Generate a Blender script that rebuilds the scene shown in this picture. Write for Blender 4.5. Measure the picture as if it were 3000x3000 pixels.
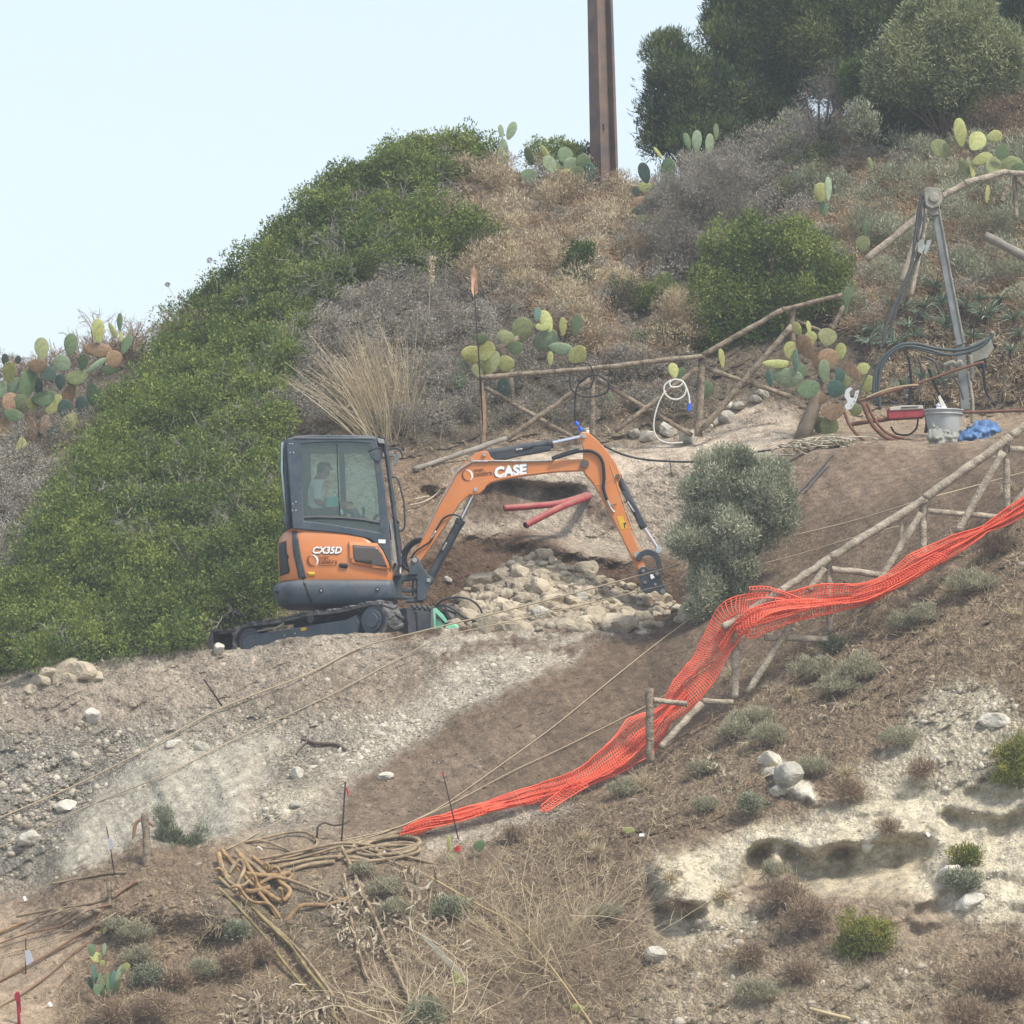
import bpy, bmesh, math, random
import numpy as np
from mathutils import Vector, Matrix
R = math.radians
rng = np.random.default_rng(7)
random.seed(7)
for _o in list(bpy.data.objects): bpy.data.objects.remove(_o)
scene = bpy.context.scene
COL = scene.collection

# ------------------------------------------------------------------ camera
D = 60.0; TH = R(4.0)
cam_d = bpy.data.cameras.new('camera'); cam = bpy.data.objects.new('camera', cam_d); COL.objects.link(cam)
cam.location = (0, -D, 0); cam.rotation_euler = (R(90)+TH, 0, 0)
cam_d.sensor_width = 36; cam_d.angle = 2*math.atan(0.1); cam_d.clip_start = 1; cam_d.clip_end = 2000
scene.camera = cam
scene.render.resolution_x = 1024; scene.render.resolution_y = 1024
# ------------------------------------------------------------------ sky, sun, exposure
SUN_EL, SUN_AZ = 56, 132     # azimuth measured from +Y clockwise
w = bpy.data.worlds.new('World'); scene.world = w; w.use_nodes = True
nt = w.node_tree; bg = nt.nodes['Background']
sky = nt.nodes.new('ShaderNodeTexSky'); sky.sky_type = 'NISHITA'; sky.sun_disc = False
sky.sun_elevation = R(SUN_EL); sky.sun_rotation = R(SUN_AZ)
sky.air_density = 1.0; sky.dust_density = 3.0; sky.ozone_density = 1.0
hs = nt.nodes.new('ShaderNodeMix'); hs.data_type = 'RGBA'; hs.blend_type = 'MULTIPLY'; hs.inputs[0].default_value = 1
hs.inputs[7].default_value = (0.96, 1.0, 1.02, 1)
veil = nt.nodes.new('ShaderNodeMix'); veil.data_type = 'RGBA'; veil.inputs[0].default_value = .55; veil.inputs[7].default_value = (2.86, 2.97, 3.08, 1)   # thin bright overcast veil
nt.links.new(sky.outputs[0], hs.inputs[6]); nt.links.new(hs.outputs[2], veil.inputs[6]); nt.links.new(veil.outputs[2], bg.inputs[0])
bg.inputs[1].default_value = 0.15
sl = bpy.data.lights.new('sun', 'SUN'); sun = bpy.data.objects.new('sun', sl); COL.objects.link(sun)
sl.energy = 2.1; sl.angle = R(9); sl.color = (1.0, 0.95, 0.86)
_sd = Vector((math.sin(R(SUN_AZ))*math.cos(R(SUN_EL)), math.cos(R(SUN_AZ))*math.cos(R(SUN_EL)), math.sin(R(SUN_EL))))
sun.rotation_euler = _sd.to_track_quat('Z', 'Y').to_euler(); sun.location = (20, -30, 40)
vs = scene.view_settings; vs.view_transform = 'Standard'; vs.look = 'None'; vs.exposure = 1.05; vs.gamma = 1.0; vs.use_curve_mapping = False

# ------------------------------------------------------------------ pixel ray -> world
CT, ST = math.cos(TH), math.sin(TH)
def P(u, v, Y=0.0):
    x = (u-1500)/3000*0.2; y = (1500-v)/3000*0.2
    dy = CT - y*ST; dz = ST + y*CT
    t = (Y+D)/dy
    return Vector((x*t, Y, dz*t))
def PA(u, v, Y):
    u = np.asarray(u, float); v = np.asarray(v, float); Y = np.asarray(Y, float)
    x = (u-1500)/3000*0.2; y = (1500-v)/3000*0.2
    dy = CT - y*ST; dz = ST + y*CT
    t = (Y+D)/dy
    return np.stack([x*t, Y+0*t, dz*t], -1)
def UV(Pt):
    Pt = np.asarray(Pt, float)
    X, Y, Z = Pt[..., 0], Pt[..., 1]+D, Pt[..., 2]
    f = Y*CT + Z*ST; up = -Y*ST + Z*CT
    return 1500 + X/f/0.2*3000, 1500 - up/f/0.2*3000
def M(px, Y=0): return px*0.2*(D+Y)/3000        # pixels -> metres at depth Y

# ------------------------------------------------------------------ noise
_T = np.random.default_rng(11).random((256, 256))
def vn(x, y):
    xi = np.floor(x).astype(int); yi = np.floor(y).astype(int); fx = x-xi; fy = y-yi
    fx = fx*fx*(3-2*fx); fy = fy*fy*(3-2*fy)
    a = _T[xi & 255, yi & 255]; b = _T[(xi+1) & 255, yi & 255]; c = _T[xi & 255, (yi+1) & 255]; d = _T[(xi+1) & 255, (yi+1) & 255]
    return (a*(1-fx)+b*fx)*(1-fy)+(c*(1-fx)+d*fx)*fy
def fbm(x, y, o=4, g=0.5):
    s = 0; a = 1; t = 0
    for i in range(o):
        s = s + a*vn(x+i*17.3, y+i*9.1); t += a; a *= g; x = x*2.03; y = y*2.03
    return s/t*2-1          # -1..1

# ------------------------------------------------------------------ materials
MATS = {}
def mat(name, col, rough=0.8, metal=0.0, var=0.0, scale=8.0, bump=0.0, bscale=40.0, col2=None, spec=0.3, coat=0.0, dust=0.0):
    if name in MATS: return MATS[name]
    m = bpy.data.materials.new(name); m.use_nodes = True; t = m.node_tree; b = t.nodes['Principled BSDF']
    b.inputs['Roughness'].default_value = rough; b.inputs['Metallic'].default_value = metal
    b.inputs['Specular IOR Level'].default_value = spec; b.inputs['Coat Weight'].default_value = coat
    tc = t.nodes.new('ShaderNodeTexCoord')
    n = t.nodes.new('ShaderNodeTexNoise'); n.inputs['Scale'].default_value = scale; n.inputs['Detail'].default_value = 6
    t.links.new(tc.outputs['Object'], n.inputs['Vector'])
    r = t.nodes.new('ShaderNodeValToRGB'); t.links.new(n.outputs[0], r.inputs[0])
    c2 = col2 if col2 else tuple(c*(1-var) for c in col)
    r.color_ramp.elements[0].position = 0.35; r.color_ramp.elements[0].color = (*c2, 1)
    r.color_ramp.elements[1].position = 0.65; r.color_ramp.elements[1].color = (*col, 1)
    src = r.outputs[0]
    if dust:
        nd = t.nodes.new('ShaderNodeTexNoise'); nd.inputs['Scale'].default_value = 5.5; nd.inputs['Detail'].default_value = 9; nd.inputs['Roughness'].default_value = .72; t.links.new(tc.outputs['Object'], nd.inputs['Vector'])
        ge = t.nodes.new('ShaderNodeNewGeometry'); sx = t.nodes.new('ShaderNodeSeparateXYZ'); t.links.new(ge.outputs['Normal'], sx.inputs[0])
        a1 = t.nodes.new('ShaderNodeMath'); a1.operation = 'MULTIPLY_ADD'; a1.inputs[1].default_value = .25; t.links.new(sx.outputs[2], a1.inputs[0]); t.links.new(nd.outputs[0], a1.inputs[2])
        rd = t.nodes.new('ShaderNodeMapRange'); rd.inputs[1].default_value = .42; rd.inputs[2].default_value = .75; rd.inputs[4].default_value = dust; t.links.new(a1.outputs[0], rd.inputs[0])
        xd = t.nodes.new('ShaderNodeMix'); xd.data_type = 'RGBA'; t.links.new(rd.outputs[0], xd.inputs[0]); t.links.new(src, xd.inputs[6]); xd.inputs[7].default_value = (.30, .245, .18, 1); src = xd.outputs[2]
    t.links.new(src, b.inputs['Base Color'])
    if bump:
        n2 = t.nodes.new('ShaderNodeTexNoise'); n2.inputs['Scale'].default_value = bscale; n2.inputs['Detail'].default_value = 5
        t.links.new(tc.outputs['Object'], n2.inputs['Vector'])
        bp = t.nodes.new('ShaderNodeBump'); bp.inputs['Strength'].default_value = bump; bp.inputs['Distance'].default_value = 0.02
        t.links.new(n2.outputs[0], bp.inputs['Height']); t.links.new(bp.outputs[0], b.inputs['Normal'])
    MATS[name] = m; return m
def leafmat(name, c0, c1, c2, trans=0.25, rough=0.65):
    if name in MATS: return MATS[name]
    m = bpy.data.materials.new(name); m.use_nodes = True; t = m.node_tree; b = t.nodes['Principled BSDF']
    at = t.nodes.new('ShaderNodeAttribute'); at.attribute_name = 'tint'
    r = t.nodes.new('ShaderNodeValToRGB'); t.links.new(at.outputs['Fac'], r.inputs[0])
    r.color_ramp.elements[0].color = (*c0, 1); r.color_ramp.elements[1].color = (*c2, 1)
    e = r.color_ramp.elements.new(0.5); e.color = (*c1, 1)
    t.links.new(r.outputs[0], b.inputs['Base Color']); b.inputs['Roughness'].default_value = rough
    b.inputs['Specular IOR Level'].default_value = 0.25
    if trans > 0:
        tr = t.nodes.new('ShaderNodeBsdfTranslucent'); t.links.new(r.outputs[0], tr.inputs[0])
        mx = t.nodes.new('ShaderNodeMixShader'); mx.inputs[0].default_value = trans
        t.links.new(b.outputs[0], mx.inputs[1]); t.links.new(tr.outputs[0], mx.inputs[2])
        t.links.new(mx.outputs[0], t.nodes['Material Output'].inputs[0])
    MATS[name] = m; return m

# ------------------------------------------------------------------ object helpers
def tag(o, label=None, cat=None, group=None, kind=None):
    if label: o['label'] = label
    if cat: o['category'] = cat
    if group: o['group'] = group
    if kind: o['kind'] = kind
    return o
def root(name, loc, label, cat, group=None):
    o = bpy.data.objects.new(name, None); COL.objects.link(o); o.location = loc; o.empty_display_size = 0.1
    return tag(o, label, cat, group)
WL = {}
def wloc(o):
    p = Vector((0, 0, 0))
    while o: p = p + o.location; o = o.parent
    return p
def fast(name, V, F, m, parent=None, tint=None, smooth=False, attrs=None, loc=None):
    """V (n,3) world coordinates; F (m,k) int faces"""
    V = np.asarray(V, np.float32).reshape(-1, 3); F = np.asarray(F, np.int32)
    if parent is not None: off = np.array(wloc(parent), np.float32)
    elif loc is not None: off = np.array(loc, np.float32)
    else: off = np.zeros(3, np.float32)
    me = bpy.data.meshes.new(name)
    k = F.shape[1]; me.vertices.add(len(V)); me.vertices.foreach_set('co', (V-off).ravel())
    me.loops.add(F.size); me.loops.foreach_set('vertex_index', F.ravel())
    me.polygons.add(len(F)); me.polygons.foreach_set('loop_start', np.arange(0, F.size, k, dtype=np.int32))
    me.polygons.foreach_set('loop_total', np.full(len(F), k, np.int32))
    if smooth: me.polygons.foreach_set('use_smooth', np.ones(len(F), bool))
    me.update(calc_edges=True); me.validate()
    if tint is not None:
        a = me.attributes.new('tint', 'FLOAT', 'POINT'); a.data.foreach_set('value', np.asarray(tint, np.float32).ravel())
    if attrs:
        for kx, val in attrs.items():
            a = me.attributes.new(kx, 'FLOAT_COLOR', 'POINT'); val = np.asarray(val, np.float32)
            if val.shape[1] == 3: val = np.concatenate([val, np.ones((len(val), 1), np.float32)], 1)
            a.data.foreach_set('color', val.ravel())
    if m: me.materials.append(m)
    o = bpy.data.objects.new(name, me); COL.objects.link(o)
    if parent is not None: o.parent = parent
    elif loc is not None: o.location = loc
    return o

class MB:
    """collects simple solids (world coordinates) into ONE mesh"""
    def __init__(s): s.v = []; s.f = []
    def add(s, vs, fs):
        b = len(s.v); s.v += [tuple(p) for p in vs]; s.f += [tuple(i+b for i in f) for f in fs]; return s
    def box(s, c, d, rot=None):
        c = Vector(c); vs = []
        for x in (-.5, .5):
            for y in (-.5, .5):
                for z in (-.5, .5):
                    p = Vector((x*d[0], y*d[1], z*d[2]))
                    if rot is not None: p = rot @ p
                    vs.append(c+p)
        return s.add(vs, [(0, 1, 3, 2), (4, 6, 7, 5), (0, 4, 5, 1), (2, 3, 7, 6), (0, 2, 6, 4), (1, 5, 7, 3)])
    def tube(s, pts, r, n=8, cap=True):
        pts = [Vector(p) for p in pts]; k = len(pts)
        rs = r if isinstance(r, (list, tuple)) else [r]*k
        up = None; vs = []
        for i, p in enumerate(pts):
            t = (pts[min(i+1, k-1)]-pts[max(i-1, 0)])
            if t.length < 1e-9: t = Vector((0, 0, 1))
            t.normalize()
            if up is None: up = t.orthogonal().normalized()
            up = (up - t*up.dot(t))
            if up.length < 1e-6: up = t.orthogonal()
            up.normalize(); sd = t.cross(up)
            for j in range(n):
                a = 2*math.pi*j/n; vs.append(p+(up*math.cos(a)+sd*math.sin(a))*rs[i])
        fs = []
        for i in range(k-1):
            for j in range(n):
                a = i*n+j; b = i*n+(j+1) % n; fs.append((a, b, b+n, a+n))
        if cap: fs.append(tuple(range(n-1, -1, -1))); fs.append(tuple((k-1)*n+j for j in range(n)))
        return s.add(vs, fs)
    def cyl(s, a, b, r, n=16): return s.tube([a, b], r, n)
    def prism(s, uv, Y0, Y1, taper=None):
        """pixel polygon at depth Y0 extruded straight back to Y1 (world-space extrusion)"""
        A = [P(u, v, Y0) for u, v in uv]; n = len(A)
        B = [Vector((p.x, Y1, p.z)) for p in A]
        fs = [tuple(range(n)), tuple(range(2*n-1, n-1, -1))]
        for i in range(n): j = (i+1) % n; fs.append((j, i, i+n, j+n))
        return s.add(A+B, fs)
    def ring(s, outer, inner, Y0, Y1, Yr=None):
        n = len(outer); O = [P(u, v, Y0) for u, v in outer]; I = [P(u, v, Y0) for u, v in inner]
        O2 = [Vector((p.x, Y1, p.z)) for p in O]; I2 = [Vector((p.x, Y1, p.z)) for p in I]
        fs = []
        for i in range(n):
            j = (i+1) % n
            fs += [(i, j, n+j, n+i), (2*n+j, 2*n+i, 3*n+i, 3*n+j), (j, i, 2*n+i, 2*n+j), (n+i, n+j, 3*n+j, 3*n+i)]
        return s.add(O+I+O2+I2, fs)
    def done(s, name, m, parent=None, smooth=False, bevel=0, solid=0, seg=2, loc=None, fixn=True):
        me = bpy.data.meshes.new(name)
        off = wloc(parent) if parent is not None else (Vector(loc) if loc is not None else Vector((0, 0, 0)))
        me.from_pydata([Vector(p)-off for p in s.v], [], s.f); me.update()
        if fixn:
            bm = bmesh.new(); bm.from_mesh(me); bmesh.ops.recalc_face_normals(bm, faces=bm.faces); bm.to_mesh(me); bm.free()
        if smooth:
            for p in me.polygons: p.use_smooth = True
        me.materials.append(m)
        o = bpy.data.objects.new(name, me); COL.objects.link(o)
        if parent is not None: o.parent = parent
        elif loc is not None: o.location = loc
        if solid:
            md = o.modifiers.new('solid', 'SOLIDIFY'); md.thickness = solid; md.offset = 0
        if bevel:
            md = o.modifiers.new('bevel', 'BEVEL'); md.width = bevel; md.segments = seg; md.limit_method = 'ANGLE'; md.angle_limit = R(35)
        return o
def smoothpath(pts, n=6):
    pts = [Vector(p) for p in pts]; out = []
    for i in range(len(pts)-1):
        p0 = pts[max(i-1, 0)]; p1 = pts[i]; p2 = pts[i+1]; p3 = pts[min(i+2, len(pts)-1)]
        for k in range(n):
            t = k/n
            out.append(0.5*((2*p1)+(p2-p0)*t+(2*p0-5*p1+4*p2-p3)*t*t+(3*p1-p0-3*p2+p3)*t**3))
    out.append(pts[-1]); return out
def uvpath(l, Y, n=6):
    """list of (u,v) or (u,v,Y) -> smooth 3d path"""
    return smoothpath([P(q[0], q[1], q[2] if len(q) > 2 else Y) for q in l], n)
# ================================================================== TERRAIN
def lin(pts, u):
    pts = sorted(pts); return np.interp(u, [p[0] for p in pts], [p[1] for p in pts])
ROWS = [  # (v keys, Y keys, samples to next row)
 ([(-400, 9000), (3400, 9000)], [(-400, -32), (3400, -32)], 12),
 ([(-400, 3500), (3400, 3500)], [(-400, -11.5), (3400, -12)], 60),
 ([(-400, 3050), (3400, 3050)], [(-400, -9.5), (700, -9.3), (1600, -9.6), (3400, -10.3)], 110),
 ([(-400, 2860), (0, 2830), (420, 2650), (700, 2620), (1100, 2640), (1500, 2600), (1900, 2450), (2300, 2330), (2700, 2150), (3000, 2000), (3400, 1900)],
  [(-400, -8.0), (0, -7.9), (420, -7.7), (1200, -8.0), (1700, -7.9), (2300, -7.6), (3400, -7.5)], 110),
 ([(-400, 2760), (0, 2640), (120, 2600), (330, 2500), (420, 2445), (560, 2470), (700, 2440), (900, 2430), (1200, 2425), (1500, 2350), (1700, 2290), (1900, 2215), (2150, 2035), (2430, 1850), (2710, 1650), (2950, 1500), (3400, 1250)],
  [(-400, -6.9), (420, -6.6), (900, -6.6), (1500, -6.3), (2100, -5.6), (2700, -5.2), (3400, -5.0)], 40),
 ([(-400, 2860), (0, 2720), (330, 2560), (420, 2520), (560, 2500), (700, 2440), (900, 2400), (1200, 2390), (1500, 2310), (1700, 2250), (1900, 2175), (2150, 1990), (2430, 1815), (2710, 1620), (2950, 1470), (3400, 1220)],
  [(-400, -4.6), (330, -4.6), (560, -4.9), (900, -5.8), (1500, -5.6), (2100, -5.0), (3400, -4.4)], 70),
 ([(-400, 2420), (0, 2400), (300, 2350), (600, 2260), (900, 2200), (1200, 2150), (1500, 2060), (1900, 1960), (2200, 1740), (2500, 1540), (2800, 1430), (3400, 1180)],
  [(-400, -3.3), (300, -3.4), (900, -3.9), (1500, -3.9), (2000, -3.4), (2400, -2.6), (2800, -2.8), (3400, -2.8)], 110),
 ([(-400, 2090), (0, 2010), (120, 1965), (200, 1930), (270, 1945), (600, 1912), (730, 1902), (900, 1872), (1180, 1862), (1300, 1848), (1500, 1845), (1800, 1818), (1950, 1790), (2080, 1700), (2180, 1560), (2270, 1420), (2380, 1345), (2500, 1318), (2700, 1313), (2900, 1292), (3000, 1270), (3400, 1150)],
  [(-400, -2.0), (600, -2.0), (1200, -2.0), (1800, -1.9), (2080, -1.4), (2300, -.6), (2600, -.3), (3400, -.3)], 16),
 ([(-400, 2120), (0, 2050), (270, 1990), (600, 1962), (730, 1945), (900, 1925), (1180, 1895), (1500, 1880), (1800, 1850), (1950, 1815), (2080, 1690), (2180, 1545), (2270, 1400), (2380, 1325), (2500, 1316), (2700, 1312), (2900, 1295), (3400, 1150)],
  [(-400, -1.2), (600, -1.3), (1200, -1.4), (1800, -1.2), (2080, -.6), (2300, .2), (2600, .4), (3400, .4)], 16),
 ([(-400, 2130), (0, 2060), (270, 2000), (600, 1975), (900, 1940), (1180, 1905), (1500, 1890), (1800, 1860), (1980, 1790), (2080, 1640), (2180, 1500), (2270, 1370), (2380, 1316), (2500, 1306), (2700, 1300), (2900, 1287), (3400, 1150)],
  [(-400, 1.6), (600, 1.8), (1100, 1.6), (1400, 2.2), (1800, 2.2), (2080, 1.6), (2300, 1.6), (2600, 1.7), (3400, 1.7)], 60),
 ([(-400, 1990), (0, 1930), (600, 1800), (1000, 1720), (1180, 1680), (1300, 1575), (1400, 1560), (1600, 1592), (1850, 1640), (2000, 1660), (2100, 1560), (2200, 1420), (2300, 1345), (2400, 1300), (2700, 1288), (3000, 1270), (3400, 1140)],
  [(-400, 2.4), (600, 2.8), (1180, 2.9), (1400, 3.2), (1900, 3.0), (2100, 2.6), (2300, 2.8), (3400, 2.9)], 30),
 ([(-400, 1900), (0, 1840), (600, 1680), (1000, 1580), (1180, 1540), (1300, 1500), (1400, 1540), (1600, 1560), (1850, 1590), (2000, 1590), (2100, 1500), (2200, 1390), (2300, 1330), (2400, 1290), (2700, 1280), (3000, 1265), (3400, 1135)],
  [(-400, 3.0), (600, 3.5), (1180, 3.5), (1400, 4.0), (1900, 4.0), (2100, 3.6), (2300, 3.7), (3400, 3.7)], 50),
 ([(-400, 1780), (0, 1700), (600, 1500), (1000, 1440), (1180, 1400), (1300, 1370), (1450, 1370), (1600, 1385), (1850, 1380), (2000, 1345), (2150, 1325), (2300, 1290), (2400, 1270), (2700, 1262), (3000, 1250), (3400, 1120)],
  [(-400, 4.0), (600, 4.4), (1180, 4.2), (1500, 4.6), (2000, 4.7), (3400, 4.5)], 30),
 ([(-400, 1600), (0, 1520), (600, 1340), (1000, 1330), (1180, 1340), (1400, 1300), (1700, 1285), (2000, 1270), (2250, 1200), (2350, 1215), (2500, 1225), (2700, 1230), (3000, 1215), (3400, 1090)],
  [(-400, 5.2), (600, 5.6), (1180, 5.2), (1500, 5.6), (2000, 5.9), (3400, 5.6)], 100),
 ([(-400, 1380), (0, 1330), (600, 1140), (1000, 1000), (1300, 960), (1500, 950), (1800, 900), (2100, 840), (2400, 800), (2700, 760), (3000, 700), (3400, 560)],
  [(-400, 7.2), (600, 7.2), (1000, 7.2), (1500, 7.6), (2100, 8.2), (3400, 7.6)], 100),
 ([(-400, 1180), (0, 1130), (300, 1080), (560, 1000), (700, 850), (850, 700), (1000, 595), (1200, 500), (1400, 490), (1600, 520), (1800, 540), (1950, 560), (2050, 500), (2200, 420), (2500, 330), (3000, 120), (3400, 0)],
  [(-400, 9.5), (300, 9.8), (700, 9.6), (1000, 10), (1500, 10.5), (2100, 11.5), (3400, 11.5)], 12),
 ([(-400, 1230), (300, 1130), (560, 1060), (700, 910), (850, 760), (1000, 650), (1200, 560), (1500, 540), (1950, 600), (2100, 500), (2500, 340), (3000, 100), (3400, -50)],
  [(-400, 12.0), (1500, 13), (3400, 15.0)], 10),
 ([(-400, 1700), (1500, 1600), (3400, 1500)], [(-400, 40.0), (3400, 45)], 2),
]
us = np.arange(-400, 3401, 4.0)
K = np.array([lin(r[0], us) for r in ROWS]); KY = np.array([lin(r[1], us) for r in ROWS])
def gsm(a, s=9):
    k = np.exp(-np.linspace(-2.2, 2.2, 2*s+1)**2); k /= k.sum()
    return np.array([np.convolve(np.pad(r, s, mode='edge'), k, 'valid') for r in a])
K = gsm(K, 7); KY = gsm(KY, 12)
vv = []; yy = []; nR = len(ROWS)
for i in range(nR-1):
    n = int(ROWS[i][2]*1.25); p0, p1, p2, p3 = (max(i-1, 0), i, i+1, min(i+2, nR-1))
    for k in range(n):
        t = k/n
        if i in (0, nR-2) or i == nR-3:
            vv.append(K[p1]*(1-t)+K[p2]*t); yy.append(KY[p1]*(1-t)+KY[p2]*t); continue
        # cardinal spline with low tension
        if i == 1: p0 = p1
        def sp(A):
            m1 = (A[p2]-A[p0])*0.28; m2 = (A[p3]-A[p1])*0.28
            return (2*t**3-3*t*t+1)*A[p1]+(t**3-2*t*t+t)*m1+(-2*t**3+3*t*t)*A[p2]+(t**3-t*t)*m2
        vv.append(sp(K)); yy.append(sp(KY))
vv.append(K[-1]); yy.append(KY[-1])
GV = np.array(vv); GYD = np.array(yy); GU = np.broadcast_to(us, GV.shape).copy()
rowstart = np.cumsum([0]+[int(r[2]*1.25) for r in ROWS])      # index of each key row

# ---- rasters over u,v (4 px cells) that describe what the ground is made of
RS = 4.0; RU0, RV0 = -400, -400; RW, RH = 951, 1001
ru = RU0+RS*np.arange(RW); rv = RV0+RS*np.arange(RH); RUg, RVg = np.meshgrid(ru, rv)
_wu = RUg+42*fbm(RUg/120, RVg/120, 4)+26*fbm(RUg/22, RVg/22+3, 4); _wv = RVg+42*fbm(RUg/120+50, RVg/120+9, 4)+26*fbm(RUg/22+9, RVg/22, 4)
def inpoly(poly, X=None, Yv=None):
    X = _wu if X is None else X; Yv = _wv if Yv is None else Yv
    m = np.zeros(X.shape, bool); n = len(poly)
    for i in range(n):
        x0, y0 = poly[i]; x1, y1 = poly[(i+1) % n]
        if y0 == y1: continue
        c = ((y0 > Yv) != (y1 > Yv)) & (X < (x1-x0)*(Yv-y0)/(y1-y0)+x0); m ^= c
    return m
def blur(a, r):
    for ax in (0, 1):
        for _ in range(2):
            c = np.cumsum(np.pad(a, [(r+1, r) if i == ax else (0, 0) for i in (0, 1)], mode='edge'), axis=ax)
            a = (np.take(c, np.arange(2*r+1, c.shape[ax]), ax)-np.take(c, np.arange(0, c.shape[ax]-2*r-1), ax))/(2*r+1)
    return a
def mask(poly, r=6, warp=True): return blur((inpoly(poly) if warp else inpoly(poly, RUg, RVg)).astype(float), r)
def samp(Rst, u, v):
    x = np.clip((np.asarray(u)-RU0)/RS, 0, RW-1.001); y = np.clip((np.asarray(v)-RV0)/RS, 0, RH-1.001)
    i = x.astype(int); j = y.astype(int); fx = x-i; fy = y-j
    if Rst.ndim == 3: fx = fx[..., None]; fy = fy[..., None]
    return (Rst[j, i]*(1-fx)+Rst[j, i+1]*fx)*(1-fy)+(Rst[j+1, i]*(1-fx)+Rst[j+1, i+1]*fx)*fy
C_TAN = (0.25, 0.195, 0.135); C_BROWN = (0.135, 0.097, 0.066); C_DARK = (0.105, 0.068, 0.045); C_MARL = (0.46, 0.41, 0.30)
C_GREY = (0.285, 0.245, 0.19); C_PATH = (0.42, 0.35, 0.27); C_HILL = (0.13, 0.105, 0.075)
ALB = np.ones((RH, RW, 3))*np.array(C_TAN); STN = np.zeros((RH, RW)); ROU = np.ones((RH, RW))*0.8
_edge = 2.2*fbm(RUg/13, RVg/11, 3)
def paint(poly, col, r=8, a=1.0, stone=None, rough=None):
    global ALB, STN, ROU
    m = mask(poly, max(2, int(r*.6)))*a; m = np.clip(m+1.2*m*(1-m)*(_edge), 0, 1); ALB = ALB*(1-m[..., None])+np.array(col)*m[..., None]
    if stone is not None: STN = STN*(1-m)+stone*m
    if rough is not None: ROU = ROU*(1-m)+rough*m
# hill behind
paint([(-400, -400), (3400, -400), (3400, 1240), (2300, 1180), (1900, 1260), (1300, 1300), (1100, 1700), (1000, 2100), (-400, 2300)], C_HILL, 8, 1, 0.02, 1)
# spoil slope below the bench
paint([(-400, 2060), (200, 1925), (600, 1905), (1180, 1855), (1800, 1815), (1950, 1790), (2000, 1900), (1600, 2250), (1250, 2420), (700, 2440), (420, 2480), (0, 2680), (-400, 2800)], C_GREY, 5, 1, 0.45, .8)
paint([(-60, 2020), (500, 1960), (1100, 1900), (1000, 1960), (640, 2020), (300, 2140), (0, 2150)], (0.29, 0.24, 0.185), 16, 1, 0.35)
paint([(620, 2060), (1000, 1960), (1350, 1900), (1560, 1880), (1500, 1930), (1300, 2040), (1000, 2150), (700, 2170)], (0.21, 0.165, 0.12), 20, .8, 0.5)
paint([(-400, 2130), (120, 2140), (420, 2120), (560, 2180), (300, 2300), (220, 2440), (120, 2560), (-400, 2700)], (0.29, 0.265, 0.22), 10, 1, 1.0, 1.3)
paint([(420, 2170), (700, 2090), (1000, 2110), (1200, 2080), (1160, 2160), (980, 2260), (760, 2330), (640, 2270), (460, 2230)], (0.31, 0.275, 0.215), 12, 1, 1., 1.1)
paint([(1330, 1930), (1500, 1860), (1800, 1825), (1640, 1930), (1500, 2010), (1300, 2110), (1180, 2190), (1000, 2300), (950, 2280), (1130, 2120), (1240, 2030)], (0.36, 0.32, 0.25), 7, 1, 0.8)
# brown soil slope
paint([(1900, 1790), (2080, 1680), (2200, 1480), (2300, 1360), (2500, 1322), (3000, 1275), (3400, 1160), (3400, 1330), (2700, 1690), (2160, 2080), (1860, 2240), (1500, 2380), (1180, 2440), (960, 2440), (1000, 2330), (1160, 2230), (1330, 2110), (1480, 2040), (1650, 1930), (1800, 1850)], C_BROWN, 5, 1, 0.06, 0.55)
paint([(1000, 2330), (1300, 2200), (1500, 2100), (1700, 2050), (1500, 2250), (1200, 2420), (960, 2440)], (0.16, 0.12, 0.085), 14, .8, .3)
paint([(2180, 1500), (2300, 1350), (2500, 1325), (2950, 1290), (2700, 1400), (2400, 1500)], (0.175, 0.128, 0.09), 12, .9, .05)
# marl face left
paint([(255, 2345), (450, 2200), (640, 2185), (840, 2150), (780, 2260), (720, 2330), (700, 2390), (640, 2450), (440, 2560), (330, 2570), (180, 2560), (225, 2420)], (0.345, 0.315, 0.25), 7, .9, 0.08, .4)
paint([(760, 2330), (830, 2290), (980, 2280), (900, 2360), (760, 2380)], C_MARL, 5, .9, .4)
# excavation behind the machine
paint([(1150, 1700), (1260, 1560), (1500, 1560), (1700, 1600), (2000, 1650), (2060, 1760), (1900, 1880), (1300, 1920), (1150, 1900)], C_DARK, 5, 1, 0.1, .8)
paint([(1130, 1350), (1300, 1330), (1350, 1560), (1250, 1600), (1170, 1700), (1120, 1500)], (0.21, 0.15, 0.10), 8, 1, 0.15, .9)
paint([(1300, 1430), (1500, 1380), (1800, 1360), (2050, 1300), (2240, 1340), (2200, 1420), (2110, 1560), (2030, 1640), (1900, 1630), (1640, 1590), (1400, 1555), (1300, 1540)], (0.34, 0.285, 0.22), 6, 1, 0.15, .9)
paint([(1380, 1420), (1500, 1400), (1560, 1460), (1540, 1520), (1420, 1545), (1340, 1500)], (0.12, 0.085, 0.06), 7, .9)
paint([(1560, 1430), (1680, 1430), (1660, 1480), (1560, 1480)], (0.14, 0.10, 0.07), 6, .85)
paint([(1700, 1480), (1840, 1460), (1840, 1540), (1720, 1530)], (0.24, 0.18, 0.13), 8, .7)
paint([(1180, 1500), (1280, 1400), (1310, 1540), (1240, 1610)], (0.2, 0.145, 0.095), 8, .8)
paint([(1200, 1880), (1300, 1850), (1600, 1848), (1900, 1822), (1900, 1850), (1600, 1880), (1200, 1905)], (0.36, 0.32, 0.25), 4, .9, .8)
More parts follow.
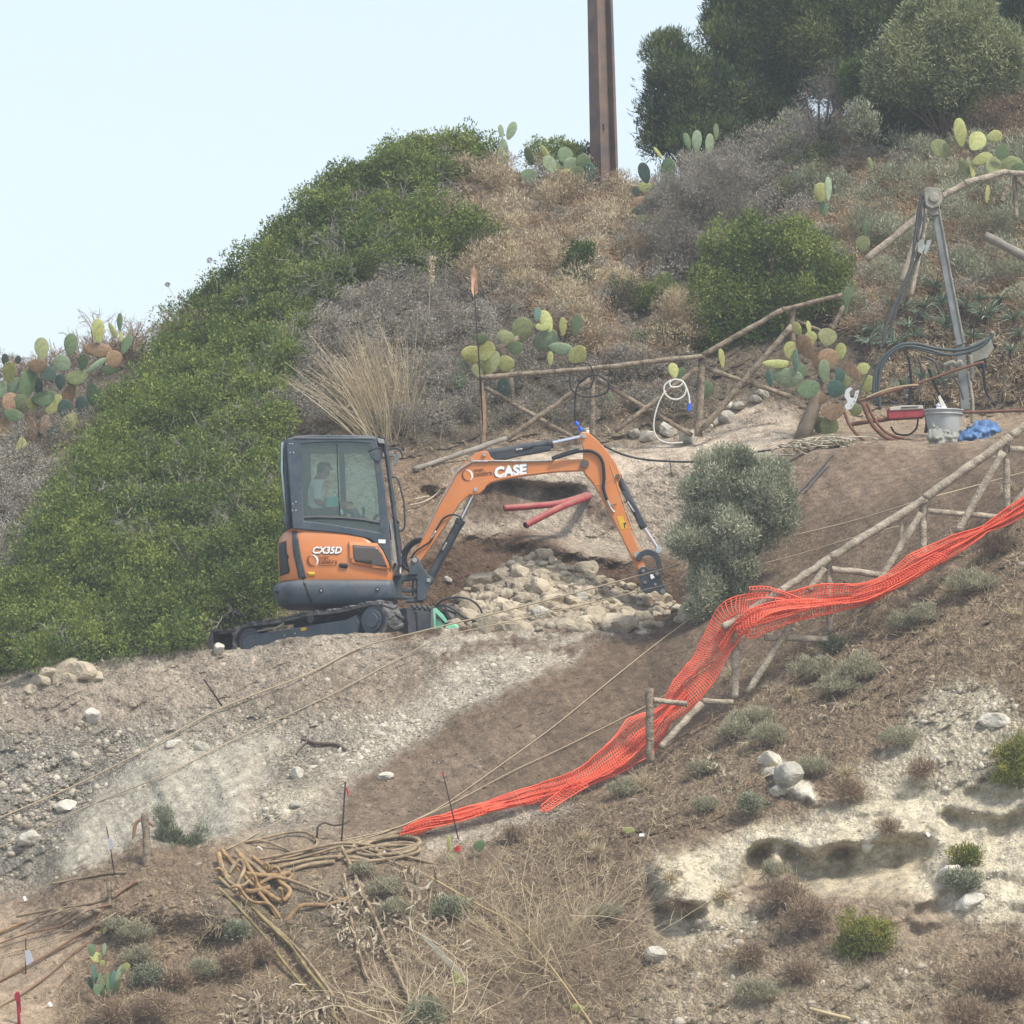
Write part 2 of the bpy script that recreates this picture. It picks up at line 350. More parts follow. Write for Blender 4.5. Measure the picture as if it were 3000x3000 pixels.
for cx_, cy_, rx_, ry_ in ((1470, 1450, 70, 60), (1780, 1500, 60, 34), (2090, 1480, 50, 60), (1620, 1455, 50, 24)):
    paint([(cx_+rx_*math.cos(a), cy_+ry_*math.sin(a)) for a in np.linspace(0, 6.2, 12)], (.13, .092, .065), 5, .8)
# path
paint([(1300, 1370), (1500, 1330), (1900, 1290), (2060, 1240), (2250, 1180), (2340, 1190), (2340, 1290), (2240, 1340), (2000, 1360), (1700, 1385), (1450, 1385)], C_PATH, 6, 1, 0.2, .5)
paint([(2330, 1270), (2500, 1220), (3000, 1190), (3400, 1100), (3400, 1170), (2900, 1288), (2500, 1318), (2330, 1330)], (0.24, 0.185, 0.13), 6, 1, .1, .6)
# near hillside, right
paint([(1500, 2420), (1900, 2240), (2200, 2070), (2700, 1720), (3400, 1300), (3400, 2000), (2800, 2200), (2300, 2400), (1900, 2520), (1500, 2560)], (0.225, 0.168, 0.112), 10, 1, .25, 1.2)
paint([(1250, 2470), (1500, 2380), (1700, 2330), (1640, 2400), (1450, 2480), (1260, 2520)], (0.38, 0.335, 0.265), 7, 1, .6)
paint([(1400, 2480), (1950, 2350), (2200, 2420), (1950, 2560), (1900, 2900), (1500, 3100), (1300, 2900), (1200, 2600)], (0.165, 0.12, 0.08), 16, .9, .15)
paint([(1900, 2560), (2080, 2480), (2400, 2380), (2600, 2200), (2700, 2050), (2900, 1980), (2980, 2100), (2900, 2300), (3400, 2250), (3400, 2700), (2900, 2750), (2600, 2560), (2300, 2700), (2100, 2800), (1920, 2760)], (0.47, 0.415, 0.305), 9, .97, .45, 1.3)
paint([(1930, 2740), (2250, 2720), (2600, 2780), (2850, 2800), (3400, 2700), (3400, 3500), (1900, 3500), (1860, 3000)], (0.36, 0.295, 0.205), 14, .9, .4, 1.2)
paint([(2150, 2560), (2350, 2540), (2470, 2640), (2440, 2760), (2330, 2800), (2200, 2680)], (0.19, 0.14, 0.095), 10, .85, .1)
paint([(2700, 2760), (3000, 2700), (3400, 2700), (3400, 3100), (2760, 3000)], (0.22, 0.165, 0.11), 14, .8, .1)
paint([(2240, 2230), (2300, 2220), (2390, 2290), (2390, 2330), (2300, 2310)], (0.5, 0.46, 0.37), 3, 1, 0, .3)
# near mound, left
paint([(-400, 2760), (0, 2650), (330, 2500), (430, 2450), (700, 2490), (1250, 2520), (1300, 3500), (-400, 3500)], (0.195, 0.143, 0.095), 6, 1, .2, .8)
paint([(-400, 2790), (0, 2660), (200, 2640), (310, 2610), (260, 2760), (200, 2900), (120, 3100), (-400, 3300)], (0.27, 0.205, 0.142), 8, 1, .12, .35)
paint([(420, 2650), (700, 2620), (800, 2700), (640, 2760), (420, 2720)], (0.24, 0.175, 0.118), 12, .7)
paint([(640, 2560), (1150, 2560), (1200, 2700), (900, 2800), (640, 2760)], (0.17, 0.14, 0.10), 14, .8, .5)

# ---- relief added on top of the smooth form (pushes the ground away from / towards the viewer side)
rel = np.zeros((RH, RW))
def relief(poly, amt, r=3, warp=True):
    global rel; rel = rel + amt*mask(poly, r, warp)
def ledge(top, depth, h, r=2):
    """cut that starts sharply under the curve `top` and fades out over h px below it"""
    global rel
    t = np.interp(ru, [p[0] for p in top], [p[1] for p in top])
    t = t + 14*fbm(ru/38, ru*0+3.3, 3) + 5*fbm(ru/9, ru*0+1.3, 2)
    inside = np.clip(np.minimum((ru-top[0][0])/70, (top[-1][0]-ru)/70), 0, 1); inside = inside*inside*(3-2*inside)*(.75+.5*fbm(ru/60, ru*0+8.1, 2))
    d = (RVg-t[None, :])/h
    f = np.where(d > 0, np.clip((1-d)/.72, 0, 1)**1.1, 0)-np.where((d <= 0) & (d > -.45), .28*(1+d/.45), 0)
    rel = rel + depth*inside[None, :]*blur(f, r)
ledge([(2150, 2555), (2200, 2490), (2260, 2462), (2330, 2482), (2390, 2500), (2460, 2470), (2540, 2478), (2640, 2455), (2770, 2425)], 0.50, 180, 2)
ledge([(2330, 2560), (2480, 2525), (2560, 2520), (2640, 2505), (2740, 2500)], 0.12, 90)
ledge([(2740, 2370), (2850, 2390), (2950, 2400), (3040, 2345), (3300, 2360)], 0.40, 150, 2)
ledge([(1900, 2660), (1990, 2668), (2080, 2640)], 0.36, 130, 3)
ledge([(2470, 2430), (2530, 2425), (2600, 2420)], 0.15, 24, 1)
ledge([(2630, 2690), (2720, 2730), (2830, 2710), (2880, 2650)], 0.22, 120, 3)
relief([(1925, 2560), (2000, 2530), (2090, 2600), (2080, 2660), (1925, 2670)], -0.35, 3)
relief([(2240, 2230), (2300, 2220), (2390, 2290), (2390, 2330), (2300, 2310)], -0.15, 2)
ledge([(120, 2110), (250, 2030), (420, 2075)], 0.1, 50)
ledge([(1300, 1560), (1450, 1600), (1700, 1620), (1900, 1660)], .12, 60)
relief([(255, 2345), (450, 2215), (640, 2200), (800, 2170), (740, 2260), (720, 2390), (720, 2700), (100, 2700), (190, 2480)], -0.40, 7)
relief([(765, 2330), (830, 2290), (900, 2290), (880, 2340), (770, 2380)], -0.2, 3)
ledge([(1360, 1415), (1480, 1400), (1600, 1425), (1740, 1420)], .35, 130, 1)
ledge([(1170, 1475), (1260, 1430), (1330, 1440)], .2, 60, 1)
CLIFF = [(1900, 2560), (2080, 2460), (2200, 2440), (2450, 2380), (2640, 2250), (2760, 2300), (3400, 2280), (3400, 2650), (2950, 2760), (2760, 2760), (2560, 2640), (2300, 2640), (2140, 2700), (1920, 2780)]
_cm = mask(CLIFF, 10); rel = rel + _cm*(.13*fbm(RUg/150, RVg/30, 4)+.10*np.round(fbm(RUg/120+4, RVg/60, 2)*3)/3); rel = blur(rel, 1)
ROU = ROU*(1-_cm*.55); STN = STN*(1-_cm*.45)
paint([(2190, 2490), (2330, 2500), (2470, 2490), (2560, 2495), (2740, 2450), (2760, 2520), (2620, 2600), (2480, 2640), (2380, 2600), (2230, 2580)], (0.36, 0.305, 0.215), 6, .9, .05, .2)
_a = R(-48); _s1 = RUg*math.cos(_a)-RVg*math.sin(_a); _s2 = RUg*math.sin(_a)+RVg*math.cos(_a)
_sl = mask([(-400, 2060), (600, 1905), (1180, 1855), (1950, 1790), (2180, 1480), (2300, 1350), (3400, 1160), (3400, 1330), (2700, 1690), (2160, 2080), (1500, 2400), (700, 2440), (0, 2680), (-400, 2800)], 10)
ALB = ALB*(1+(.26*fbm(_s2/16, _s1/260, 4)*_sl)[..., None])
# pitted pattern of the marl
pit = fbm(RUg/30, RVg/16, 3)
col_rng = fbm(RUg/90, RVg/90, 4)
ALB = ALB*(1+0.22*col_rng[..., None]+0.16*fbm(RUg/16, RVg/12, 3)[..., None])
ALB = np.clip(ALB*np.array([1+0.0, 1, 1]), 0.02, 0.6)

rgh = samp(ROU, GU, GV)
base3 = PA(GU, GV, GYD)
xs, ss = base3[..., 0], base3[..., 2]*0.8+base3[..., 1]*0.6
# anisotropic erosion streaks that run down the spoil slope (local slope direction)
ang = R(52); q1 = xs*math.cos(ang)-ss*math.sin(ang); q2 = xs*math.sin(ang)+ss*math.cos(ang)
vis = np.ones_like(GV)
i0 = rowstart[1]
dsp = (0.16*fbm(xs/1.3+5, ss/1.3, 3) + 0.06*fbm(xs/.35, ss/.35+8, 3)*rgh + 0.042*fbm(xs/.1, ss/.1, 4, .6)*rgh + 0.05*np.clip(fbm(xs/.16+3, ss/.12, 3)-.12, 0, 1)*rgh
       + 0.085*fbm(q1/.11, q2/1.5, 4)*(0.45+rgh*.35) + .06*fbm(q1/.4, q2/3., 3))
hill = (GYD > 5.0)
dsp = np.where(hill, dsp*1.5, dsp)
marl = samp(mask([(255, 2345), (450, 2215), (640, 2200), (800, 2170), (740, 2260), (700, 2390), (640, 2430), (440, 2560), (225, 2480)], 5), GU, GV)
dsp = dsp*(1-.55*marl) + marl*0.10*fbm((xs+.35*ss)/.15, ss/1.6, 4)
fl = np.zeros_like(GV); fl[rowstart[7]-6:rowstart[9]+6] = 1; fl = gsm(fl.T, 6).T     # keep crest & bench calmer
dsp = dsp*(1-.75*fl)
Yf = GYD + dsp + samp(rel, GU, GV)*(np.arange(len(GV)) < rowstart[12]+5)[:, None]
W3 = PA(GU, GV, Yf)
W3[..., 2] += 0.6*dsp*0.5
# crest roughness: small vertical noise so the skyline of the berm is uneven
crest = np.zeros_like(GV); crest[rowstart[7]-4:rowstart[7]+10] = 1; crest = gsm(crest.T, 5).T
W3[..., 2] += crest*(0.05*fbm(xs/.5, ss*0+2, 3)+0.025*fbm(xs/.1, ss*0+5, 3))
nr, nc = GV.shape
idx = np.arange(nr*nc).reshape(nr, nc)
Fq = np.stack([idx[:-1, :-1], idx[:-1, 1:], idx[1:, 1:], idx[1:, :-1]], -1).reshape(-1, 4)
albv = samp(ALB, GU, GV)

gm = bpy.data.materials.new('earth'); gm.use_nodes = True; t = gm.node_tree; b = t.nodes['Principled BSDF']
b.inputs['Roughness'].default_value = 0.95; b.inputs['Specular IOR Level'].default_value = 0.1
at = t.nodes.new('ShaderNodeAttribute'); at.attribute_name = 'albedo'
tc = t.nodes.new('ShaderNodeTexCoord')
def noise(sc, det=6, rough=.6):
    n = t.nodes.new('ShaderNodeTexNoise'); n.inputs['Scale'].default_value = sc; n.inputs['Detail'].default_value = det; n.inputs['Roughness'].default_value = rough
    t.links.new(tc.outputs['Object'], n.inputs['Vector']); return n
n1 = noise(9); n2 = noise(45, 4, .7)
mr = t.nodes.new('ShaderNodeMapRange'); mr.inputs[1].default_value = .3; mr.inputs[2].default_value = .7; mr.inputs[3].default_value = .66; mr.inputs[4].default_value = 1.3
t.links.new(n1.outputs[0], mr.inputs[0])
mr2 = t.nodes.new('ShaderNodeMapRange'); mr2.inputs[1].default_value = .3; mr2.inputs[2].default_value = .7; mr2.inputs[3].default_value = .65; mr2.inputs[4].default_value = 1.35  # strong grain contrast, also painting the tiny shadows of pits into the colour
t.links.new(n2.outputs[0], mr2.inputs[0])
mm = t.nodes.new('ShaderNodeMath'); mm.operation = 'MULTIPLY'; t.links.new(mr.outputs[0], mm.inputs[0]); t.links.new(mr2.outputs[0], mm.inputs[1])
vm = t.nodes.new('ShaderNodeVectorMath'); vm.operation = 'SCALE'; t.links.new(at.outputs['Color'], vm.inputs[0]); t.links.new(mm.outputs[0], vm.inputs['Scale'])
t.links.new(vm.outputs[0], b.inputs['Base Color'])
bp = t.nodes.new('ShaderNodeBump'); bp.inputs['Strength'].default_value = 1.0; bp.inputs['Distance'].default_value = .045
n3 = noise(28, 8, .7)
def voro(sc):
    n = t.nodes.new('ShaderNodeTexVoronoi'); n.inputs['Scale'].default_value = sc; wv = t.nodes.new('ShaderNodeVectorMath'); wv.operation = 'MULTIPLY_ADD'; wv.inputs[1].default_value = (.03, .03, .03)
    t.links.new(n3.outputs['Color'], wv.inputs[0]); t.links.new(tc.outputs['Object'], wv.inputs[2]); t.links.new(wv.outputs[0], n.inputs['Vector']); return n
v1, v2 = voro(11), voro(26)
s1 = t.nodes.new('ShaderNodeMath'); s1.operation = 'MULTIPLY_ADD'; s1.inputs[1].default_value = -.9; t.links.new(v1.outputs['Distance'], s1.inputs[0]); t.links.new(n3.outputs[0], s1.inputs[2])
s2 = t.nodes.new('ShaderNodeMath'); s2.operation = 'MULTIPLY_ADD'; s2.inputs[1].default_value = -.6; t.links.new(v2.outputs['Distance'], s2.inputs[0]); t.links.new(s1.outputs[0], s2.inputs[2])
t.links.new(s2.outputs[0], bp.inputs['Height']); t.links.new(at.outputs['Alpha'], bp.inputs['Strength']); t.links.new(bp.outputs[0], b.inputs['Normal'])
gcol = np.concatenate([albv.reshape(-1, 3), np.clip(rgh, 0, 1.2).reshape(-1, 1)], 1)
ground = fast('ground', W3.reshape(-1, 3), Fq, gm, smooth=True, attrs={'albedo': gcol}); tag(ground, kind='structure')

# ---- depth raster for finding the visible ground at a pixel
pu, pv = UV(W3); ok = (pu > RU0) & (pu < RU0+RS*(RW-1)) & (pv > RV0) & (pv < RV0+RS*(RH-1))
DEP = np.full((RH, RW), np.inf); NRM = None
def splat(dep, P3):
    uu_, vv_ = UV(P3); o_ = (uu_ > RU0) & (uu_ < RU0+RS*(RW-1)) & (vv_ > RV0) & (vv_ < RV0+RS*(RH-1))
    jj_ = np.round((vv_[o_]-RV0)/RS).astype(int); ii_ = np.round((uu_[o_]-RU0)/RS).astype(int)
    np.minimum.at(dep, (jj_, ii_), P3[..., 1][o_])
for fa, fb in ((0, 0), (.5, 0), (0, .5), (.5, .5), (.25, .25), (.75, .75), (0, .25), (0, .75)):
    A = W3[:-1, :-1]; Bq = W3[:-1, 1:]; Cq = W3[1:, :-1]; Dq = W3[1:, 1:]
    splat(DEP, (A*(1-fa)+Bq*fa)*(1-fb)+(Cq*(1-fa)+Dq*fa)*fb)
def gY(u, v):
    i = np.clip(np.round((np.asarray(u)-RU0)/RS).astype(int), 0, RW-1); j = np.clip(np.round((np.asarray(v)-RV0)/RS).astype(int), 0, RH-1)
    return DEP[j, i]
def G(u, v, up=0.0):
    """ground point seen at pixel (u, v)"""
    y = gY(u, v)
    if np.isscalar(u) or np.ndim(u) == 0:
        y = float(y)
        if not np.isfinite(y): y = 12.0
        return P(u, v, y)+Vector((0, 0, up))
    return PA(u, v, np.where(np.isfinite(y), y, 12.0))

# ---- hazy sea air
HAZE = 0.0009
hm = bpy.data.materials.new('haze_air'); hm.use_nodes = True; ht = hm.node_tree; ht.nodes.remove(ht.nodes['Principled BSDF'])
pv_ = ht.nodes.new('ShaderNodeVolumePrincipled'); pv_.inputs['Color'].default_value = (.86, .93, 1, 1); pv_.inputs['Density'].default_value = HAZE; pv_.inputs['Anisotropy'].default_value = .2
ht.links.new(pv_.outputs[0], ht.nodes['Material Output'].inputs['Volume'])
hz = MB().box((0, -8, 1), (90, 110, 46)).done('haze', hm); tag(hz, 'thin pale sea haze over the whole hillside', 'haze', kind='stuff')
# ================================================================== EXCAVATOR
ORANGE = mat('orange_paint', (0.62, 0.20, 0.045), .38, 0, .12, 3, spec=.5, coat=.15, bump=.03, bscale=6, dust=.35)
STEELB = mat('blue_grey_paint', (0.048, 0.072, 0.096), .5, 0, .25, 5, spec=.4, bump=.05, dust=.22)
CHAR = mat('charcoal_paint', (0.026, 0.036, 0.05), .5, 0, .2, 6, spec=.4, dust=.2)
BLACK = mat('black_plastic', (0.018, 0.02, 0.024), .5, 0, .3, 10)
RUB = mat('dusty_rubber', (0.16, 0.155, 0.145), .9, 0, .3, 12, col2=(0.04, 0.042, 0.045), bump=.4)
CHROME = mat('chrome_rod', (0.75, 0.76, 0.78), .18, 1.0, .05, 5)
PIN = mat('zinc_pin', (0.5, 0.5, 0.48), .4, .7, .3, 30)
WHITE = mat('white_sticker', (0.8, 0.8, 0.78), .5, 0, .05, 10)
YELL = mat('yellow_sticker', (0.7, 0.42, 0.03), .5, 0, .15, 30)
HOSE = mat('hydraulic_hose', (0.022, 0.024, 0.028), .45, 0, .3, 20)
GREYM = mat('grey_metal', (0.22, 0.23, 0.22), .6, .3, .3, 14)
TEXTD = mat('dark_lettering', (0.13, 0.045, 0.02), .6)
def glass(name, col, alpha, refl=0.12):
    m = bpy.data.materials.new(name); m.use_nodes = True; t = m.node_tree; t.nodes.remove(t.nodes['Principled BSDF'])
    tr = t.nodes.new('ShaderNodeBsdfTransparent'); tr.inputs[0].default_value = (*col, 1)
    gl = t.nodes.new('ShaderNodeBsdfGlossy'); gl.inputs['Roughness'].default_value = .06; gl.inputs[0].default_value = (.85, 1, 1, 1)
    df = t.nodes.new('ShaderNodeBsdfDiffuse'); df.inputs[0].default_value = (.20, .27, .25, 1)
    fr = t.nodes.new('ShaderNodeFresnel'); fr.inputs[0].default_value = 1.5
    ad = t.nodes.new('ShaderNodeMath'); ad.operation = 'ADD'; ad.inputs[1].default_value = refl; t.links.new(fr.outputs[0], ad.inputs[0])
    m1 = t.nodes.new('ShaderNodeMixShader'); m1.inputs[0].default_value = alpha
    t.links.new(tr.outputs[0], m1.inputs[1]); t.links.new(df.outputs[0], m1.inputs[2])
    m2 = t.nodes.new('ShaderNodeMixShader'); t.links.new(ad.outputs[0], m2.inputs[0]); t.links.new(m1.outputs[0], m2.inputs[1]); t.links.new(gl.outputs[0], m2.inputs[2])
    t.links.new(m2.outputs[0], t.nodes['Material Output'].inputs[0]); return m
GLASS = glass('tinted_glass', (.80, .93, .89), .14, .04)
GLASSR = glass('rear_glass', (.45, .55, .58), .35, .35)
def text(s, u0, v0, width_px, Y, m, name, parent, rot=0.0, shear=0.0, off=0.0, ext=.002, spacing=1.0):
    cu = bpy.data.curves.new('t', 'FONT'); cu.body = s; cu.size = 1; cu.shear = shear; cu.offset = off; cu.extrude = 0.01; cu.space_character = spacing; cu.resolution_u = 3
    ob = bpy.data.objects.new('t', cu); COL.objects.link(ob); dg = bpy.context.evaluated_depsgraph_get(); dg.update()
    me = bpy.data.meshes.new_from_object(ob.evaluated_get(dg)); bpy.data.objects.remove(ob)
    xs_ = [v.co.x for v in me.vertices]; wd = max(xs_)-min(xs_); x0 = min(xs_)
    sc = M(width_px, Y)/wd; o0 = P(u0, v0, Y); pw = wloc(parent)
    ca, sa = math.cos(rot), math.sin(rot)
    for v in me.vertices:
        x = (v.co.x-x0)*sc; z = v.co.y*sc; d = ext if v.co.z < 0.005 and False else 0
        v.co = Vector((o0.x+x*ca-z*sa, Y-(ext if v.co.z > 0 else 0), o0.z+x*sa+z*ca))-pw
    me.materials.clear(); me.materials.append(m)
    o = bpy.data.objects.new(name, me); COL.objects.link(o); o.parent = parent; return o
C0 = P(1015, 1775, 0)
EX = root('excavator', (C0.x, 0, C0.z-.55), 'orange and charcoal mini excavator with a glazed cab parked on the dirt bench', 'excavator')

# ---- upper body: stack of rounded plan outlines
def slices(SL, rr, rf, wk=None, nc=8):
    """SL: (v, uRear, uFront, halfwidth)"""
    out = []
    for (v, ur, uf, hw) in SL:
        z = P(1000, v, -.8).z; xr = P(ur, v, -.5).x; xf = P(uf, v, -.8).x; L = xf-xr
        a = min(rr, L*.6); bfr = min(rf, L*.3); pl = []
        for k in range(nc+1):                       # near rear corner (towards -y)
            th = R(180)+R(90)*k/nc; pl.append((xr+a+a*math.cos(th), -hw+hw*.85+hw*.85*math.sin(th)))
        for k in range(5):
            th = R(270)+R(90)*k/4; pl.append((xf-bfr+bfr*math.cos(th), -hw+.12+.12*math.sin(th)))
        pl += [(x, -y) for x, y in reversed(pl)]
        out.append([Vector((x, y, z)) for x, y in pl])
    return out
def loft(mb, S):
    n = len(S[0]); b = [p for s_ in S for p in s_]; fs = []
    for i in range(len(S)-1):
        for j in range(n):
            k = (j+1) % n; fs.append((i*n+j, i*n+k, (i+1)*n+k, (i+1)*n+j))
    fs.append(tuple(range(n))); fs.append(tuple((len(S)-1)*n+j for j in reversed(range(n)))); mb.add(b, fs)
BODY = [(1698, 815, 1148, .78), (1676, 813, 1149, .785), (1655, 811, 1143, .79), (1630, 810, 1130, .79), (1612, 810, 1119, .79), (1597, 810, 1109, .785), (1585, 810, 1096, .78), (1575, 812, 1084, .775), (1563, 818, 1026, .765), (1553, 826, 950, .75), (1547, 834, 880, .73)]
mb = MB(); loft(mb, slices(BODY, .28, .1)); body = mb.done('body_shell', ORANGE, EX, smooth=True, bevel=.012, seg=3)
SK = [(1772, 830, 1090, .74), (1766, 815, 1120, .80), (1752, 802, 1156, .83), (1735, 797, 1158, .84), (1718, 796, 1155, .84), (1709, 801, 1154, .83), (1701, 812, 1152, .81), (1698, 820, 1150, .78)]
mb = MB(); loft(mb, slices(SK, .30, .08)); skirt = mb.done('counterweight', STEELB, EX, smooth=True, bevel=.012, seg=3)
def bodyY(x, z, SLc, rr):
    zs = [P(1000, s[0], -.8).z for s in SLc]; o = np.argsort(zs)
    zs = np.array(zs)[o]; xr = np.interp(z, zs, np.array([P(s[1], s[0], -.5).x for s in SLc])[o]); hw = np.interp(z, zs, np.array([s[3] for s in SLc])[o])
    if x >= xr+rr: return -hw
    c = min(1, max(0, (xr+rr-x)/rr)); return -hw*.15-hw*.85*math.sqrt(max(0, 1-c*c))
def skin(poly, m, name, parent, off=.004, th=.006, SLc=BODY, rr=.28, bevel=.0):
    bm = bmesh.new(); vs = [bm.verts.new(P(u, v, -.8)) for u, v in poly]; f = bm.faces.new(vs)
    x0 = min(v.co.x for v in vs); x1 = max(v.co.x for v in vs)
    zz0 = min(v.co.z for v in vs); zz1 = max(v.co.z for v in vs)
    k = x0+.02
    while k < x1: bmesh.ops.bisect_plane(bm, geom=bm.verts[:]+bm.edges[:]+bm.faces[:], plane_co=(k, 0, 0), plane_no=(1, 0, 0)); k += .03
    k = zz0+.03
    while k < zz1: bmesh.ops.bisect_plane(bm, geom=bm.verts[:]+bm.edges[:]+bm.faces[:], plane_co=(0, 0, k), plane_no=(0, 0, 1)); k += .06
    pw = wloc(parent)
    for v in bm.verts: v.co = Vector((v.co.x, bodyY(v.co.x, v.co.z, SLc, rr)-off, v.co.z))-pw
    bmesh.ops.recalc_face_normals(bm, faces=bm.faces)
    me = bpy.data.meshes.new(name); bm.to_mesh(me); bm.free(); me.materials.append(m)
    for p in me.polygons: p.use_smooth = True
    o = bpy.data.objects.new(name, me); COL.objects.link(o); o.parent = parent
    md = o.modifiers.new('solid', 'SOLIDIFY'); md.thickness = th; md.offset = 0; return o
skin([(853, 1548), (869, 1549), (881, 1626), (898, 1694), (875, 1695), (858, 1614)], CHAR, 'seam_strip', body, off=.008)
skin([(812, 1585), (836, 1583), (838, 1618), (844, 1628), (841, 1640), (847, 1668), (845, 1678), (816, 1683)], BLACK, 'vent_grille', body, off=.006)
skin([(1022, 1587), (1034, 1588), (1104, 1592), (1122, 1616), (1138, 1650), (1143, 1668), (1128, 1670), (1035, 1652), (1026, 1640)], ORANGE, 'headlamp_surround', body, off=.012, th=.03)
skin([(1034, 1597), (1101, 1602), (1117, 1618), (1135, 1662), (1041, 1646), (1036, 1634)], mat('smoked_panel', (.07, .055, .045), .35, spec=.6), 'side_vent_cover', body, off=.03)
skin([(993, 1653), (998, 1650), (1015, 1651), (1020, 1655), (1019, 1662), (1014, 1665), (998, 1663), (994, 1659)], BLACK, 'cover_handle', body, off=.010, th=.016)
skin([(901, 1675), (922, 1676), (923, 1688), (903, 1687)], YELL, 'warning_sticker', body, off=.008)
skin([(884, 1694), (890, 1694), (916, 1764), (908, 1766)], BLACK, 'seam_strip', skirt, off=.0035, SLc=SK, rr=.30)
for (u, v) in ((941, 1730), (1106, 1726)):
    c = P(u, v, -.84); MB().cyl((c.x, -.85, c.z), (c.x, -.835, c.z), .026, 14).done('bolt_recess', BLACK, skirt); MB().cyl((c.x, -.858, c.z), (c.x, -.835, c.z), .012, 10).done('bolt', PIN, skirt)
c = P(809, 1737, -.5); MB().cyl((c.x, -.62, c.z), (c.x+.02, -.45, c.z), .02, 12).done('bolt_recess', BLACK, skirt)
# lettering on the panel
text('CX35D', 915, 1622, 88, -.796, CHAR, 'lettering_outline', body, 0, .25, .06)
text('CX35D', 916, 1621, 86, -.800, WHITE, 'lettering', body, 0, .25, .035)
text('over', 933, 1638, 31, -.798, TEXTD, 'lettering', body, 0, 0, .004)
text('calabra', 934, 1651, 54, -.798, TEXTD, 'lettering', body, 0, 0, .004)
def crescent(u, v, r, Y, parent):
    for nm, m, a0, a1, du in (('logo_ring', TEXTD, 110, 300, 0), ('logo_ring', WHITE, -60, 110, 0)):
        o_, i_ = [], []
        mb = MB(); n = 14
        for k in range(n+1):
            a = R(a0+(a1-a0)*k/n); wdt = r*.30*math.sin(math.pi*k/n)+.4
            o_.append(P(u+r*math.cos(a), v-r*math.sin(a), Y)); i_.append(P(u+(r-wdt)*math.cos(a), v-(r-wdt)*math.sin(a), Y))
        vs = o_+i_; fs = [(k, k+1, n+1+k+1, n+1+k) for k in range(n)]
        mb.add(vs, fs).done(nm, m, parent, solid=.002, fixn=False)
crescent(916, 1642, 17, -.797, body)
mb = MB()
p0 = P(934, 1656, -.797); mb.box((p0.x+M(26), -.797, p0.z), (M(52), .002, .006)); mb.done('lettering_line', TEXTD, body)

# ---- cab
cab = bpy.data.objects.new('cab', None); COL.objects.link(cab); cab.parent = EX; cab.empty_display_size = .1
OUT = [(838, 1286), (900, 1277), (964, 1274), (1040, 1277), (1101, 1283), (1112, 1330), (1128, 1430), (1140, 1540), (1149, 1668), (1120, 1611), (1085, 1579), (1020, 1565), (940, 1556), (858, 1549), (850, 1450), (843, 1360)]
INN = [(883, 1301), (910, 1297), (964, 1295), (1030, 1295), (1085, 1299), (1094, 1340), (1105, 1430), (1111, 1500), (1115, 1560), (1075, 1553), (1030, 1546), (985, 1538), (935, 1531), (891, 1526), (887, 1450), (884, 1360)]
MB().ring(OUT, INN, -.78, -.70).done('side_frame', STEELB, cab, bevel=.012)
MB().ring(OUT, INN, .70, .78).done('side_frame', CHAR, cab, bevel=.012)
MB().tube(uvpath([(888, 1517), (940, 1516), (1000, 1518), (1060, 1523), (1113, 1532)], -.75), .022, 8).done('window_rail', CHAR, cab)
MB().tube(uvpath([(987, 1297), (990, 1400), (996, 1518)], -.76), .006, 6).done('window_seal', BLACK, cab)
mb = MB(); mb.prism([(991, 1296), (1007, 1297), (1016, 1520), (1000, 1519)], .66, .72); mb.done('door_pillar', CHAR, cab)
mb = MB(); mb.prism([(880, 1298), (909, 1298), (913, 1525), (889, 1525)], .66, .70); mb.done('door_pillar', CHAR, cab)
gi = [(u, v) for u, v in INN]
mb = MB(); mb.add([P(u, v, -.745) for u, v in gi], [tuple(range(len(gi)))]); mb.done('side_window', GLASS, cab)
mb = MB(); mb.add([Vector((P(u, v, -.745).x, .745, P(u, v, -.745).z)) for u, v in gi], [tuple(range(len(gi)))]); mb.done('side_window', GLASS, cab)
# roof as rounded slab
RS_ = [(1293, 838, 1104, .77), (1284, 834, 1106, .79), (1279, 838, 1104, .775), (1275, 850, 1098, .74), (1272, 890, 1070, .66)]
mb = MB(); loft(mb, slices(RS_, .12, .06)); mb.done('cab_roof', STEELB, cab, smooth=True, bevel=.008)
# rear wall: pillars, glass, lower panel
for s in (-1, 1):
    a = P(829, 1290, -.6); bq = P(846, 1552, -.6)
    MB().tube([(a.x+.03, s*.66, a.z), ((a.x+bq.x)/2+.01, s*.68, (a.z+bq.z)/2), (bq.x, s*.66, bq.z)], .03, 8).done('rear_pillar', STEELB, cab)
def quadstrip(uvs, ya, yb, n=6, bow=.03):
    mb = MB(); vs = []; k = len(uvs)
    for i in range(n+1):
        y = ya+(yb-ya)*i/n; bw = bow*(1-((y)/max(abs(ya), .01))**2)
        for (u, v) in uvs: p = P(u, v, -.6); vs.append((p.x-bw, y, p.z))
    fs = [(i*k+j, i*k+j+1, (i+1)*k+j+1, (i+1)*k+j) for i in range(n) for j in range(k-1)]
    mb.add(vs, fs); return mb
quadstrip([(830, 1296), (829, 1380), (834, 1440), (840, 1506)], -.70, .70, 8, .06).done('rear_window', GLASSR, cab, smooth=True, solid=.01)
quadstrip([(842, 1507), (845, 1552)], -.70, .70, 8, .06).done('rear_panel', STEELB, cab, smooth=True, solid=.02)
mb = MB(); mb.prism([(826, 1310), (831, 1310), (832, 1336), (827, 1336)], -.66, -.60); mb.done('tail_lamp', mat('red_lamp', (.4, .06, .05), .3), cab)
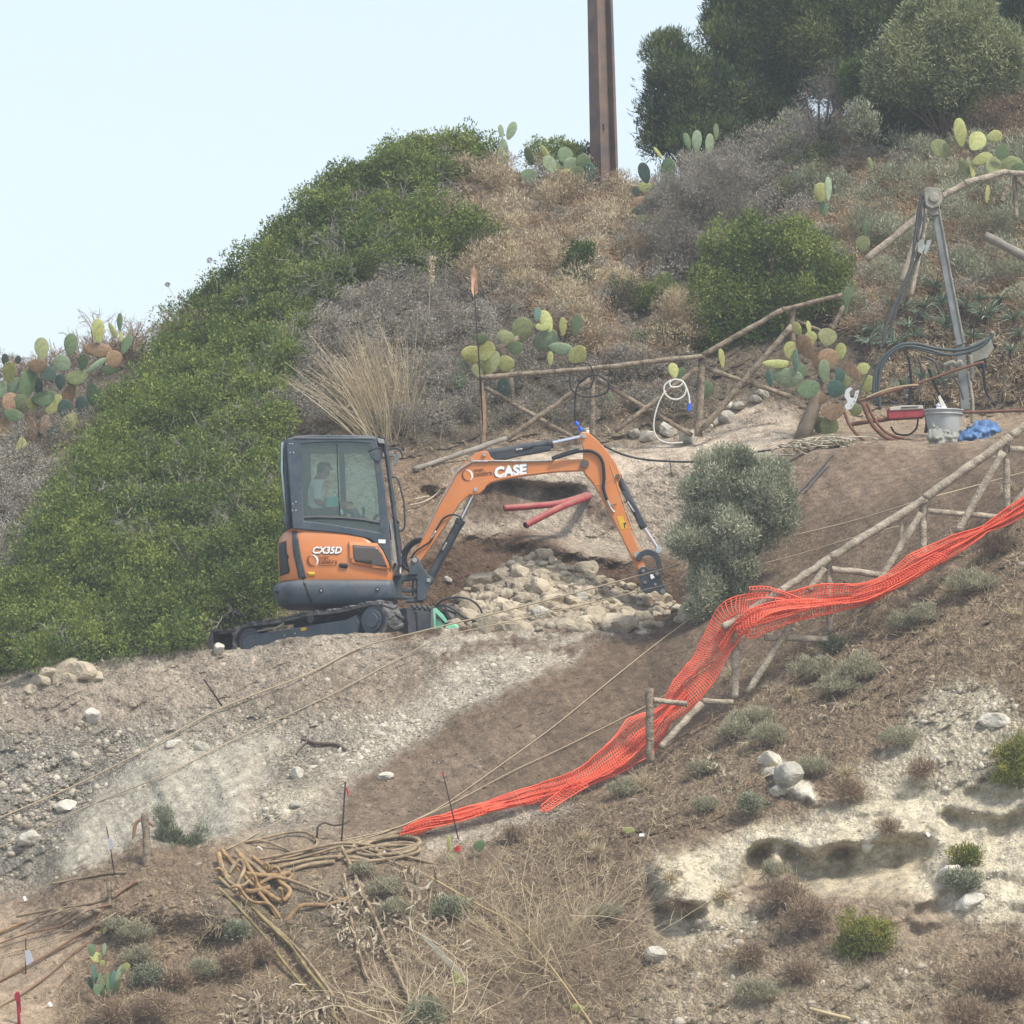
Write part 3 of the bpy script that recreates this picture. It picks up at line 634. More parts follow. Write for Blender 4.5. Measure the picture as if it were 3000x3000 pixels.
# front: outer bar frame, windscreen, lower screen
F1 = [(1126, 1289), (1135, 1350), (1148, 1450), (1160, 1550), (1172, 1655)]
for s in (-.60, .60):
    MB().tube([Vector((p.x, s, p.z)) for p in [P(u, v, -.6) for u, v in F1]], .026, 8).done('front_pillar', CHAR, cab)
for (u, v) in ((1125, 1287), (1151, 1510), (1171, 1652)):
    p = P(u, v, -.6); MB().cyl((p.x, -.62, p.z), (p.x, .62, p.z), .02, 8).done('front_crossbar', CHAR, cab)
quadstrip([(1120, 1290), (1132, 1360), (1146, 1450), (1154, 1520)], -.58, .58, 6, -.05).done('windscreen', GLASS, cab, smooth=True)
quadstrip([(1143, 1525), (1158, 1650)], -.64, .20, 3, 0).done('lower_front_panel', mat('pale_grey_panel', (.34, .36, .34), .6, var=.3), cab, solid=.02)
mb = MB(); p = P(1110, 1283, -.7)
MB().prism([(1104, 1283), (1124, 1287), (1127, 1300), (1108, 1298)], -.66, .66).done('roof_front_cap', mat('pale_grey_panel', (.34, .36, .34)), cab, bevel=.006)
for (u, v) in ((849, 1300), (857, 1300), (850, 1326), (860, 1326), (858, 1476), (867, 1470), (857, 1495), (867, 1495)):
    p = P(u, v, -.78); MB().cyl((p.x, -.788, p.z), (p.x, -.775, p.z), .009, 8).done('rivet', PIN, cab)
mb = MB(); mb.prism([(1108, 1580), (1130, 1581), (1129, 1592), (1109, 1591)], -.785, -.779); mb.done('white_label', WHITE, cab)
# wiper box and work lamp at the front top of the side window
MB().prism([(1047, 1302), (1085, 1305), (1100, 1317), (1078, 1318), (1052, 1315)], -.70, -.60).done('wiper_motor', BLACK, cab, bevel=.01)
MB().tube(uvpath([(1078, 1322), (1110, 1311), (1119, 1330), (1116, 1345)], -.80), .008, 6).done('mirror_arm', CHAR, cab)
MB().prism([(1080, 1325), (1112, 1314), (1120, 1340), (1108, 1355), (1088, 1342)], -.80, -.76).done('side_mirror', STEELB, cab, bevel=.012)
mr_ = bpy.data.objects.new('front_mirror', None); COL.objects.link(mr_); mr_.parent = cab
MB().tube(uvpath([(1136, 1317), (1150, 1314), (1168, 1315), (1176, 1326), (1179, 1340), (1174, 1342)], .35), .012, 6).done('mirror_arm', CHAR, cab)
bpy.data.objects.remove(mr_)
mb = MB(); pts = []
for k in range(16):
    a = 2*math.pi*k/16; pts.append((1161+7*math.cos(a)-4*math.sin(a), 1344+21*math.sin(a)-1*math.cos(a)))
mb.prism(pts, .30, .36); mb.done('front_mirror', GREYM, cab, bevel=.01)
MB().prism([(1136, 1322), (1152, 1324), (1152, 1338), (1138, 1338)], .30, .36).done('work_lamp', GREYM, cab, bevel=.01)
MB().tube(uvpath([(1146, 1397), (1158, 1398), (1167, 1407), (1176, 1440), (1183, 1470), (1186, 1520), (1185, 1544), (1178, 1553), (1166, 1554)], -.5), .011, 8).done('grab_handle', CHAR, cab)
for nm, m, pl in (('sun_shade', mat('teal_sticker', (.16, .45, .40), .5), [(954, 1457), (990, 1453), (992, 1484), (957, 1486)]), ('white_handle', WHITE, [(997, 1492), (1002, 1491), (1006, 1506), (998, 1506)])):
    mb = MB(); mb.prism(pl, -.742, -.738); mb.done(nm, m, cab)
# cab interior
MB().prism([(885, 1400), (905, 1398), (912, 1500), (905, 1520), (890, 1520)], -.25, .25).done('seat_back', BLACK, cab, bevel=.03)
MB().prism([(900, 1498), (972, 1492), (974, 1512), (900, 1520)], -.25, .25).done('seat', BLACK, cab, bevel=.02)
MB().prism([(858, 1520), (1140, 1528), (1146, 1560), (858, 1545)], -.66, .66).done('cab_floor', BLACK, cab)
MB().tube(uvpath([(1062, 1520), (1066, 1500), (1063, 1486)], -.3), .016, 8).done('control_lever', BLACK, cab)
MB().tube(uvpath([(1100, 1528), (1098, 1516), (1108, 1508)], -.3), .02, 8).done('control_lever', BLACK, cab)
MB().prism([(870, 1295), (1100, 1295), (1100, 1301), (870, 1303)], -.66, .66).done('headliner', BLACK, cab)

# ---- slew ring, undercarriage (turned about 35 degrees and tilted with the bench)
phi, tau = R(33), R(6.3)
ex = Vector((math.cos(phi)*math.cos(tau), -math.sin(phi)*math.cos(tau), math.sin(tau))); ey = Vector((math.sin(phi), math.cos(phi), 0)); ez = ex.cross(ey)
def L(a, b_, c_): return C0+ex*a+ey*b_+ez*c_
rot = Matrix((ex, ey, ez)).transposed()
und = bpy.data.objects.new('undercarriage', None); COL.objects.link(und); und.parent = EX
mb = MB(); mb.cyl(L(0, 0, -.14), L(0, 0, .05), .34, 32); mb.cyl(L(0, 0, -.12), L(0, 0, -.02), .38, 32); mb.done('slew_ring', BLACK, und)
ZC = -.33
mb = MB(); mb.box(L(0, 0, -.26), (.95, .9, .22), rot); mb.box(L(.55, 0, -.28), (.5, .5, .3), rot); mb.done('track_frame_centre', CHAR, und, bevel=.02)
mb = MB(); mb.box(L(.93, .08, -.34), (.16, .66, .34), rot); mb.box(L(1.02, .1, -.33), (.05, .38, .24), rot)
for k in range(4): mb.cyl(L(1.03, -.1+.11*k, -.18), L(.98, -.1+.11*k, -.13), .02, 8)
mb.done('hydraulic_block', CHAR, und, bevel=.01)
for sgn in (-1, 1):
    rA, rB, xA, xB = .20, .19, .90, -.90
    # belt centreline
    cl = []
    for k in range(13): a = R(-90+180*k/12); cl.append((xA+rA*math.cos(a), ZC+rA*math.sin(a)))
    for k in range(1, 16): q = k/16; cl.append((xA+(xB-xA)*q, ZC+rA+(rB-rA)*q-.018*math.sin(math.pi*q*2)**2))
    for k in range(13): a = R(90+180*k/12); cl.append((xB+rB*math.cos(a), ZC+rB*math.sin(a)))
    for k in range(1, 16): q = k/16; cl.append((xB+(xA-xB)*q, ZC-rB))
    y0, y1 = sgn*.66-.15, sgn*.66+.15; n = len(cl)
    mb = MB(); vs = []
    for i, (x, z) in enumerate(cl):
        xa, za = cl[i-1]; xb, zb = cl[(i+1) % n]; tx, tz = xb-xa, zb-za; l_ = math.hypot(tx, tz); nx, nz = tz/l_, -tx/l_
        for (yy_, dd) in ((y0, -.022), (y0, .012), (y1, .012), (y1, -.022)): vs.append(L(x+nx*dd, yy_, z+nz*dd))
    fs = []
    for i in range(n):
        j = (i+1) % n
        for k in range(4): fs.append((i*4+k, i*4+(k+1) % 4, j*4+(k+1) % 4, j*4+k))
    mb.add(vs, fs)
    per = [0]
    for i in range(n): per.append(per[-1]+math.dist(cl[i], cl[(i+1) % n]))
    tot = per[-1]; nl = 42
    for k in range(nl):
        s_ = tot*k/nl; i = max(j for j in range(n) if per[j] <= s_); q = (s_-per[i])/max(per[i+1]-per[i], 1e-6)
        (xa, za), (xb, zb) = cl[i], cl[(i+1) % n]; x = xa+(xb-xa)*q; z = za+(zb-za)*q; tx, tz = xb-xa, zb-za; l_ = math.hypot(tx, tz); tx /= l_; tz /= l_; nx, nz = tz, -tx
        for half in (0, 1):
            ya = y0+half*.155; yb = ya+.145; sh = .05*(-1 if (half+k) % 2 else 1)*.5
            c1, c2 = [], []
            for (yy_, so) in ((ya, sh), (yb, -sh)):
                for (dt, dn) in ((-.024, .0), (-.017, .036), (.017, .036), (.024, .0)):
                    c1.append(L(x+tx*(dt+so)+nx*dn, yy_, z+tz*(dt+so)+nz*dn))
            mb.add(c1, [(0, 1, 2, 3), (7, 6, 5, 4), (0, 4, 5, 1), (1, 5, 6, 2), (2, 6, 7, 3), (3, 7, 4, 0)])
    trk = mb.done('track', RUB, und)
    yo = sgn*.66-.13
    mb = MB(); mb.cyl(L(xA, yo, ZC), L(xA, sgn*.66+.1, ZC), .172, 28); mb.cyl(L(xA, yo-.03, ZC), L(xA, yo, ZC), .125, 24); mb.cyl(L(xA, yo-.05, ZC), L(xA, yo-.02, ZC), .085, 20)
    for k in range(8):
        a = math.pi*k/4; mb.cyl(L(xA+.10*math.cos(a), yo-.036, ZC+.1*math.sin(a)), L(xA+.1*math.cos(a), yo-.02, ZC+.1*math.sin(a)), .01, 6)
    mb.done('sprocket', STEELB, trk, bevel=.006)
    mb = MB(); mb.cyl(L(xB+.03, yo, ZC), L(xB+.03, sgn*.66+.1, ZC), .16, 24); mb.done('idler', CHAR, trk, bevel=.01)
    mb = MB(); mb.cyl(L(.03, yo-.02, ZC+.135), L(.03, sgn*.66+.1, ZC+.135), .045, 18); mb.done('carrier_roller', CHAR, trk, bevel=.006)
    for k in range(4): MB().cyl(L(-.6+.36*k, yo, ZC-.115), L(-.6+.36*k, sgn*.66+.1, ZC-.115), .06, 16).done('track_roller', CHAR, trk, bevel=.006)
    mb = MB(); a = [(-.96, -.11), (-.96, .03), (-.86, .07), (.52, .06), (.66, .10), (.70, .0), (.66, -.11)]
    vs = [L(x, yo-.005, ZC+z) for x, z in a]+[L(x, yo+.2, ZC+z) for x, z in a]; n = len(a)
    mb.add(vs, [tuple(range(n)), tuple(range(2*n-1, n-1, -1))]+[(i, (i+1) % n, n+(i+1) % n, n+i) for i in range(n)])
    mb.done('side_frame', STEELB, trk, bevel=.01)
    if sgn < 0:
        mb = MB(); mb.box(L(-.08, yo-.008, ZC+.035), (.075, .006, .035), rot); mb.done('warning_sticker', YELL, trk)
        for x in (-.21, -.36): MB().cyl(L(x, yo-.012, ZC+.0), L(x, yo, ZC+.0), .01, 8).done('bolt', PIN, trk)
        mb = MB(); mb.box(L(-.55, yo+.03, ZC+.10), (.35, .12, .012), rot); mb.box(L(-.42, yo-.02, ZC+.11), (.16, .02, .02), rot @ Matrix.Rotation(R(-20), 3, 'Y')); mb.done('dirt_plate', mat('pale_mud', (.3, .26, .2), .95), trk)
bl = MB()
prof = [(-1.38, .17), (-1.42, .12), (-1.44, .0), (-1.42, -.12), (-1.37, -.17)]
vs = [L(x, y, ZC+.02+z) for y in (-.84, .84) for x, z in prof]+[L(x+.025, y, ZC+.02+z) for y in (-.84, .84) for x, z in prof]; k = len(prof)
fs = []
for i in range(k-1): fs += [(i, i+1, k+i+1, k+i), (2*k+i+1, 2*k+i, 3*k+i, 3*k+i+1), (i+1, i, 2*k+i, 2*k+i+1), (k+i, k+i+1, 3*k+i+1, 3*k+i)]
fs += [(0, k, 3*k, 2*k), (k-1, 3*k-1, 4*k-1, 2*k-1)]
bl.add(vs, fs)
for y in (-.84, .84): bl.box(L(-1.385, y, ZC+.02), (.07, .02, .36), rot)
bl.box(L(-1.36, 0, ZC+.18), (.09, 1.66, .03), rot)
bl.box(L(-1.34, 0, ZC+.02), (.05, 1.6, .05), rot)
for y in (-.3, .3): bl.box(L(-1.0, y, ZC-.02), (.7, .09, .11), rot)
bl.box(L(-1.28, -.55, ZC+.15), (.12, .4, .02), rot)
bl.done('dozer_blade', mat('worn_blade', (.09, .085, .085), .6, .4, .4, 6), und, bevel=.008)

# ---- swing bracket, boom, arm
mb = MB()
BR = [(1150, 1690), (1184, 1683), (1196, 1672), (1203, 1645), (1210, 1630), (1218, 1628), (1227, 1636), (1236, 1660), (1255, 1684), (1268, 1694), (1266, 1704), (1256, 1718), (1252, 1745), (1246, 1758), (1222, 1762), (1188, 1763), (1186, 1757), (1218, 1752), (1218, 1745), (1190, 1744), (1182, 1738), (1180, 1726), (1218, 1726), (1219, 1720), (1188, 1718), (1180, 1712), (1182, 1704), (1218, 1698), (1216, 1690), (1205, 1686)]
TOPB = [(1196, 1684), (1203, 1645), (1210, 1630), (1218, 1628), (1227, 1636), (1236, 1660), (1255, 1684), (1268, 1694), (1266, 1704), (1256, 1718), (1252, 1745), (1246, 1758), (1222, 1761), (1222, 1684)]
swb = bpy.data.objects.new('swing_bracket', None); COL.objects.link(swb); swb.parent = EX
for a, bq in ((-.17, -.12), (.12, .17)): mb.prism(TOPB, a, bq)
mb.prism([(1222, 1690), (1242, 1690), (1240, 1758), (1222, 1760)], -.119, .119)
mb.done('bracket_plate', STEELB, swb, bevel=.008)
mb = MB(); mb.prism([(1150, 1688), (1220, 1680), (1220, 1697), (1180, 1701), (1176, 1712), (1178, 1738), (1186, 1746), (1218, 1748), (1218, 1756), (1150, 1752)], -.13, .13)
mb.prism([(1176, 1722), (1222, 1724), (1222, 1734), (1180, 1734)], -.10, .10)
mb.prism([(1186, 1757), (1240, 1754), (1240, 1762), (1188, 1764)], -.14, .14)
mb.done('swing_post', STEELB, swb, bevel=.006)
p = P(1217, 1690, 0); MB().cyl((p.x, 0, p.z), (p.x, 0, P(1217, 1755, 0).z), .04, 16).done('swing_pin', PIN, swb)
for (u, v, r) in ((1215, 1641, .028), (1256, 1700, .024)):
    p = P(u, v, -.17); MB().cyl((p.x, -.185, p.z), (p.x, .185, p.z), r, 16).done('pin', PIN, swb)
BOOM = [(1214, 1653), (1205, 1641), (1211, 1628), (1222, 1604), (1240, 1566), (1262, 1518), (1290, 1462), (1316, 1415), (1334, 1384), (1350, 1368), (1370, 1350), (1388, 1331), (1408, 1322), (1420, 1319), (1430, 1323), (1438, 1340), (1452, 1348), (1530, 1351), (1616, 1350), (1653, 1346), (1709, 1345), (1722, 1352), (1726, 1362), (1722, 1374), (1714, 1378), (1662, 1380), (1616, 1383), (1523, 1395), (1470, 1405), (1440, 1413), (1426, 1422), (1416, 1436), (1403, 1446), (1386, 1450), (1374, 1449), (1360, 1460), (1345, 1478), (1304, 1541), (1270, 1590), (1250, 1618), (1232, 1644), (1224, 1653)]
boom = bpy.data.objects.new('boom', None); COL.objects.link(boom); boom.parent = EX
MB().prism(BOOM, -.085, .085).done('boom_beam', ORANGE, boom, bevel=.008, seg=2)
# raised edge plate seen on the near face
RIB = [(1353, 1470), (1372, 1438), (1390, 1419), (1420, 1408), (1470, 1398), (1523, 1390), (1616, 1378), (1616, 1382), (1523, 1394.5), (1470, 1404), (1440, 1412), (1426, 1421), (1416, 1435), (1403, 1445), (1386, 1449), (1374, 1448)]
MB().prism(RIB, -.097, -.0855).done('gusset_plate', ORANGE, boom, bevel=.004)
for (u, v, r) in ((1419, 1331, .024), (1394, 1434, .024), (1713, 1359, .045), (1384, 1348, .022)):
    p = P(u, v, -.1); MB().cyl((p.x, -.115, p.z), (p.x, .115, p.z), r, 18).done('pin', PIN if v != 1359 else mat('greasy_pin', (.12, .10, .09), .5, .4), boom)
text('CASE', 1448, 1400, 101, -.088, CHAR, 'lettering_outline', boom, R(6.3), .12, .085, .002)
text('CASE', 1450, 1398, 97, -.0905, WHITE, 'lettering', boom, R(6.3), .12, .058, .002)
text('over', 1388, 1383, 30, -.088, TEXTD, 'lettering', boom, R(6), 0, .004)
text('calabra', 1389, 1396, 54, -.088, TEXTD, 'lettering', boom, R(6), 0, .004)
crescent(1369, 1393, 17, -.088, boom)
ARM = [(1699, 1280), (1702, 1270), (1711, 1266), (1722, 1267), (1735, 1276), (1755, 1294), (1783, 1327), (1804, 1357), (1818, 1390), (1820, 1400), (1812, 1410), (1812, 1425), (1821, 1471), (1849, 1555), (1891, 1660), (1888, 1668), (1878, 1672), (1870, 1668), (1851, 1632), (1793, 1513), (1742, 1420), (1716, 1390), (1708, 1376), (1708, 1350), (1709, 1313)]
arm = bpy.data.objects.new('arm', None); COL.objects.link(arm); arm.parent = EX
MB().prism(ARM, -.11, .11).done('arm_beam', ORANGE, arm, bevel=.008)
MB().tube(uvpath([(1742, 1420), (1768, 1416), (1788, 1404)], -.112), .005, 5).done('weld_seam', mat('pale_orange_edge', (.7, .33, .13), .5), arm)
MB().tube([P(u, v, -.112) for u, v in ((1788, 1362), (1815, 1440), (1846, 1530), (1880, 1620))], .005, 5).done('weld_seam', mat('pale_orange_edge', (.7, .33, .13), .5), arm)
for (u, v, r) in ((1711, 1278, .026), (1713, 1359, .05), (1810, 1396, .028), (1867, 1625, .04), (1883, 1664, .03)):
    p = P(u, v, -.12); MB().cyl((p.x, -.135, p.z), (p.x, .135, p.z), r, 18).done('pin', mat('greasy_pin', (.12, .10, .09), .5, .4) if v in (1359, 1396) else PIN, arm)
MB().prism([(1807, 1514), (1824, 1511), (1838, 1547), (1821, 1552)], -.114, -.1105).done('warning_sticker', YELL, arm)
MB().prism([(1826, 1532), (1833, 1531), (1834, 1536), (1831, 1537), (1832, 1546), (1829, 1546), (1828, 1537)], -.116, -.1145).done('sticker_mark', BLACK, arm)
def cylinder(name, a, mpt, e, Y, rb, rr, parent):
    """hydraulic cylinder: barrel a->m, rod m->e"""
    A, Mq, E = P(*a, Y), P(*mpt, Y), P(*e, Y)
    o = MB().cyl(A, Mq, rb, 20); dr = (Mq-A).normalized(); o.cyl(Mq-dr*.05, Mq+dr*.012, rb*1.12, 20); o.cyl(A+Vector((0, -.05, 0)), A+Vector((0, .05, 0)), rb*1.1, 16)
    c = o.done(name, CHAR, parent, smooth=False, bevel=.006)
    r = MB().cyl(Mq-dr*.02, E, rr, 16); r.cyl(E+Vector((0, -.05, 0)), E+Vector((0, .05, 0)), rb*.95, 16); r.done('rod', CHROME, c, smooth=False, bevel=.003)
    return c
cylinder('arm_cylinder', (1419, 1331), (1617, 1299), (1711, 1278), 0, .052, .026, EX)
MB().prism([(1430, 1330), (1560, 1310), (1616, 1306), (1612, 1320), (1560, 1330), (1520, 1336), (1480, 1346), (1432, 1346)], -.05, .05).done('cylinder_guard', CHAR, EX, bevel=.01)
cylinder('boom_cylinder', (1256, 1700), (1350, 1525), (1394, 1434), 0, .052, .024, EX)
cylinder('bucket_cylinder', (1810, 1396), (1886, 1545), (1930, 1612), 0, .042, .021, EX)
MB().prism([(1822, 1440), (1832, 1440), (1868, 1490), (1892, 1540), (1884, 1546), (1872, 1540), (1862, 1505), (1840, 1480)], -.06, -.035).done('cylinder_guard', CHAR, EX, bevel=.006)
# link and quick coupler
LK = []
for k in range(9):
    a = R(168-150*k/8); LK.append((1898+38*math.cos(a), 1648-39*math.sin(a)))
LK2 = [(1898+24*math.cos(R(168-150*k/8)), 1650-24*math.sin(R(168-150*k/8))) for k in range(9)]
lk = LK+[(1941, 1660), (1938, 1690), (1924, 1692), (1925, 1660)]+LK2[::-1]
mb = MB()
for a, bq in ((-.15, -.115), (.115, .15)): mb.prism(lk, a, bq)
mb.done('bucket_link', CHAR, EX, bevel=.006)
CP = [(1870, 1672), (1878, 1662), (1890, 1660), (1902, 1668), (1914, 1664), (1928, 1668), (1938, 1680), (1936, 1694), (1944, 1712), (1952, 1726), (1951, 1736), (1943, 1741), (1932, 1738), (1920, 1730), (1906, 1736), (1892, 1740), (1878, 1730), (1872, 1712), (1876, 1696), (1870, 1684)]
mb = MB()
for a, bq in ((-.14, -.10), (.10, .14)): mb.prism(CP, a, bq)
mb.prism([(1884, 1680), (1930, 1684), (1936, 1720), (1886, 1728)], -.099, .099)
cp = mb.done('quick_coupler', CHAR, EX, bevel=.006)
for (u, v, r) in ((1884, 1672, .022), (1925, 1680, .022), (1942, 1732, .03), (1890, 1706, .02), (1920, 1712, .018)):
    p = P(u, v, -.14); MB().cyl((p.x, -.155, p.z), (p.x, .155, p.z), r, 14).done('pin', GREYM, cp)
MB().prism([(1904, 1684), (1912, 1682), (1918, 1692), (1908, 1697)], -.148, -.141).done('white_label', WHITE, cp)
# hoses and steel lines
def hose(l, Y, r, nm='hydraulic_hose', m=None, parent=EX): return MB().tube(uvpath(l, Y), r, 8).done(nm, m or HOSE, parent, smooth=True)
hose([(1430, 1352), (1395, 1352), (1384, 1353), (1344, 1378), (1330, 1400), (1290, 1470), (1262, 1524), (1232, 1586)], -.10, .011, 'steel_pipe', PIN)
hose([(1384, 1352), (1440, 1350), (1530, 1351), (1610, 1349), (1622, 1346)], -.10, .011, 'steel_pipe', PIN)
hose([(1618, 1345), (1660, 1332), (1700, 1322), (1730, 1321), (1752, 1332), (1766, 1356), (1770, 1400), (1768, 1430), (1778, 1465)], -.135, .018)
hose([(1616, 1342), (1655, 1328), (1698, 1316)], -.09, .015)
hose([(1778, 1463), (1784, 1478), (1790, 1490), (1800, 1502)], -.13, .014, 'hose_fitting', PIN)
hose([(1779, 1482), (1806, 1476)], -.13, .008, 'hose_fitting', GREYM)
hose([(1236, 1578), (1210, 1585), (1184, 1612), (1178, 1640), (1186, 1662), (1200, 1672)], -.10, .020)
hose([(1240, 1584), (1214, 1592), (1192, 1618), (1188, 1644), (1194, 1664)], -.06, .020)
hose([(1352, 1524), (1345, 1512), (1325, 1508), (1300, 1518), (1285, 1540), (1272, 1562), (1262, 1585), (1240, 1600), (1216, 1618), (1204, 1635)], -.115, .011)
hose([(1277, 1556), (1262, 1578)], -.12, .014, 'hose_fitting', PIN)
hose([(1308, 1590), (1296, 1612)], -.06, .012, 'hose_fitting', PIN)
hose([(1511, 1318), (1530, 1316)], -.058, .013, 'hose_fitting', PIN)
hose([(1530, 1316), (1552, 1312), (1562, 1307)], -.058, .008)
hose([(1838, 1470), (1850, 1488), (1858, 1500)], -.065, .010, 'hose_fitting', PIN)
mb = MB(); mb.prism([(1152, 1650), (1176, 1650), (1176, 1686), (1154, 1686)], -.3, .1); mb.done('valve_block', GREYM, EX, bevel=.01)
mb = MB(); mb.prism([(1170, 1623), (1176, 1623), (1175, 1680), (1171, 1680)], -.32, -.30); mb.done('white_label', WHITE, EX)

# ================================================================== OPERATOR
def figure(name, joints, edges, mats_, label, parts_):
    me = bpy.data.meshes.new(name); names = list(joints); me.from_pydata([joints[k][0] for k in names], [(names.index(a), names.index(b_)) for a, b_ in edges], [])
    o = bpy.data.objects.new(name, me); COL.objects.link(o)
    sk = o.modifiers.new('skin', 'SKIN'); me.skin_vertices  # layer
    for i, k in enumerate(names): r = joints[k][1]; me.skin_vertices[0].data[i].radius = (r[0], r[1]) if isinstance(r, tuple) else (r, r)
    me.skin_vertices[0].data[0].use_root = True
    sb = o.modifiers.new('sub', 'SUBSURF'); sb.levels = 2; sb.render_levels = 2
    dg = bpy.context.evaluated_depsgraph_get(); dg.update(); m2 = bpy.data.meshes.new_from_object(o.evaluated_get(dg)); bpy.data.objects.remove(o)
    for m in mats_: m2.materials.append(m)
    for p in m2.polygons: p.use_smooth = True
    o = bpy.data.objects.new(name, m2); COL.objects.link(o); return o
SKINM = mat('tanned_skin', (.33, .19, .13), .6, 0, .1, 10); SHIRT = mat('white_cotton', (.78, .80, .78), .85, 0, .06, 20, bump=.2, bscale=14)
HAIR = mat('dark_hair', (.03, .025, .022), .7); JEAN = mat('blue_trousers', (.06, .08, .13), .9)
def Q(u, v, y): p = P(u, v, y); return p
pelv = Q(922, 1494, -.12)
J = {'pelvis': (pelv, (.16, .12)), 'waist': (Q(920, 1472, -.12), (.155, .115)), 'chest': (Q(924, 1438, -.12), (.17, .125)), 'neckb': (Q(932, 1408, -.12), (.07, .07)), 'neck': (Q(940, 1398, -.12), (.055, .055)),
     'head1': (Q(946, 1384, -.12), (.075, .085)), 'head2': (Q(950, 1366, -.12), (.08, .095)), 'head3': (Q(950, 1352, -.12), (.06, .075)),
     'shN': (Q(928, 1418, -.31), .062), 'elN': (Q(930, 1472, -.36), .045), 'wrN': (Q(985, 1484, -.34), .03), 'haN': (Q(1003, 1482, -.33), (.026, .038)),
     'shF': (Q(928, 1418, .07), .062), 'elF': (Q(945, 1470, .14), .045), 'wrF': (Q(1005, 1478, .10), .03), 'haF': (Q(1024, 1474, .10), (.026, .038)),
     'hiN': (Q(930, 1498, -.22), .095), 'knN': (Q(1030, 1488, -.26), .066), 'anN': (Q(1048, 1522, -.24), .045), 'toN': (Q(1078, 1524, -.24), .04),
     'hiF': (Q(930, 1498, -.02), .095), 'knF': (Q(1030, 1486, .06), .066), 'anF': (Q(1050, 1522, .06), .045), 'toF': (Q(1080, 1524, .06), .04)}
E = [('pelvis', 'waist'), ('waist', 'chest'), ('chest', 'neckb'), ('neckb', 'neck'), ('neck', 'head1'), ('head1', 'head2'), ('head2', 'head3'), ('chest', 'shN'), ('shN', 'elN'), ('elN', 'wrN'), ('wrN', 'haN'), ('chest', 'shF'), ('shF', 'elF'), ('elF', 'wrF'), ('wrF', 'haF'),
     ('pelvis', 'hiN'), ('hiN', 'knN'), ('knN', 'anN'), ('anN', 'toN'), ('pelvis', 'hiF'), ('hiF', 'knF'), ('knF', 'anF'), ('anF', 'toF')]
per_ = figure('person', J, E, [SKINM, SHIRT, JEAN, HAIR], '', None)
tag(per_, 'person in a white t-shirt sitting at the controls inside the glazed cab', 'person')
for p in per_.data.polygons:
    c = p.center; u_, v_ = UV(np.array([c.x, c.y, c.z]))
    if v_ > 1486 and u_ < 1090 and abs(c.y+.12) < .4 and not (u_ > 975 and c.z > P(980, 1490, -.3).z): p.material_index = 2
    elif v_ > 1404 and c.z > 0 and u_ < 948 and v_ < 1488: p.material_index = 1 if v_ < 1462 or abs(c.y+.12) < .2 else 0
    elif v_ > 1404 and u_ < 965 and v_ < 1450: p.material_index = 1
    elif v_ < 1366 or (u_ < 944 and v_ < 1384): p.material_index = 3
# face details
hd = per_
mb = MB(); a = Q(968, 1374, -.12); mb.tube([Q(964, 1366, -.12), Q(972, 1374, -.12), Q(965, 1379, -.12)], [.010, .016, .008], 8); mb.done('nose', SKINM, hd, smooth=True)
MB().tube([Q(948, 1369, -.215), Q(949, 1378, -.213)], [.014, .008], 8).done('ear', SKINM, hd, smooth=True)
for y in (-.16, -.08): MB().tube([Q(964, 1367, y), Q(966, 1367, y)], .008, 8).done('eye', BLACK, hd, smooth=True)
MB().tube([Q(964, 1384, -.15), Q(965, 1384, -.09)], .006, 6).done('mouth', mat('lips', (.3, .12, .1), .6), hd, smooth=True)
for nm, w_, h0 in (('N', -.33, (1003, 1482)), ('F', .10, (1024, 1474))):
    for k in range(4):
        MB().tube([Q(h0[0], h0[1]-3+2*k, w_-.02+.012*k), Q(h0[0]+8, h0[1]-2+2*k, w_-.02+.012*k), Q(h0[0]+10, h0[1]+4+k, w_-.01+.012*k)], [.010, .009, .007], 6).done('finger', SKINM, hd, smooth=True)
    MB().tube([Q(h0[0]-3, h0[1]-2, w_+.02), Q(h0[0]+5, h0[1]-6, w_+.03)], [.011, .008], 6).done('thumb', SKINM, hd, smooth=True)
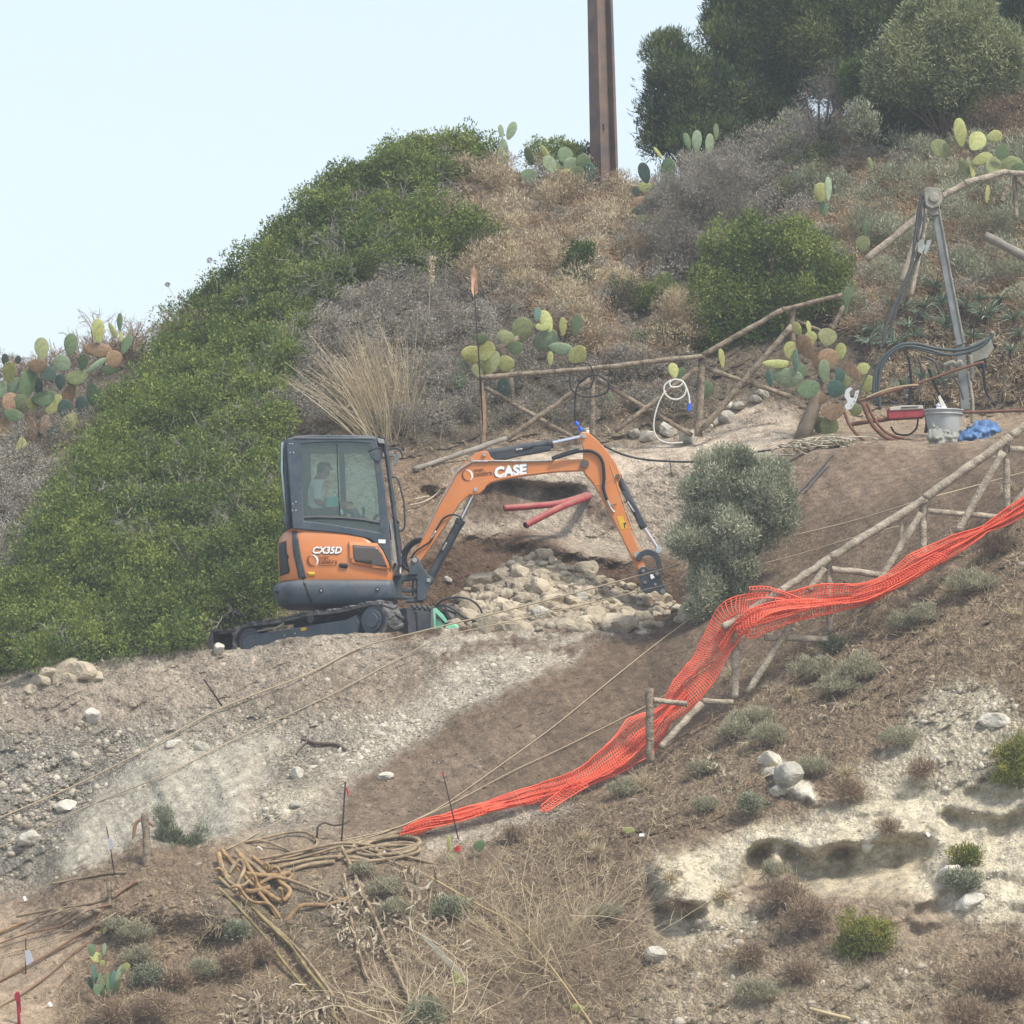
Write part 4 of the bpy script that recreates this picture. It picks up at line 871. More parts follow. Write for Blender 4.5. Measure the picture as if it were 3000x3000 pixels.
# ================================================================== PLANTS AND ROCKS: bulk builders
def unit(a): return a/np.maximum(np.linalg.norm(a, axis=-1, keepdims=True), 1e-9)
UPV = np.array([0, 0, 1.0]); CAMV = np.array([0, -1.0, 0])
def blades(base, dirn, L_, W_, fold=0.0, rot=None):
    """rhombus leaves: returns V (n*4,3), F (n,4)"""
    n = len(base); dirn = unit(dirn); r = unit(np.cross(dirn, rng.normal(size=(n, 3)))) if rot is None else unit(np.cross(dirn, rot))
    L_ = np.broadcast_to(L_, (n,))[:, None]; W_ = np.broadcast_to(W_, (n,))[:, None]
    mid = base+dirn*L_*.5
    V = np.stack([base, mid-r*W_*.5, base+dirn*L_, mid+r*W_*.5], 1).reshape(-1, 3)
    return V, np.arange(n*4).reshape(n, 4)
def ribbons(paths, w, w2=None, cross=False):
    """paths (n,k,3) thin strips with width w tapering to w2"""
    n, k, _ = paths.shape; t = unit(np.gradient(paths, axis=1)); sd = unit(np.cross(t, CAMV+rng.normal(size=(n, 1, 3))*.35))
    w2 = w*.35 if w2 is None else w2
    ww = (np.linspace(0, 1, k)[None, :]*(np.asarray(w2).reshape(-1, 1)-np.asarray(w).reshape(-1, 1))+np.asarray(w).reshape(-1, 1))[..., None]*.5
    V = np.stack([paths-sd*ww, paths+sd*ww], 2).reshape(n, k*2, 3)
    f = np.array([(2*i, 2*i+1, 2*i+3, 2*i+2) for i in range(k-1)])
    F = (np.arange(n)[:, None, None]*(2*k)+f[None]).reshape(-1, 4); V = V.reshape(-1, 3)
    if cross:
        sd2 = unit(np.cross(t, sd)); V2 = np.stack([paths-sd2*ww, paths+sd2*ww], 2).reshape(-1, 3); F = np.concatenate([F, F+len(V)]); V = np.concatenate([V, V2])
    return V, F
def sph(n):
    d = unit(rng.normal(size=(n, 3))); return d
def ext(x, n): return np.repeat(np.asarray(x), n, axis=0)
class Acc:
    def __init__(s): s.V = []; s.F = []; s.T = []; s.n = 0
    def add(s, VF, tint):
        V, F = VF; s.V.append(V); s.F.append(F+s.n); s.n += len(V); s.T.append(np.broadcast_to(tint, (len(V),)) if np.ndim(tint) == 0 else np.repeat(tint, len(V)//len(tint))); return s
    def done(s, name, m, parent=None): return fast(name, np.concatenate(s.V), np.concatenate(s.F), m, parent, tint=np.clip(np.concatenate(s.T), 0, 1))
def leafballs(acc, C, Rr, n, L_, W_, tint, out=.7, up=.35, shell=.55, flat=(1, 1, 1), tj=.13, front=.75):
    """n leaves on each ball (centre C (k,3), radius Rr (k,))"""
    k = len(C); N = k*n; d = sph(N)
    flip = (d @ CAMV < 0) & (rng.random(N) < front); d[flip] *= np.array([1, -1, 1])
    r = ext(np.broadcast_to(Rr, (k,)), n)[:, None]*(shell+(1-shell)*rng.random((N, 1))**.5)
    pos = ext(C, n)+d*r*np.array(flat)
    dr = d*out+UPV*up+rng.normal(size=(N, 3))*.55
    ti = ext(np.broadcast_to(tint, (k,)), n)+rng.normal(size=N)*tj
    acc.add(blades(pos, dr, L_*(.6+.8*rng.random(N)), W_*(.6+.8*rng.random(N))), ti)
def twiggy(acc, base, n, h, spread, w, tint, up=.7, seg=4, wob=.10, gen=2, dirn=None):
    """n branching twigs from each base point"""
    B = ext(base, n); N = len(B); hh = ext(np.broadcast_to(h, (len(base),)), n)*(.5+.6*rng.random(N))
    d = rng.normal(size=(N, 3))*spread+UPV*up
    if dirn is not None: d = d+np.asarray(dirn)
    d = unit(d)
    tt = ext(np.broadcast_to(tint, (len(base),)), n)
    for g in range(gen+1):
        P_ = [B]; dd = d.copy()
        for i in range(seg-1):
            dd = unit(dd+rng.normal(size=dd.shape)*wob*2.2); P_.append(P_[-1]+dd*(hh/(seg-1))[:, None])
        paths = np.stack(P_, 1); acc.add(ribbons(paths, w*(.62**g)*np.ones(len(B)), w*(.62**(g+1))*np.ones(len(B)), cross=False), tt+rng.normal(size=len(B))*.12)
        if g == gen: break
        nb = 3; k = rng.integers(1, seg, size=(len(B), nb)); nb_pos = paths[np.arange(len(B))[:, None], k].reshape(-1, 3)
        d = unit(ext(dd, nb)+rng.normal(size=(len(B)*nb, 3))*.6+UPV*.1); hh = ext(hh, nb)*.55; tt = ext(tt, nb); B = nb_pos
def inside_pts(poly, n, mind=0):
    poly = np.array(poly); x0, y0 = poly.min(0); x1, y1 = poly.max(0); out = []
    while sum(len(o) for o in out) < n:
        q = rng.random((n*3, 2))*(x1-x0, y1-y0)+(x0, y0); m = inpoly([tuple(p) for p in poly], q[:, 0], q[:, 1]); out.append(q[m])
    return np.concatenate(out)[:n]
def even_pts(poly, step, jit=.45):
    poly = np.array(poly); x0, y0 = poly.min(0); x1, y1 = poly.max(0)
    gx, gy = np.meshgrid(np.arange(x0, x1, step), np.arange(y0, y1, step)); q = np.stack([gx.ravel(), gy.ravel()], 1)+rng.normal(size=(gx.size, 2))*step*jit
    return q[inpoly([tuple(p) for p in poly], q[:, 0], q[:, 1])]
# --- rocks
def rockmesh(seed, sub=2, name='rock_shape'):
    r_ = np.random.default_rng(seed); bm = bmesh.new(); bmesh.ops.create_icosphere(bm, subdivisions=sub, radius=.5)
    for _ in range(9):
        nrm = Vector(r_.normal(size=3)).normalized(); d = r_.uniform(.26, .42)
        for v in bm.verts:
            q = v.co.dot(nrm)
            if q > d: v.co -= nrm*(q-d)*.92
    for v in bm.verts: v.co *= 1+.09*math.sin(v.co.x*9+seed)*math.cos(v.co.y*11+seed)+r_.normal()*.012
    me = bpy.data.meshes.new(name); bm.to_mesh(me); bm.free(); return me
def rockmat(name, c, c2):
    m = bpy.data.materials.new(name); m.use_nodes = True; t = m.node_tree; b = t.nodes['Principled BSDF']; b.inputs['Roughness'].default_value = .95; b.inputs['Specular IOR Level'].default_value = .1
    tc = t.nodes.new('ShaderNodeTexCoord'); ge = t.nodes.new('ShaderNodeNewGeometry'); oi = t.nodes.new('ShaderNodeObjectInfo')
    n = t.nodes.new('ShaderNodeTexNoise'); n.inputs['Scale'].default_value = 7; n.inputs['Detail'].default_value = 8; n.inputs['Roughness'].default_value = .65; t.links.new(ge.outputs['Position'], n.inputs['Vector'])
    r = t.nodes.new('ShaderNodeValToRGB'); r.color_ramp.elements[0].position = .35; r.color_ramp.elements[0].color = (*c2, 1); r.color_ramp.elements[1].position = .62; r.color_ramp.elements[1].color = (*c, 1)
    t.links.new(n.outputs[0], r.inputs[0])
    mr = t.nodes.new('ShaderNodeMapRange'); mr.inputs[3].default_value = .72; mr.inputs[4].default_value = 1.15; t.links.new(oi.outputs['Random'], mr.inputs[0])
    vm = t.nodes.new('ShaderNodeVectorMath'); vm.operation = 'SCALE'; t.links.new(r.outputs[0], vm.inputs[0]); t.links.new(mr.outputs[0], vm.inputs['Scale']); t.links.new(vm.outputs[0], b.inputs['Base Color'])
    n2 = t.nodes.new('ShaderNodeTexNoise'); n2.inputs['Scale'].default_value = 38; n2.inputs['Detail'].default_value = 6; t.links.new(ge.outputs['Position'], n2.inputs['Vector'])
    bp = t.nodes.new('ShaderNodeBump'); bp.inputs['Strength'].default_value = .8; bp.inputs['Distance'].default_value = .02; t.links.new(n2.outputs[0], bp.inputs['Height']); t.links.new(bp.outputs[0], b.inputs['Normal'])
    return m
ROCKT = rockmat('tan_rock', (.43, .37, .275), (.31, .26, .19)); ROCKW = rockmat('pale_limestone', (.52, .49, .42), (.36, .33, .27))
RM = [rockmesh(s, 3) for s in range(8)]; RMW = [m.copy() for m in RM]
for m in RM: m.materials.append(ROCKT)
for m in RMW: m.materials.append(ROCKW)
def rock(loc, size, label, group=None, white=False, name='rock', k=None):
    me = (RMW if white else RM)[random.randrange(8) if k is None else k]
    o = bpy.data.objects.new(name, me); COL.objects.link(o); o.location = loc
    o.scale = (size*random.uniform(.85, 1.3), size*random.uniform(.8, 1.1), size*random.uniform(.6, .95)); o.rotation_euler = (random.uniform(-.4, .4), random.uniform(-.4, .4), random.uniform(0, 6.3))
    return tag(o, label, 'rock', group)
def icoarr():
    bm = bmesh.new(); bmesh.ops.create_icosphere(bm, subdivisions=1, radius=.5); V = np.array([v.co[:] for v in bm.verts]); F = np.array([[v.index for v in f.verts] for f in bm.faces]); bm.free(); return V, F
IV, IF = icoarr()
def stones(Pt, size, name, m, tint):
    """many small stones merged into one mesh"""
    n = len(Pt); base = IV[None]*(1+rng.normal(size=(n, len(IV), 1))*.16)
    sc = np.stack([rng.uniform(.7, 1.35, n), rng.uniform(.7, 1.1, n), rng.uniform(.45, .9, n)], 1)*size[:, None]
    a = rng.uniform(0, 6.28, n); ca, sa = np.cos(a), np.sin(a); V = base*sc[:, None, :]
    cut_ = rng.normal(size=(n, 4, 3)); cut_ /= np.linalg.norm(cut_, axis=2, keepdims=True)
    for c_ in range(4):
        dd_ = (V/size[:, None, None]*cut_[:, c_][:, None, :]).sum(-1, keepdims=True); V = V-cut_[:, c_][:, None, :]*np.clip(dd_-.28, 0, 9)*size[:, None, None]
    x = V[..., 0]*ca[:, None]-V[..., 1]*sa[:, None]; y = V[..., 0]*sa[:, None]+V[..., 1]*ca[:, None]
    tl = rng.normal(size=n)*.5; z = V[..., 2]*np.cos(tl)[:, None]-y*np.sin(tl)[:, None]; y = y*np.cos(tl)[:, None]+V[..., 2]*np.sin(tl)[:, None]
    V = np.stack([x, y, z], -1)+Pt[:, None, :]
    F = (np.arange(n)[:, None, None]*len(IV)+IF[None]).reshape(-1, 3)
    return fast(name, V.reshape(-1, 3), F, m, tint=np.repeat(tint, len(IV)))
STONEM = leafmat('loose_stone', (.13, .095, .065), (.285, .24, .18), (.47, .43, .35), 0, .95)

# --- gravel and rubble on the slopes
def gravel():
    N = 230000
    q = rng.random((N, 2))*(3300, 2000)+(-150, 1250); dens = samp(STN, q[:, 0], q[:, 1])
    cl = np.clip(.5+1.5*fbm(q[:, 0]/60, q[:, 1]/42, 4), .04, 1.3)
    keep = rng.random(N) < dens*cl; q = q[keep]; dens = dens[keep]
    Pt = G(q[:, 0], q[:, 1]); y = gY(q[:, 0], q[:, 1]); ok_ = np.isfinite(y); Pt = Pt[ok_]; q = q[ok_]; dens = dens[ok_]
    n = len(Pt); sz = .015+.023*rng.pareto(2.4, n)*(.35+dens); sz = np.clip(sz, .012, .16); Pt = Pt+np.stack([0*sz, .22*sz, -.12*sz], 1)
    pale = samp(ALB, q[:, 0], q[:, 1]).sum(-1)
    ti = np.clip((pale-.3)/.95+.08+rng.normal(size=n)*.15+.1*(sz > .05), 0, 1)
    o = stones(Pt, sz, 'gravel', STONEM, ti); tag(o, 'loose stones and chips strewn over the dirt slopes', 'gravel', kind='stuff')
gravel()
# --- heap of quarried rock between arm and tracks
HO = [(1330, 1760), (1341, 1745), (1397, 1712), (1453, 1676), (1518, 1634), (1560, 1622), (1597, 1620), (1640, 1650), (1658, 1664), (1718, 1660), (1770, 1700), (1849, 1716), (1942, 1752), (2012, 1776), (2040, 1800)]
def heapz(x_u): return np.interp(x_u, [p[0] for p in HO], [p[1] for p in HO])
def heap():
    nu, nv = 150, 60; uu = np.linspace(1310, 2060, nu); V = []
    for j in range(nv):
        s_ = j/(nv-1)
        for i, u in enumerate(uu):
            top = heapz(u)+6; bot = 1885-.02*(u-1300); v = bot+(top-bot)*min(1, s_/.75)**.9
            y = -.95+2.1*s_
            if s_ > .75: y = -.95+2.1*.75+(s_-.75)*6; v = top+(s_-.75)*300
            V.append(PA(u, v, y+.10*fbm(np.array(u/50.), np.array(v/40.), 4)))
    V = np.array(V); ix = np.arange(nu*nv).reshape(nv, nu); F = np.stack([ix[:-1, :-1], ix[:-1, 1:], ix[1:, 1:], ix[1:, :-1]], -1).reshape(-1, 4)
    o = fast('rubble_mound', V, F, gm, smooth=True, attrs={'albedo': np.ones((len(V), 3))*np.array([.38, .325, .245])}); tag(o, 'earth and rubble core of the rock heap under the excavator arm', 'rubble mound', kind='stuff')
    splat(DEP, V.reshape(nv, nu, 3)); splat(DEP, (V.reshape(nv, nu, 3)[:-1, :-1]+V.reshape(nv, nu, 3)[1:, 1:])/2)
heap()
_d = DEP.copy()
for _ in range(3):                      # close pinholes
    inf = ~np.isfinite(_d); nb = np.minimum.reduce([np.roll(_d, s, a) for s, a in ((1, 0), (-1, 0), (1, 1), (-1, 1))]); _d[inf] = nb[inf]
DEP = _d
def heaprocks():
    pl = [(u, v+8) for u, v in HO[1:]]+[(2000, 1830), (1700, 1850), (1400, 1855), (1335, 1850)]
    pts = even_pts(pl, 21.5, .40)
    for (u, v) in pts:
        y = float(gY(u, v))
        if not np.isfinite(y): continue
        low = (v-heapz(u))/max(1, 1850-heapz(u)); s_ = random.uniform(.09, .18)*(1+.6*low)*(1.45 if random.random() < .2 else .9)
        p = P(u, v, y+.03)
        rock(p, s_, 'tan chunk of broken rock in the heap below the excavator arm', 'broken rocks piled in the heap')
heaprocks()
for u_ in range(1345, 2000, 17):      # crown of the heap
    for dv_ in ((6, 30) if 1450 < u_ < 1800 else (8,)):
        v_ = heapz(u_)+dv_+random.uniform(-5, 5); rock(P(u_+random.uniform(-7, 7), v_, .55+random.uniform(-.1, .1)), random.uniform(.12, .21), 'tan chunk of broken rock in the heap below the excavator arm', 'broken rocks piled in the heap')
EXPL = [((1404, 1712), .42, False, 'large tan boulder on the left shoulder of the rock heap'), ((1383, 1790), .36, False, 'rounded grey-tan boulder at the foot of the rock heap beside the green pump'), ((1590, 1630), .28, False, 'rock capping the summit of the rock heap'),
        ((1700, 1752), .17, True, 'small whitish flat stone in the middle of the rock heap'), ((1715, 1672), .3, False, 'long flat rock lying on the right crest of the heap'),
        ((1470, 1770), .24, False, 'honey coloured round rock low on the left of the heap'), ((1580, 1810), .26, True, 'pale angular rock at the front foot of the heap'),
        ((1311, 1703), .11, True, 'single pale stone on the brown bank right of the boom cylinder'), ((1935, 1760), .3, False, 'tan rock lying right under the grapple'),
        ((640, 1912), .22, True, 'white boulder on the berm crest under the dozer blade')]
for (uv_, s_, wh, lb) in EXPL: rock(G(*uv_)+Vector((0, 0, .02)), s_, lb, None, wh)
# berm lump at far left
for k, (u, v, s_) in enumerate(((120, 1972, .3), (150, 1955, .36), (185, 1943, .42), (225, 1942, .42), (255, 1952, .34), (285, 1962, .22), (200, 1962, .3), (90, 1990, .22))):
    rock(G(u, v+10)-Vector((0, 0, .07)), s_, 'ochre clod of earth on the berm end at the far left', 'clods on the left end of the berm', name='clod')
PATHR = [(1705, 1277, .2), (1727, 1287, .14), (1895, 1290, .24), (1960, 1270, .26), (2010, 1290, .2), (2017, 1300, .27), (2093, 1250, .16), (2130, 1235, .24), (2135, 1200, .17), (2165, 1200, .22), (2215, 1180, .22), (2235, 1165, .2), (2080, 1262, .12), (1860, 1280, .2)]
for (u, v, s_) in PATHR: rock(G(u, v)+Vector((0, 0, .05)), s_, 'pale rock on the path beside the fence post', 'rocks lining the path under the wooden fence', True)
for (u, v, s_, lb) in ((272, 2105, .26, 'grey boulder half sunk in the upper left spoil slope'), (195, 2360, .3, 'long pale block at the left edge of the smooth marl face'), (505, 2185, .22, 'white boulder above the smooth marl face'), (590, 2190, .2, 'second pale boulder right of the one above the marl face'),
                       (870, 2270, .2, 'white boulder among the rubble right of the marl face'), (870, 2362, .15, 'white round stone near the red-flagged rod'), (90, 2460, .32, 'grey boulder low in the rubble at the left edge'), (2790, 2560, .3, 'pale block at the edge of the eroded cliff'),
                       (2905, 2110, .33, 'grey limestone outcrop on the right hillside'), (2320, 2270, .4, 'whitish outcrop slab beside the dry tussocks'), (2260, 2235, .3, 'whitish slab at the upper end of the outcrop'), (2280, 2320, .2, 'angular white stone below the outcrop'), (2840, 2640, .26, 'yellowish block below the green shrub on the cliff'),
                       (1130, 2275, .2, 'pale stone at the edge of the brown slope'), (760, 2490, .1, 'white pebble beside the yellow hoses'), (1930, 2800, .3, 'pale square block near the bottom centre')):
    rock(G(u, v), s_, lb, None, True)
# ================================================================== HILL VEGETATION
LG = leafmat('lentisk_leaf', (.06, .098, .027), (.13, .185, .044), (.28, .32, .075), .32)
LG2 = leafmat('bright_leaf', (.07, .11, .028), (.15, .215, .05), (.30, .33, .09), .32)
LC = leafmat('conifer_leaf', (.045, .075, .045), (.085, .13, .05), (.20, .22, .075), .3)
LO = leafmat('olive_leaf', (.13, .15, .095), (.27, .29, .19), (.52, .52, .38))
LO2 = leafmat('olive_green_leaf', (.10, .13, .055), (.19, .22, .10), (.40, .40, .21))
LY = leafmat('yellow_green_leaf', (.10, .12, .03), (.22, .24, .055), (.42, .35, .07))
LH = leafmat('helichrysum_leaf', (.20, .175, .115), (.34, .315, .21), (.50, .475, .34))
TW = leafmat('grey_twig', (.10, .085, .08), (.24, .215, .195), (.42, .39, .35), 0)
TWB = leafmat('brown_twig', (.17, .12, .08), (.31, .225, .15), (.48, .38, .26), 0)
DR = leafmat('dry_frond', (.29, .20, .125), (.47, .345, .215), (.66, .53, .36), .2)
STW = leafmat('straw', (.25, .19, .115), (.45, .36, .225), (.66, .57, .40), .15)
GB = leafmat('grey_brush_leaf', (.15, .135, .105), (.29, .26, .21), (.45, .42, .35), .15)
BK = mat('bark', (.16, .12, .09), .95, 0, .4, 8, bump=.5)
SKYV = np.array([(-400, 1120), (0, 1085), (300, 1050), (560, 960), (620, 870), (700, 765), (850, 600), (1000, 505), (1150, 425), (1250, 400), (1400, 415), (1600, 480), (1800, 520), (1950, 520), (3400, -100)])
def GH(u, v, dmin=0):
    """ground points, sinking anchors that fall on the sky to the skyline below them"""
    v = np.array(v, float).copy(); u = np.array(u, float); y = gY(u, v)
    for _ in range(40):
        bad = ~np.isfinite(y)
        if not bad.any(): break
        v[bad] += 8; y = gY(u, v)
    return PA(u, v, np.where(np.isfinite(y), y, 9.5))
def shrubmass(name, poly, step, rr, nclump, nleaf, Lf, Wf, m, label, cat, tbase=.5, lift=.12, kind='stuff', crad=(.08, .14), pts=None, tv=.2, yel=None, **kw):
    q = even_pts(poly, step) if pts is None else np.array(pts, float)
    S = GH(q[:, 0], q[:, 1]); k = len(S); r = rng.uniform(rr[0], rr[1], k)
    S = S+np.array([0, -.06, 1])*lift+(rng.random((k, 1))-.35)*np.array([0, -.20, .13])*(r[:, None]/.3)*.8
    big = fbm(q[:, 0]/110, q[:, 1]/110, 3)*.3; S[:, 1] -= .8*fbm(q[:, 0]/90+3, q[:, 1]/70, 2)*min(1, rr[1]/.3)*.3
    N = k*nclump; d = sph(N); d[:, 2] = np.abs(d[:, 2])*np.where(rng.random(N) < .75, 1, -1); fl = (d[:, 1] > .25) & (rng.random(N) < .7); d[fl, 1] *= -1
    C = ext(S, nclump)+d*(ext(r, nclump)*(.6+.45*rng.random(N)))[:, None]*np.array([1, .8, .85])
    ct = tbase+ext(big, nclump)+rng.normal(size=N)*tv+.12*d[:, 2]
    acc = Acc(); leafballs(acc, C, rng.uniform(*crad, N), nleaf, Lf, Wf, ct, **kw)
    o = acc.done(name, m); tag(o, label, cat, kind=kind); return q, S
GREEN = [(600, 880), (700, 770), (850, 610), (1000, 510), (1150, 430), (1250, 405), (1350, 415), (1420, 440), (1400, 510), (1300, 580), (1240, 650), (1330, 690), (1420, 660), (1440, 700), (1330, 760), (1250, 800), (1130, 800), (1020, 850), (960, 900), (880, 1000), (820, 1250), (830, 1500), (830, 1700), (800, 1830), (620, 1850), (600, 1900), (270, 1935), (160, 1945), (0, 2010), (-120, 2050), (-120, 1800), (60, 1720), (180, 1500), (330, 1200), (480, 1040)]
shrubmass('scrub', GREEN, 56, (.24, .42), 38, 34, .044, .020, LG, 'dense green macchia scrub covering the hillside behind the cab', 'scrub', .5, crad=(.06, .15), tv=.27)
shrubmass('scrub', GREEN, 38, (.12, .22), 12, 30, .040, .018, LG, 'low green growth filling the hollows of the macchia', 'scrub', .55, crad=(.06, .12), lift=.10)
shrubmass('scrub', [(830, 1500), (1080, 1640), (1000, 1720), (820, 1740)], 50, (.16, .26), 20, 30, .036, .015, LG, 'green scrub low behind the excavator body', 'scrub', .45)
CREST = [(1180, 440), (1280, 410), (1400, 425), (1380, 500), (1250, 560), (1100, 560), (1080, 500)]
shrubmass('scrub', CREST, 44, (.2, .3), 24, 34, .042, .018, LG2, 'yellow green scrub on the hill crest left of the tall prickly pear', 'scrub', .72)
shrubmass('scrub', [(1700, 440), (1640, 430), (1560, 430), (1560, 520), (1740, 520)], 40, (.16, .24), 20, 30, .04, .018, LG2, 'leafy green scrub on the skyline behind the prickly pear pads', 'scrub', .6, lift=.25)
# grey dead branches poking through the scrub
acc = Acc()
qs = np.concatenate([even_pts([(560, 1300), (700, 1150), (800, 1200), (820, 1500), (700, 1650), (520, 1700), (330, 1600), (380, 1450), (520, 1480)], 42), even_pts([(980, 640), (1060, 600), (1180, 600), (1180, 720), (1020, 780), (980, 900), (880, 960), (800, 900)], 42), inside_pts(GREEN, 90),
                     even_pts([(1190, 480), (1310, 480), (1320, 560), (1200, 580)], 30), even_pts([(720, 1150), (800, 1060), (880, 1020), (850, 1150), (760, 1300)], 36)])
S = GH(qs[:, 0], qs[:, 1])+np.array([0, -.22, .10])
S = S[rng.random(len(S)) < .85]; twiggy(acc, S, 4, .30, .8, .008, .55, up=.4, gen=2, dirn=(0, -.4, 0)); tag(acc.done('dead_branches', TW), 'bare silver grey branches showing through the green scrub', 'dead branches', kind='stuff')
# beige cushion scrub at far left
shrubmass('cushion_scrub', [(-120, 1330), (40, 1310), (170, 1370), (200, 1470), (130, 1600), (50, 1730), (-120, 1800)], 34, (.10, .2), 16, 24, .03, .012, GB, 'grey beige cushion scrub left of the green hillside', 'cushion scrub', .62, crad=(.05, .09))
# grey brush behind cab roof and flag
shrubmass('grey_brush', [(830, 1020), (960, 920), (1060, 860), (1150, 830), (1330, 800), (1380, 880), (1400, 1100), (1400, 1260), (1250, 1310), (1180, 1290), (1100, 1275), (830, 1275), (800, 1150)], 38, (.12, .24), 16, 26, .035, .008, GB, 'grey brown brush on the slope above the cab', 'brush', .42, crad=(.06, .1))
shrubmass('grey_brush', [(1330, 960), (1450, 900), (1700, 1060), (2060, 1080), (2060, 1230), (1700, 1260), (1400, 1290)], 36, (.08, .18), 14, 24, .035, .008, GB, 'dull brush behind the rustic pole fence', 'brush', .36, crad=(.05, .09))
shrubmass('grey_brush', [(-120, 1100), (0, 1080), (250, 1020), (560, 980), (480, 1100), (350, 1200), (260, 1340), (100, 1340), (-120, 1330)], 40, (.1, .2), 14, 24, .035, .008, GB, 'dull brush around the prickly pear at far left', 'brush', .3, crad=(.05, .09))
# dry frond slopes
DRY1 = [(1330, 560), (1430, 500), (1560, 540), (1800, 530), (1900, 590), (1960, 700), (1940, 800), (1850, 880), (1760, 950), (1900, 1000), (2050, 990), (2060, 1060), (1850, 1090), (1700, 1030), (1560, 940), (1420, 880), (1360, 800), (1290, 700)]
DRY2 = [(2340, 430), (2700, 400), (2950, 480), (3100, 480), (3100, 960), (2800, 900), (2620, 950), (2480, 1000), (2440, 900), (2420, 760), (2330, 700), (2330, 560)]
for k_, pl_ in enumerate((DRY1, DRY2)):
    lb_ = ('on the slope below the steel pole', 'around the broken fence rail')[k_]
    shrubmass('dry_brush', pl_, 34, (.10, .20), 16, 24, .045, .008, DR, 'tan dry brush '+lb_, 'brush', .42, crad=(.05, .10), lift=.06, up=.5)
    shrubmass('dry_brush', pl_, 52, (.12, .22), 18, 24, .04, .008, GB, 'grey tufts in the dry brush '+lb_, 'brush', .6, crad=(.05, .10), lift=.14)
    shrubmass('dry_brush', pl_, 78, (.18, .32), 34, 26, .055, .009, (STW, LO)[k_], ('pale straw bushes', 'pale grey green bushes')[k_]+' rising from the dry brush '+lb_, 'brush', .5, crad=(.05, .12), lift=.26, up=.9)
shrubmass('dry_brush', [(2650, 300), (2900, 230), (3120, 130), (3120, 520), (2950, 480), (2700, 410), (2600, 400)], 34, (.10, .20), 16, 24, .05, .007, TWB, 'brown twiggy brush below the silvery olive', 'brush', .42, crad=(.05, .10), lift=.06, up=.6)
shrubmass('dry_brush', [(1900, 530), (2060, 480), (2330, 380), (2500, 380), (2700, 380), (2700, 430), (2340, 470), (2100, 560), (1900, 620)], 40, (.14, .24), 16, 26, .05, .010, GB, 'grey green growth at the feet of the conifers', 'brush', .4, crad=(.06, .10), lift=.10, up=.6)
def fronds(poly, step, n, Lr, w, tint, name, m, label, wind=(-.5, -.15, .55), tj=.15):
    q = even_pts(poly, step); S = GH(q[:, 0], q[:, 1]); B = ext(S, n)+rng.normal(size=(len(S)*n, 3))*np.array([.07, .05, .05]); N = len(B)
    d = unit(rng.normal(size=(N, 3))*.45+np.array(wind)); hh = rng.uniform(*Lr, N); P_ = [B]
    for i in range(4):
        d = unit(d+np.array([-.16, -.05, -.14])+rng.normal(size=(N, 3))*.12); P_.append(P_[-1]+d*(hh/4)[:, None])
    paths = np.stack(P_, 1); t_ = np.clip(ext(tint+fbm(q[:, 0]/60, q[:, 1]/60, 3)*.3, n)+rng.normal(size=N)*tj, 0, 1)
    acc = Acc(); acc.add(ribbons(paths, w, w*.5), t_)
    # small leaflets along each frond
    k = 7; tt = rng.uniform(.35, 1, (N, k)); i0_ = np.clip((tt*4).astype(int), 0, 3); fr = tt*4-i0_; ar = np.arange(N)[:, None]
    bp_ = paths[ar, i0_]*(1-fr[..., None])+paths[ar, i0_+1]*fr[..., None]; ld = unit(ext(d, k)*.7+rng.normal(size=(N*k, 3))*.6)
    acc.add(blades(bp_.reshape(-1, 3), ld, rng.uniform(.018, .045, N*k), .011), np.clip(ext(t_, k)+rng.normal(size=N*k)*.1, 0, 1))
    return tag(acc.done(name, m), label, 'dry fronds', kind='stuff')
fronds([(1330, 540), (1430, 500), (1560, 560), (1800, 540), (1900, 600), (1960, 700), (1940, 800), (1850, 880), (1760, 950), (1900, 1000), (2050, 990), (2060, 1060), (1850, 1070), (1700, 1000), (1560, 900), (1420, 860), (1380, 800), (1300, 700)], 24, 10, (.16, .34), .007, .55, 'dry_fronds', DR, 'rusty dry fronds on the slope below the steel pole')
fronds([(2400, 430), (2700, 430), (2950, 500), (2900, 600), (3060, 700), (3100, 1000), (2800, 900), (2620, 950), (2500, 980), (2480, 900), (2420, 760), (2330, 700), (2330, 560)], 24, 10, (.18, .38), .007, .6, 'dry_fronds', DR, 'rusty dry fronds around the broken fence rail on the right')
fronds([(1500, 850), (1700, 860), (1780, 1060), (1900, 1100), (2040, 1120), (2040, 1250), (1800, 1250), (1760, 1150), (1600, 1050), (1480, 980)], 34, 6, (.08, .18), .006, .45, 'dry_fronds', DR, 'dry orange grass behind the long fence rail')
fronds([(2700, 400), (3100, 230), (3100, 560), (2960, 520), (2800, 470)], 26, 9, (.12, .26), .005, .2, 'dry_fronds', TWB, 'brown dry stalks below the olive shrub', wind=(-.1, -.2, .7))
fronds([(1120, 1330), (1330, 1280), (1500, 1330), (1400, 1370), (1250, 1430), (1180, 1600), (1130, 1500)], 40, 5, (.05, .12), .005, .4, 'dry_fronds', DR, 'dry grass on the bank right of the cab')
# grey green mix of the upper right slope
shrubmass('mixed_scrub', [(1850, 560), (2000, 560), (2150, 480), (2330, 420), (2440, 430), (2400, 560), (2360, 700), (2250, 760), (2080, 700), (1980, 850), (1900, 880), (1860, 700)], 40, (.12, .26), 18, 26, .045, .010, GB, 'dull grey scrub on the slope left of the dry fronds', 'scrub', .4, crad=(.06, .11))
shrubmass('mixed_scrub', [(2280, 400), (2450, 420), (2420, 560), (2330, 640), (2260, 640), (2280, 520)], 40, (.14, .26), 22, 26, .06, .013, LO2, 'slender grey green shoots between the conifers and dry fronds', 'scrub', .45, crad=(.07, .12), up=.8)
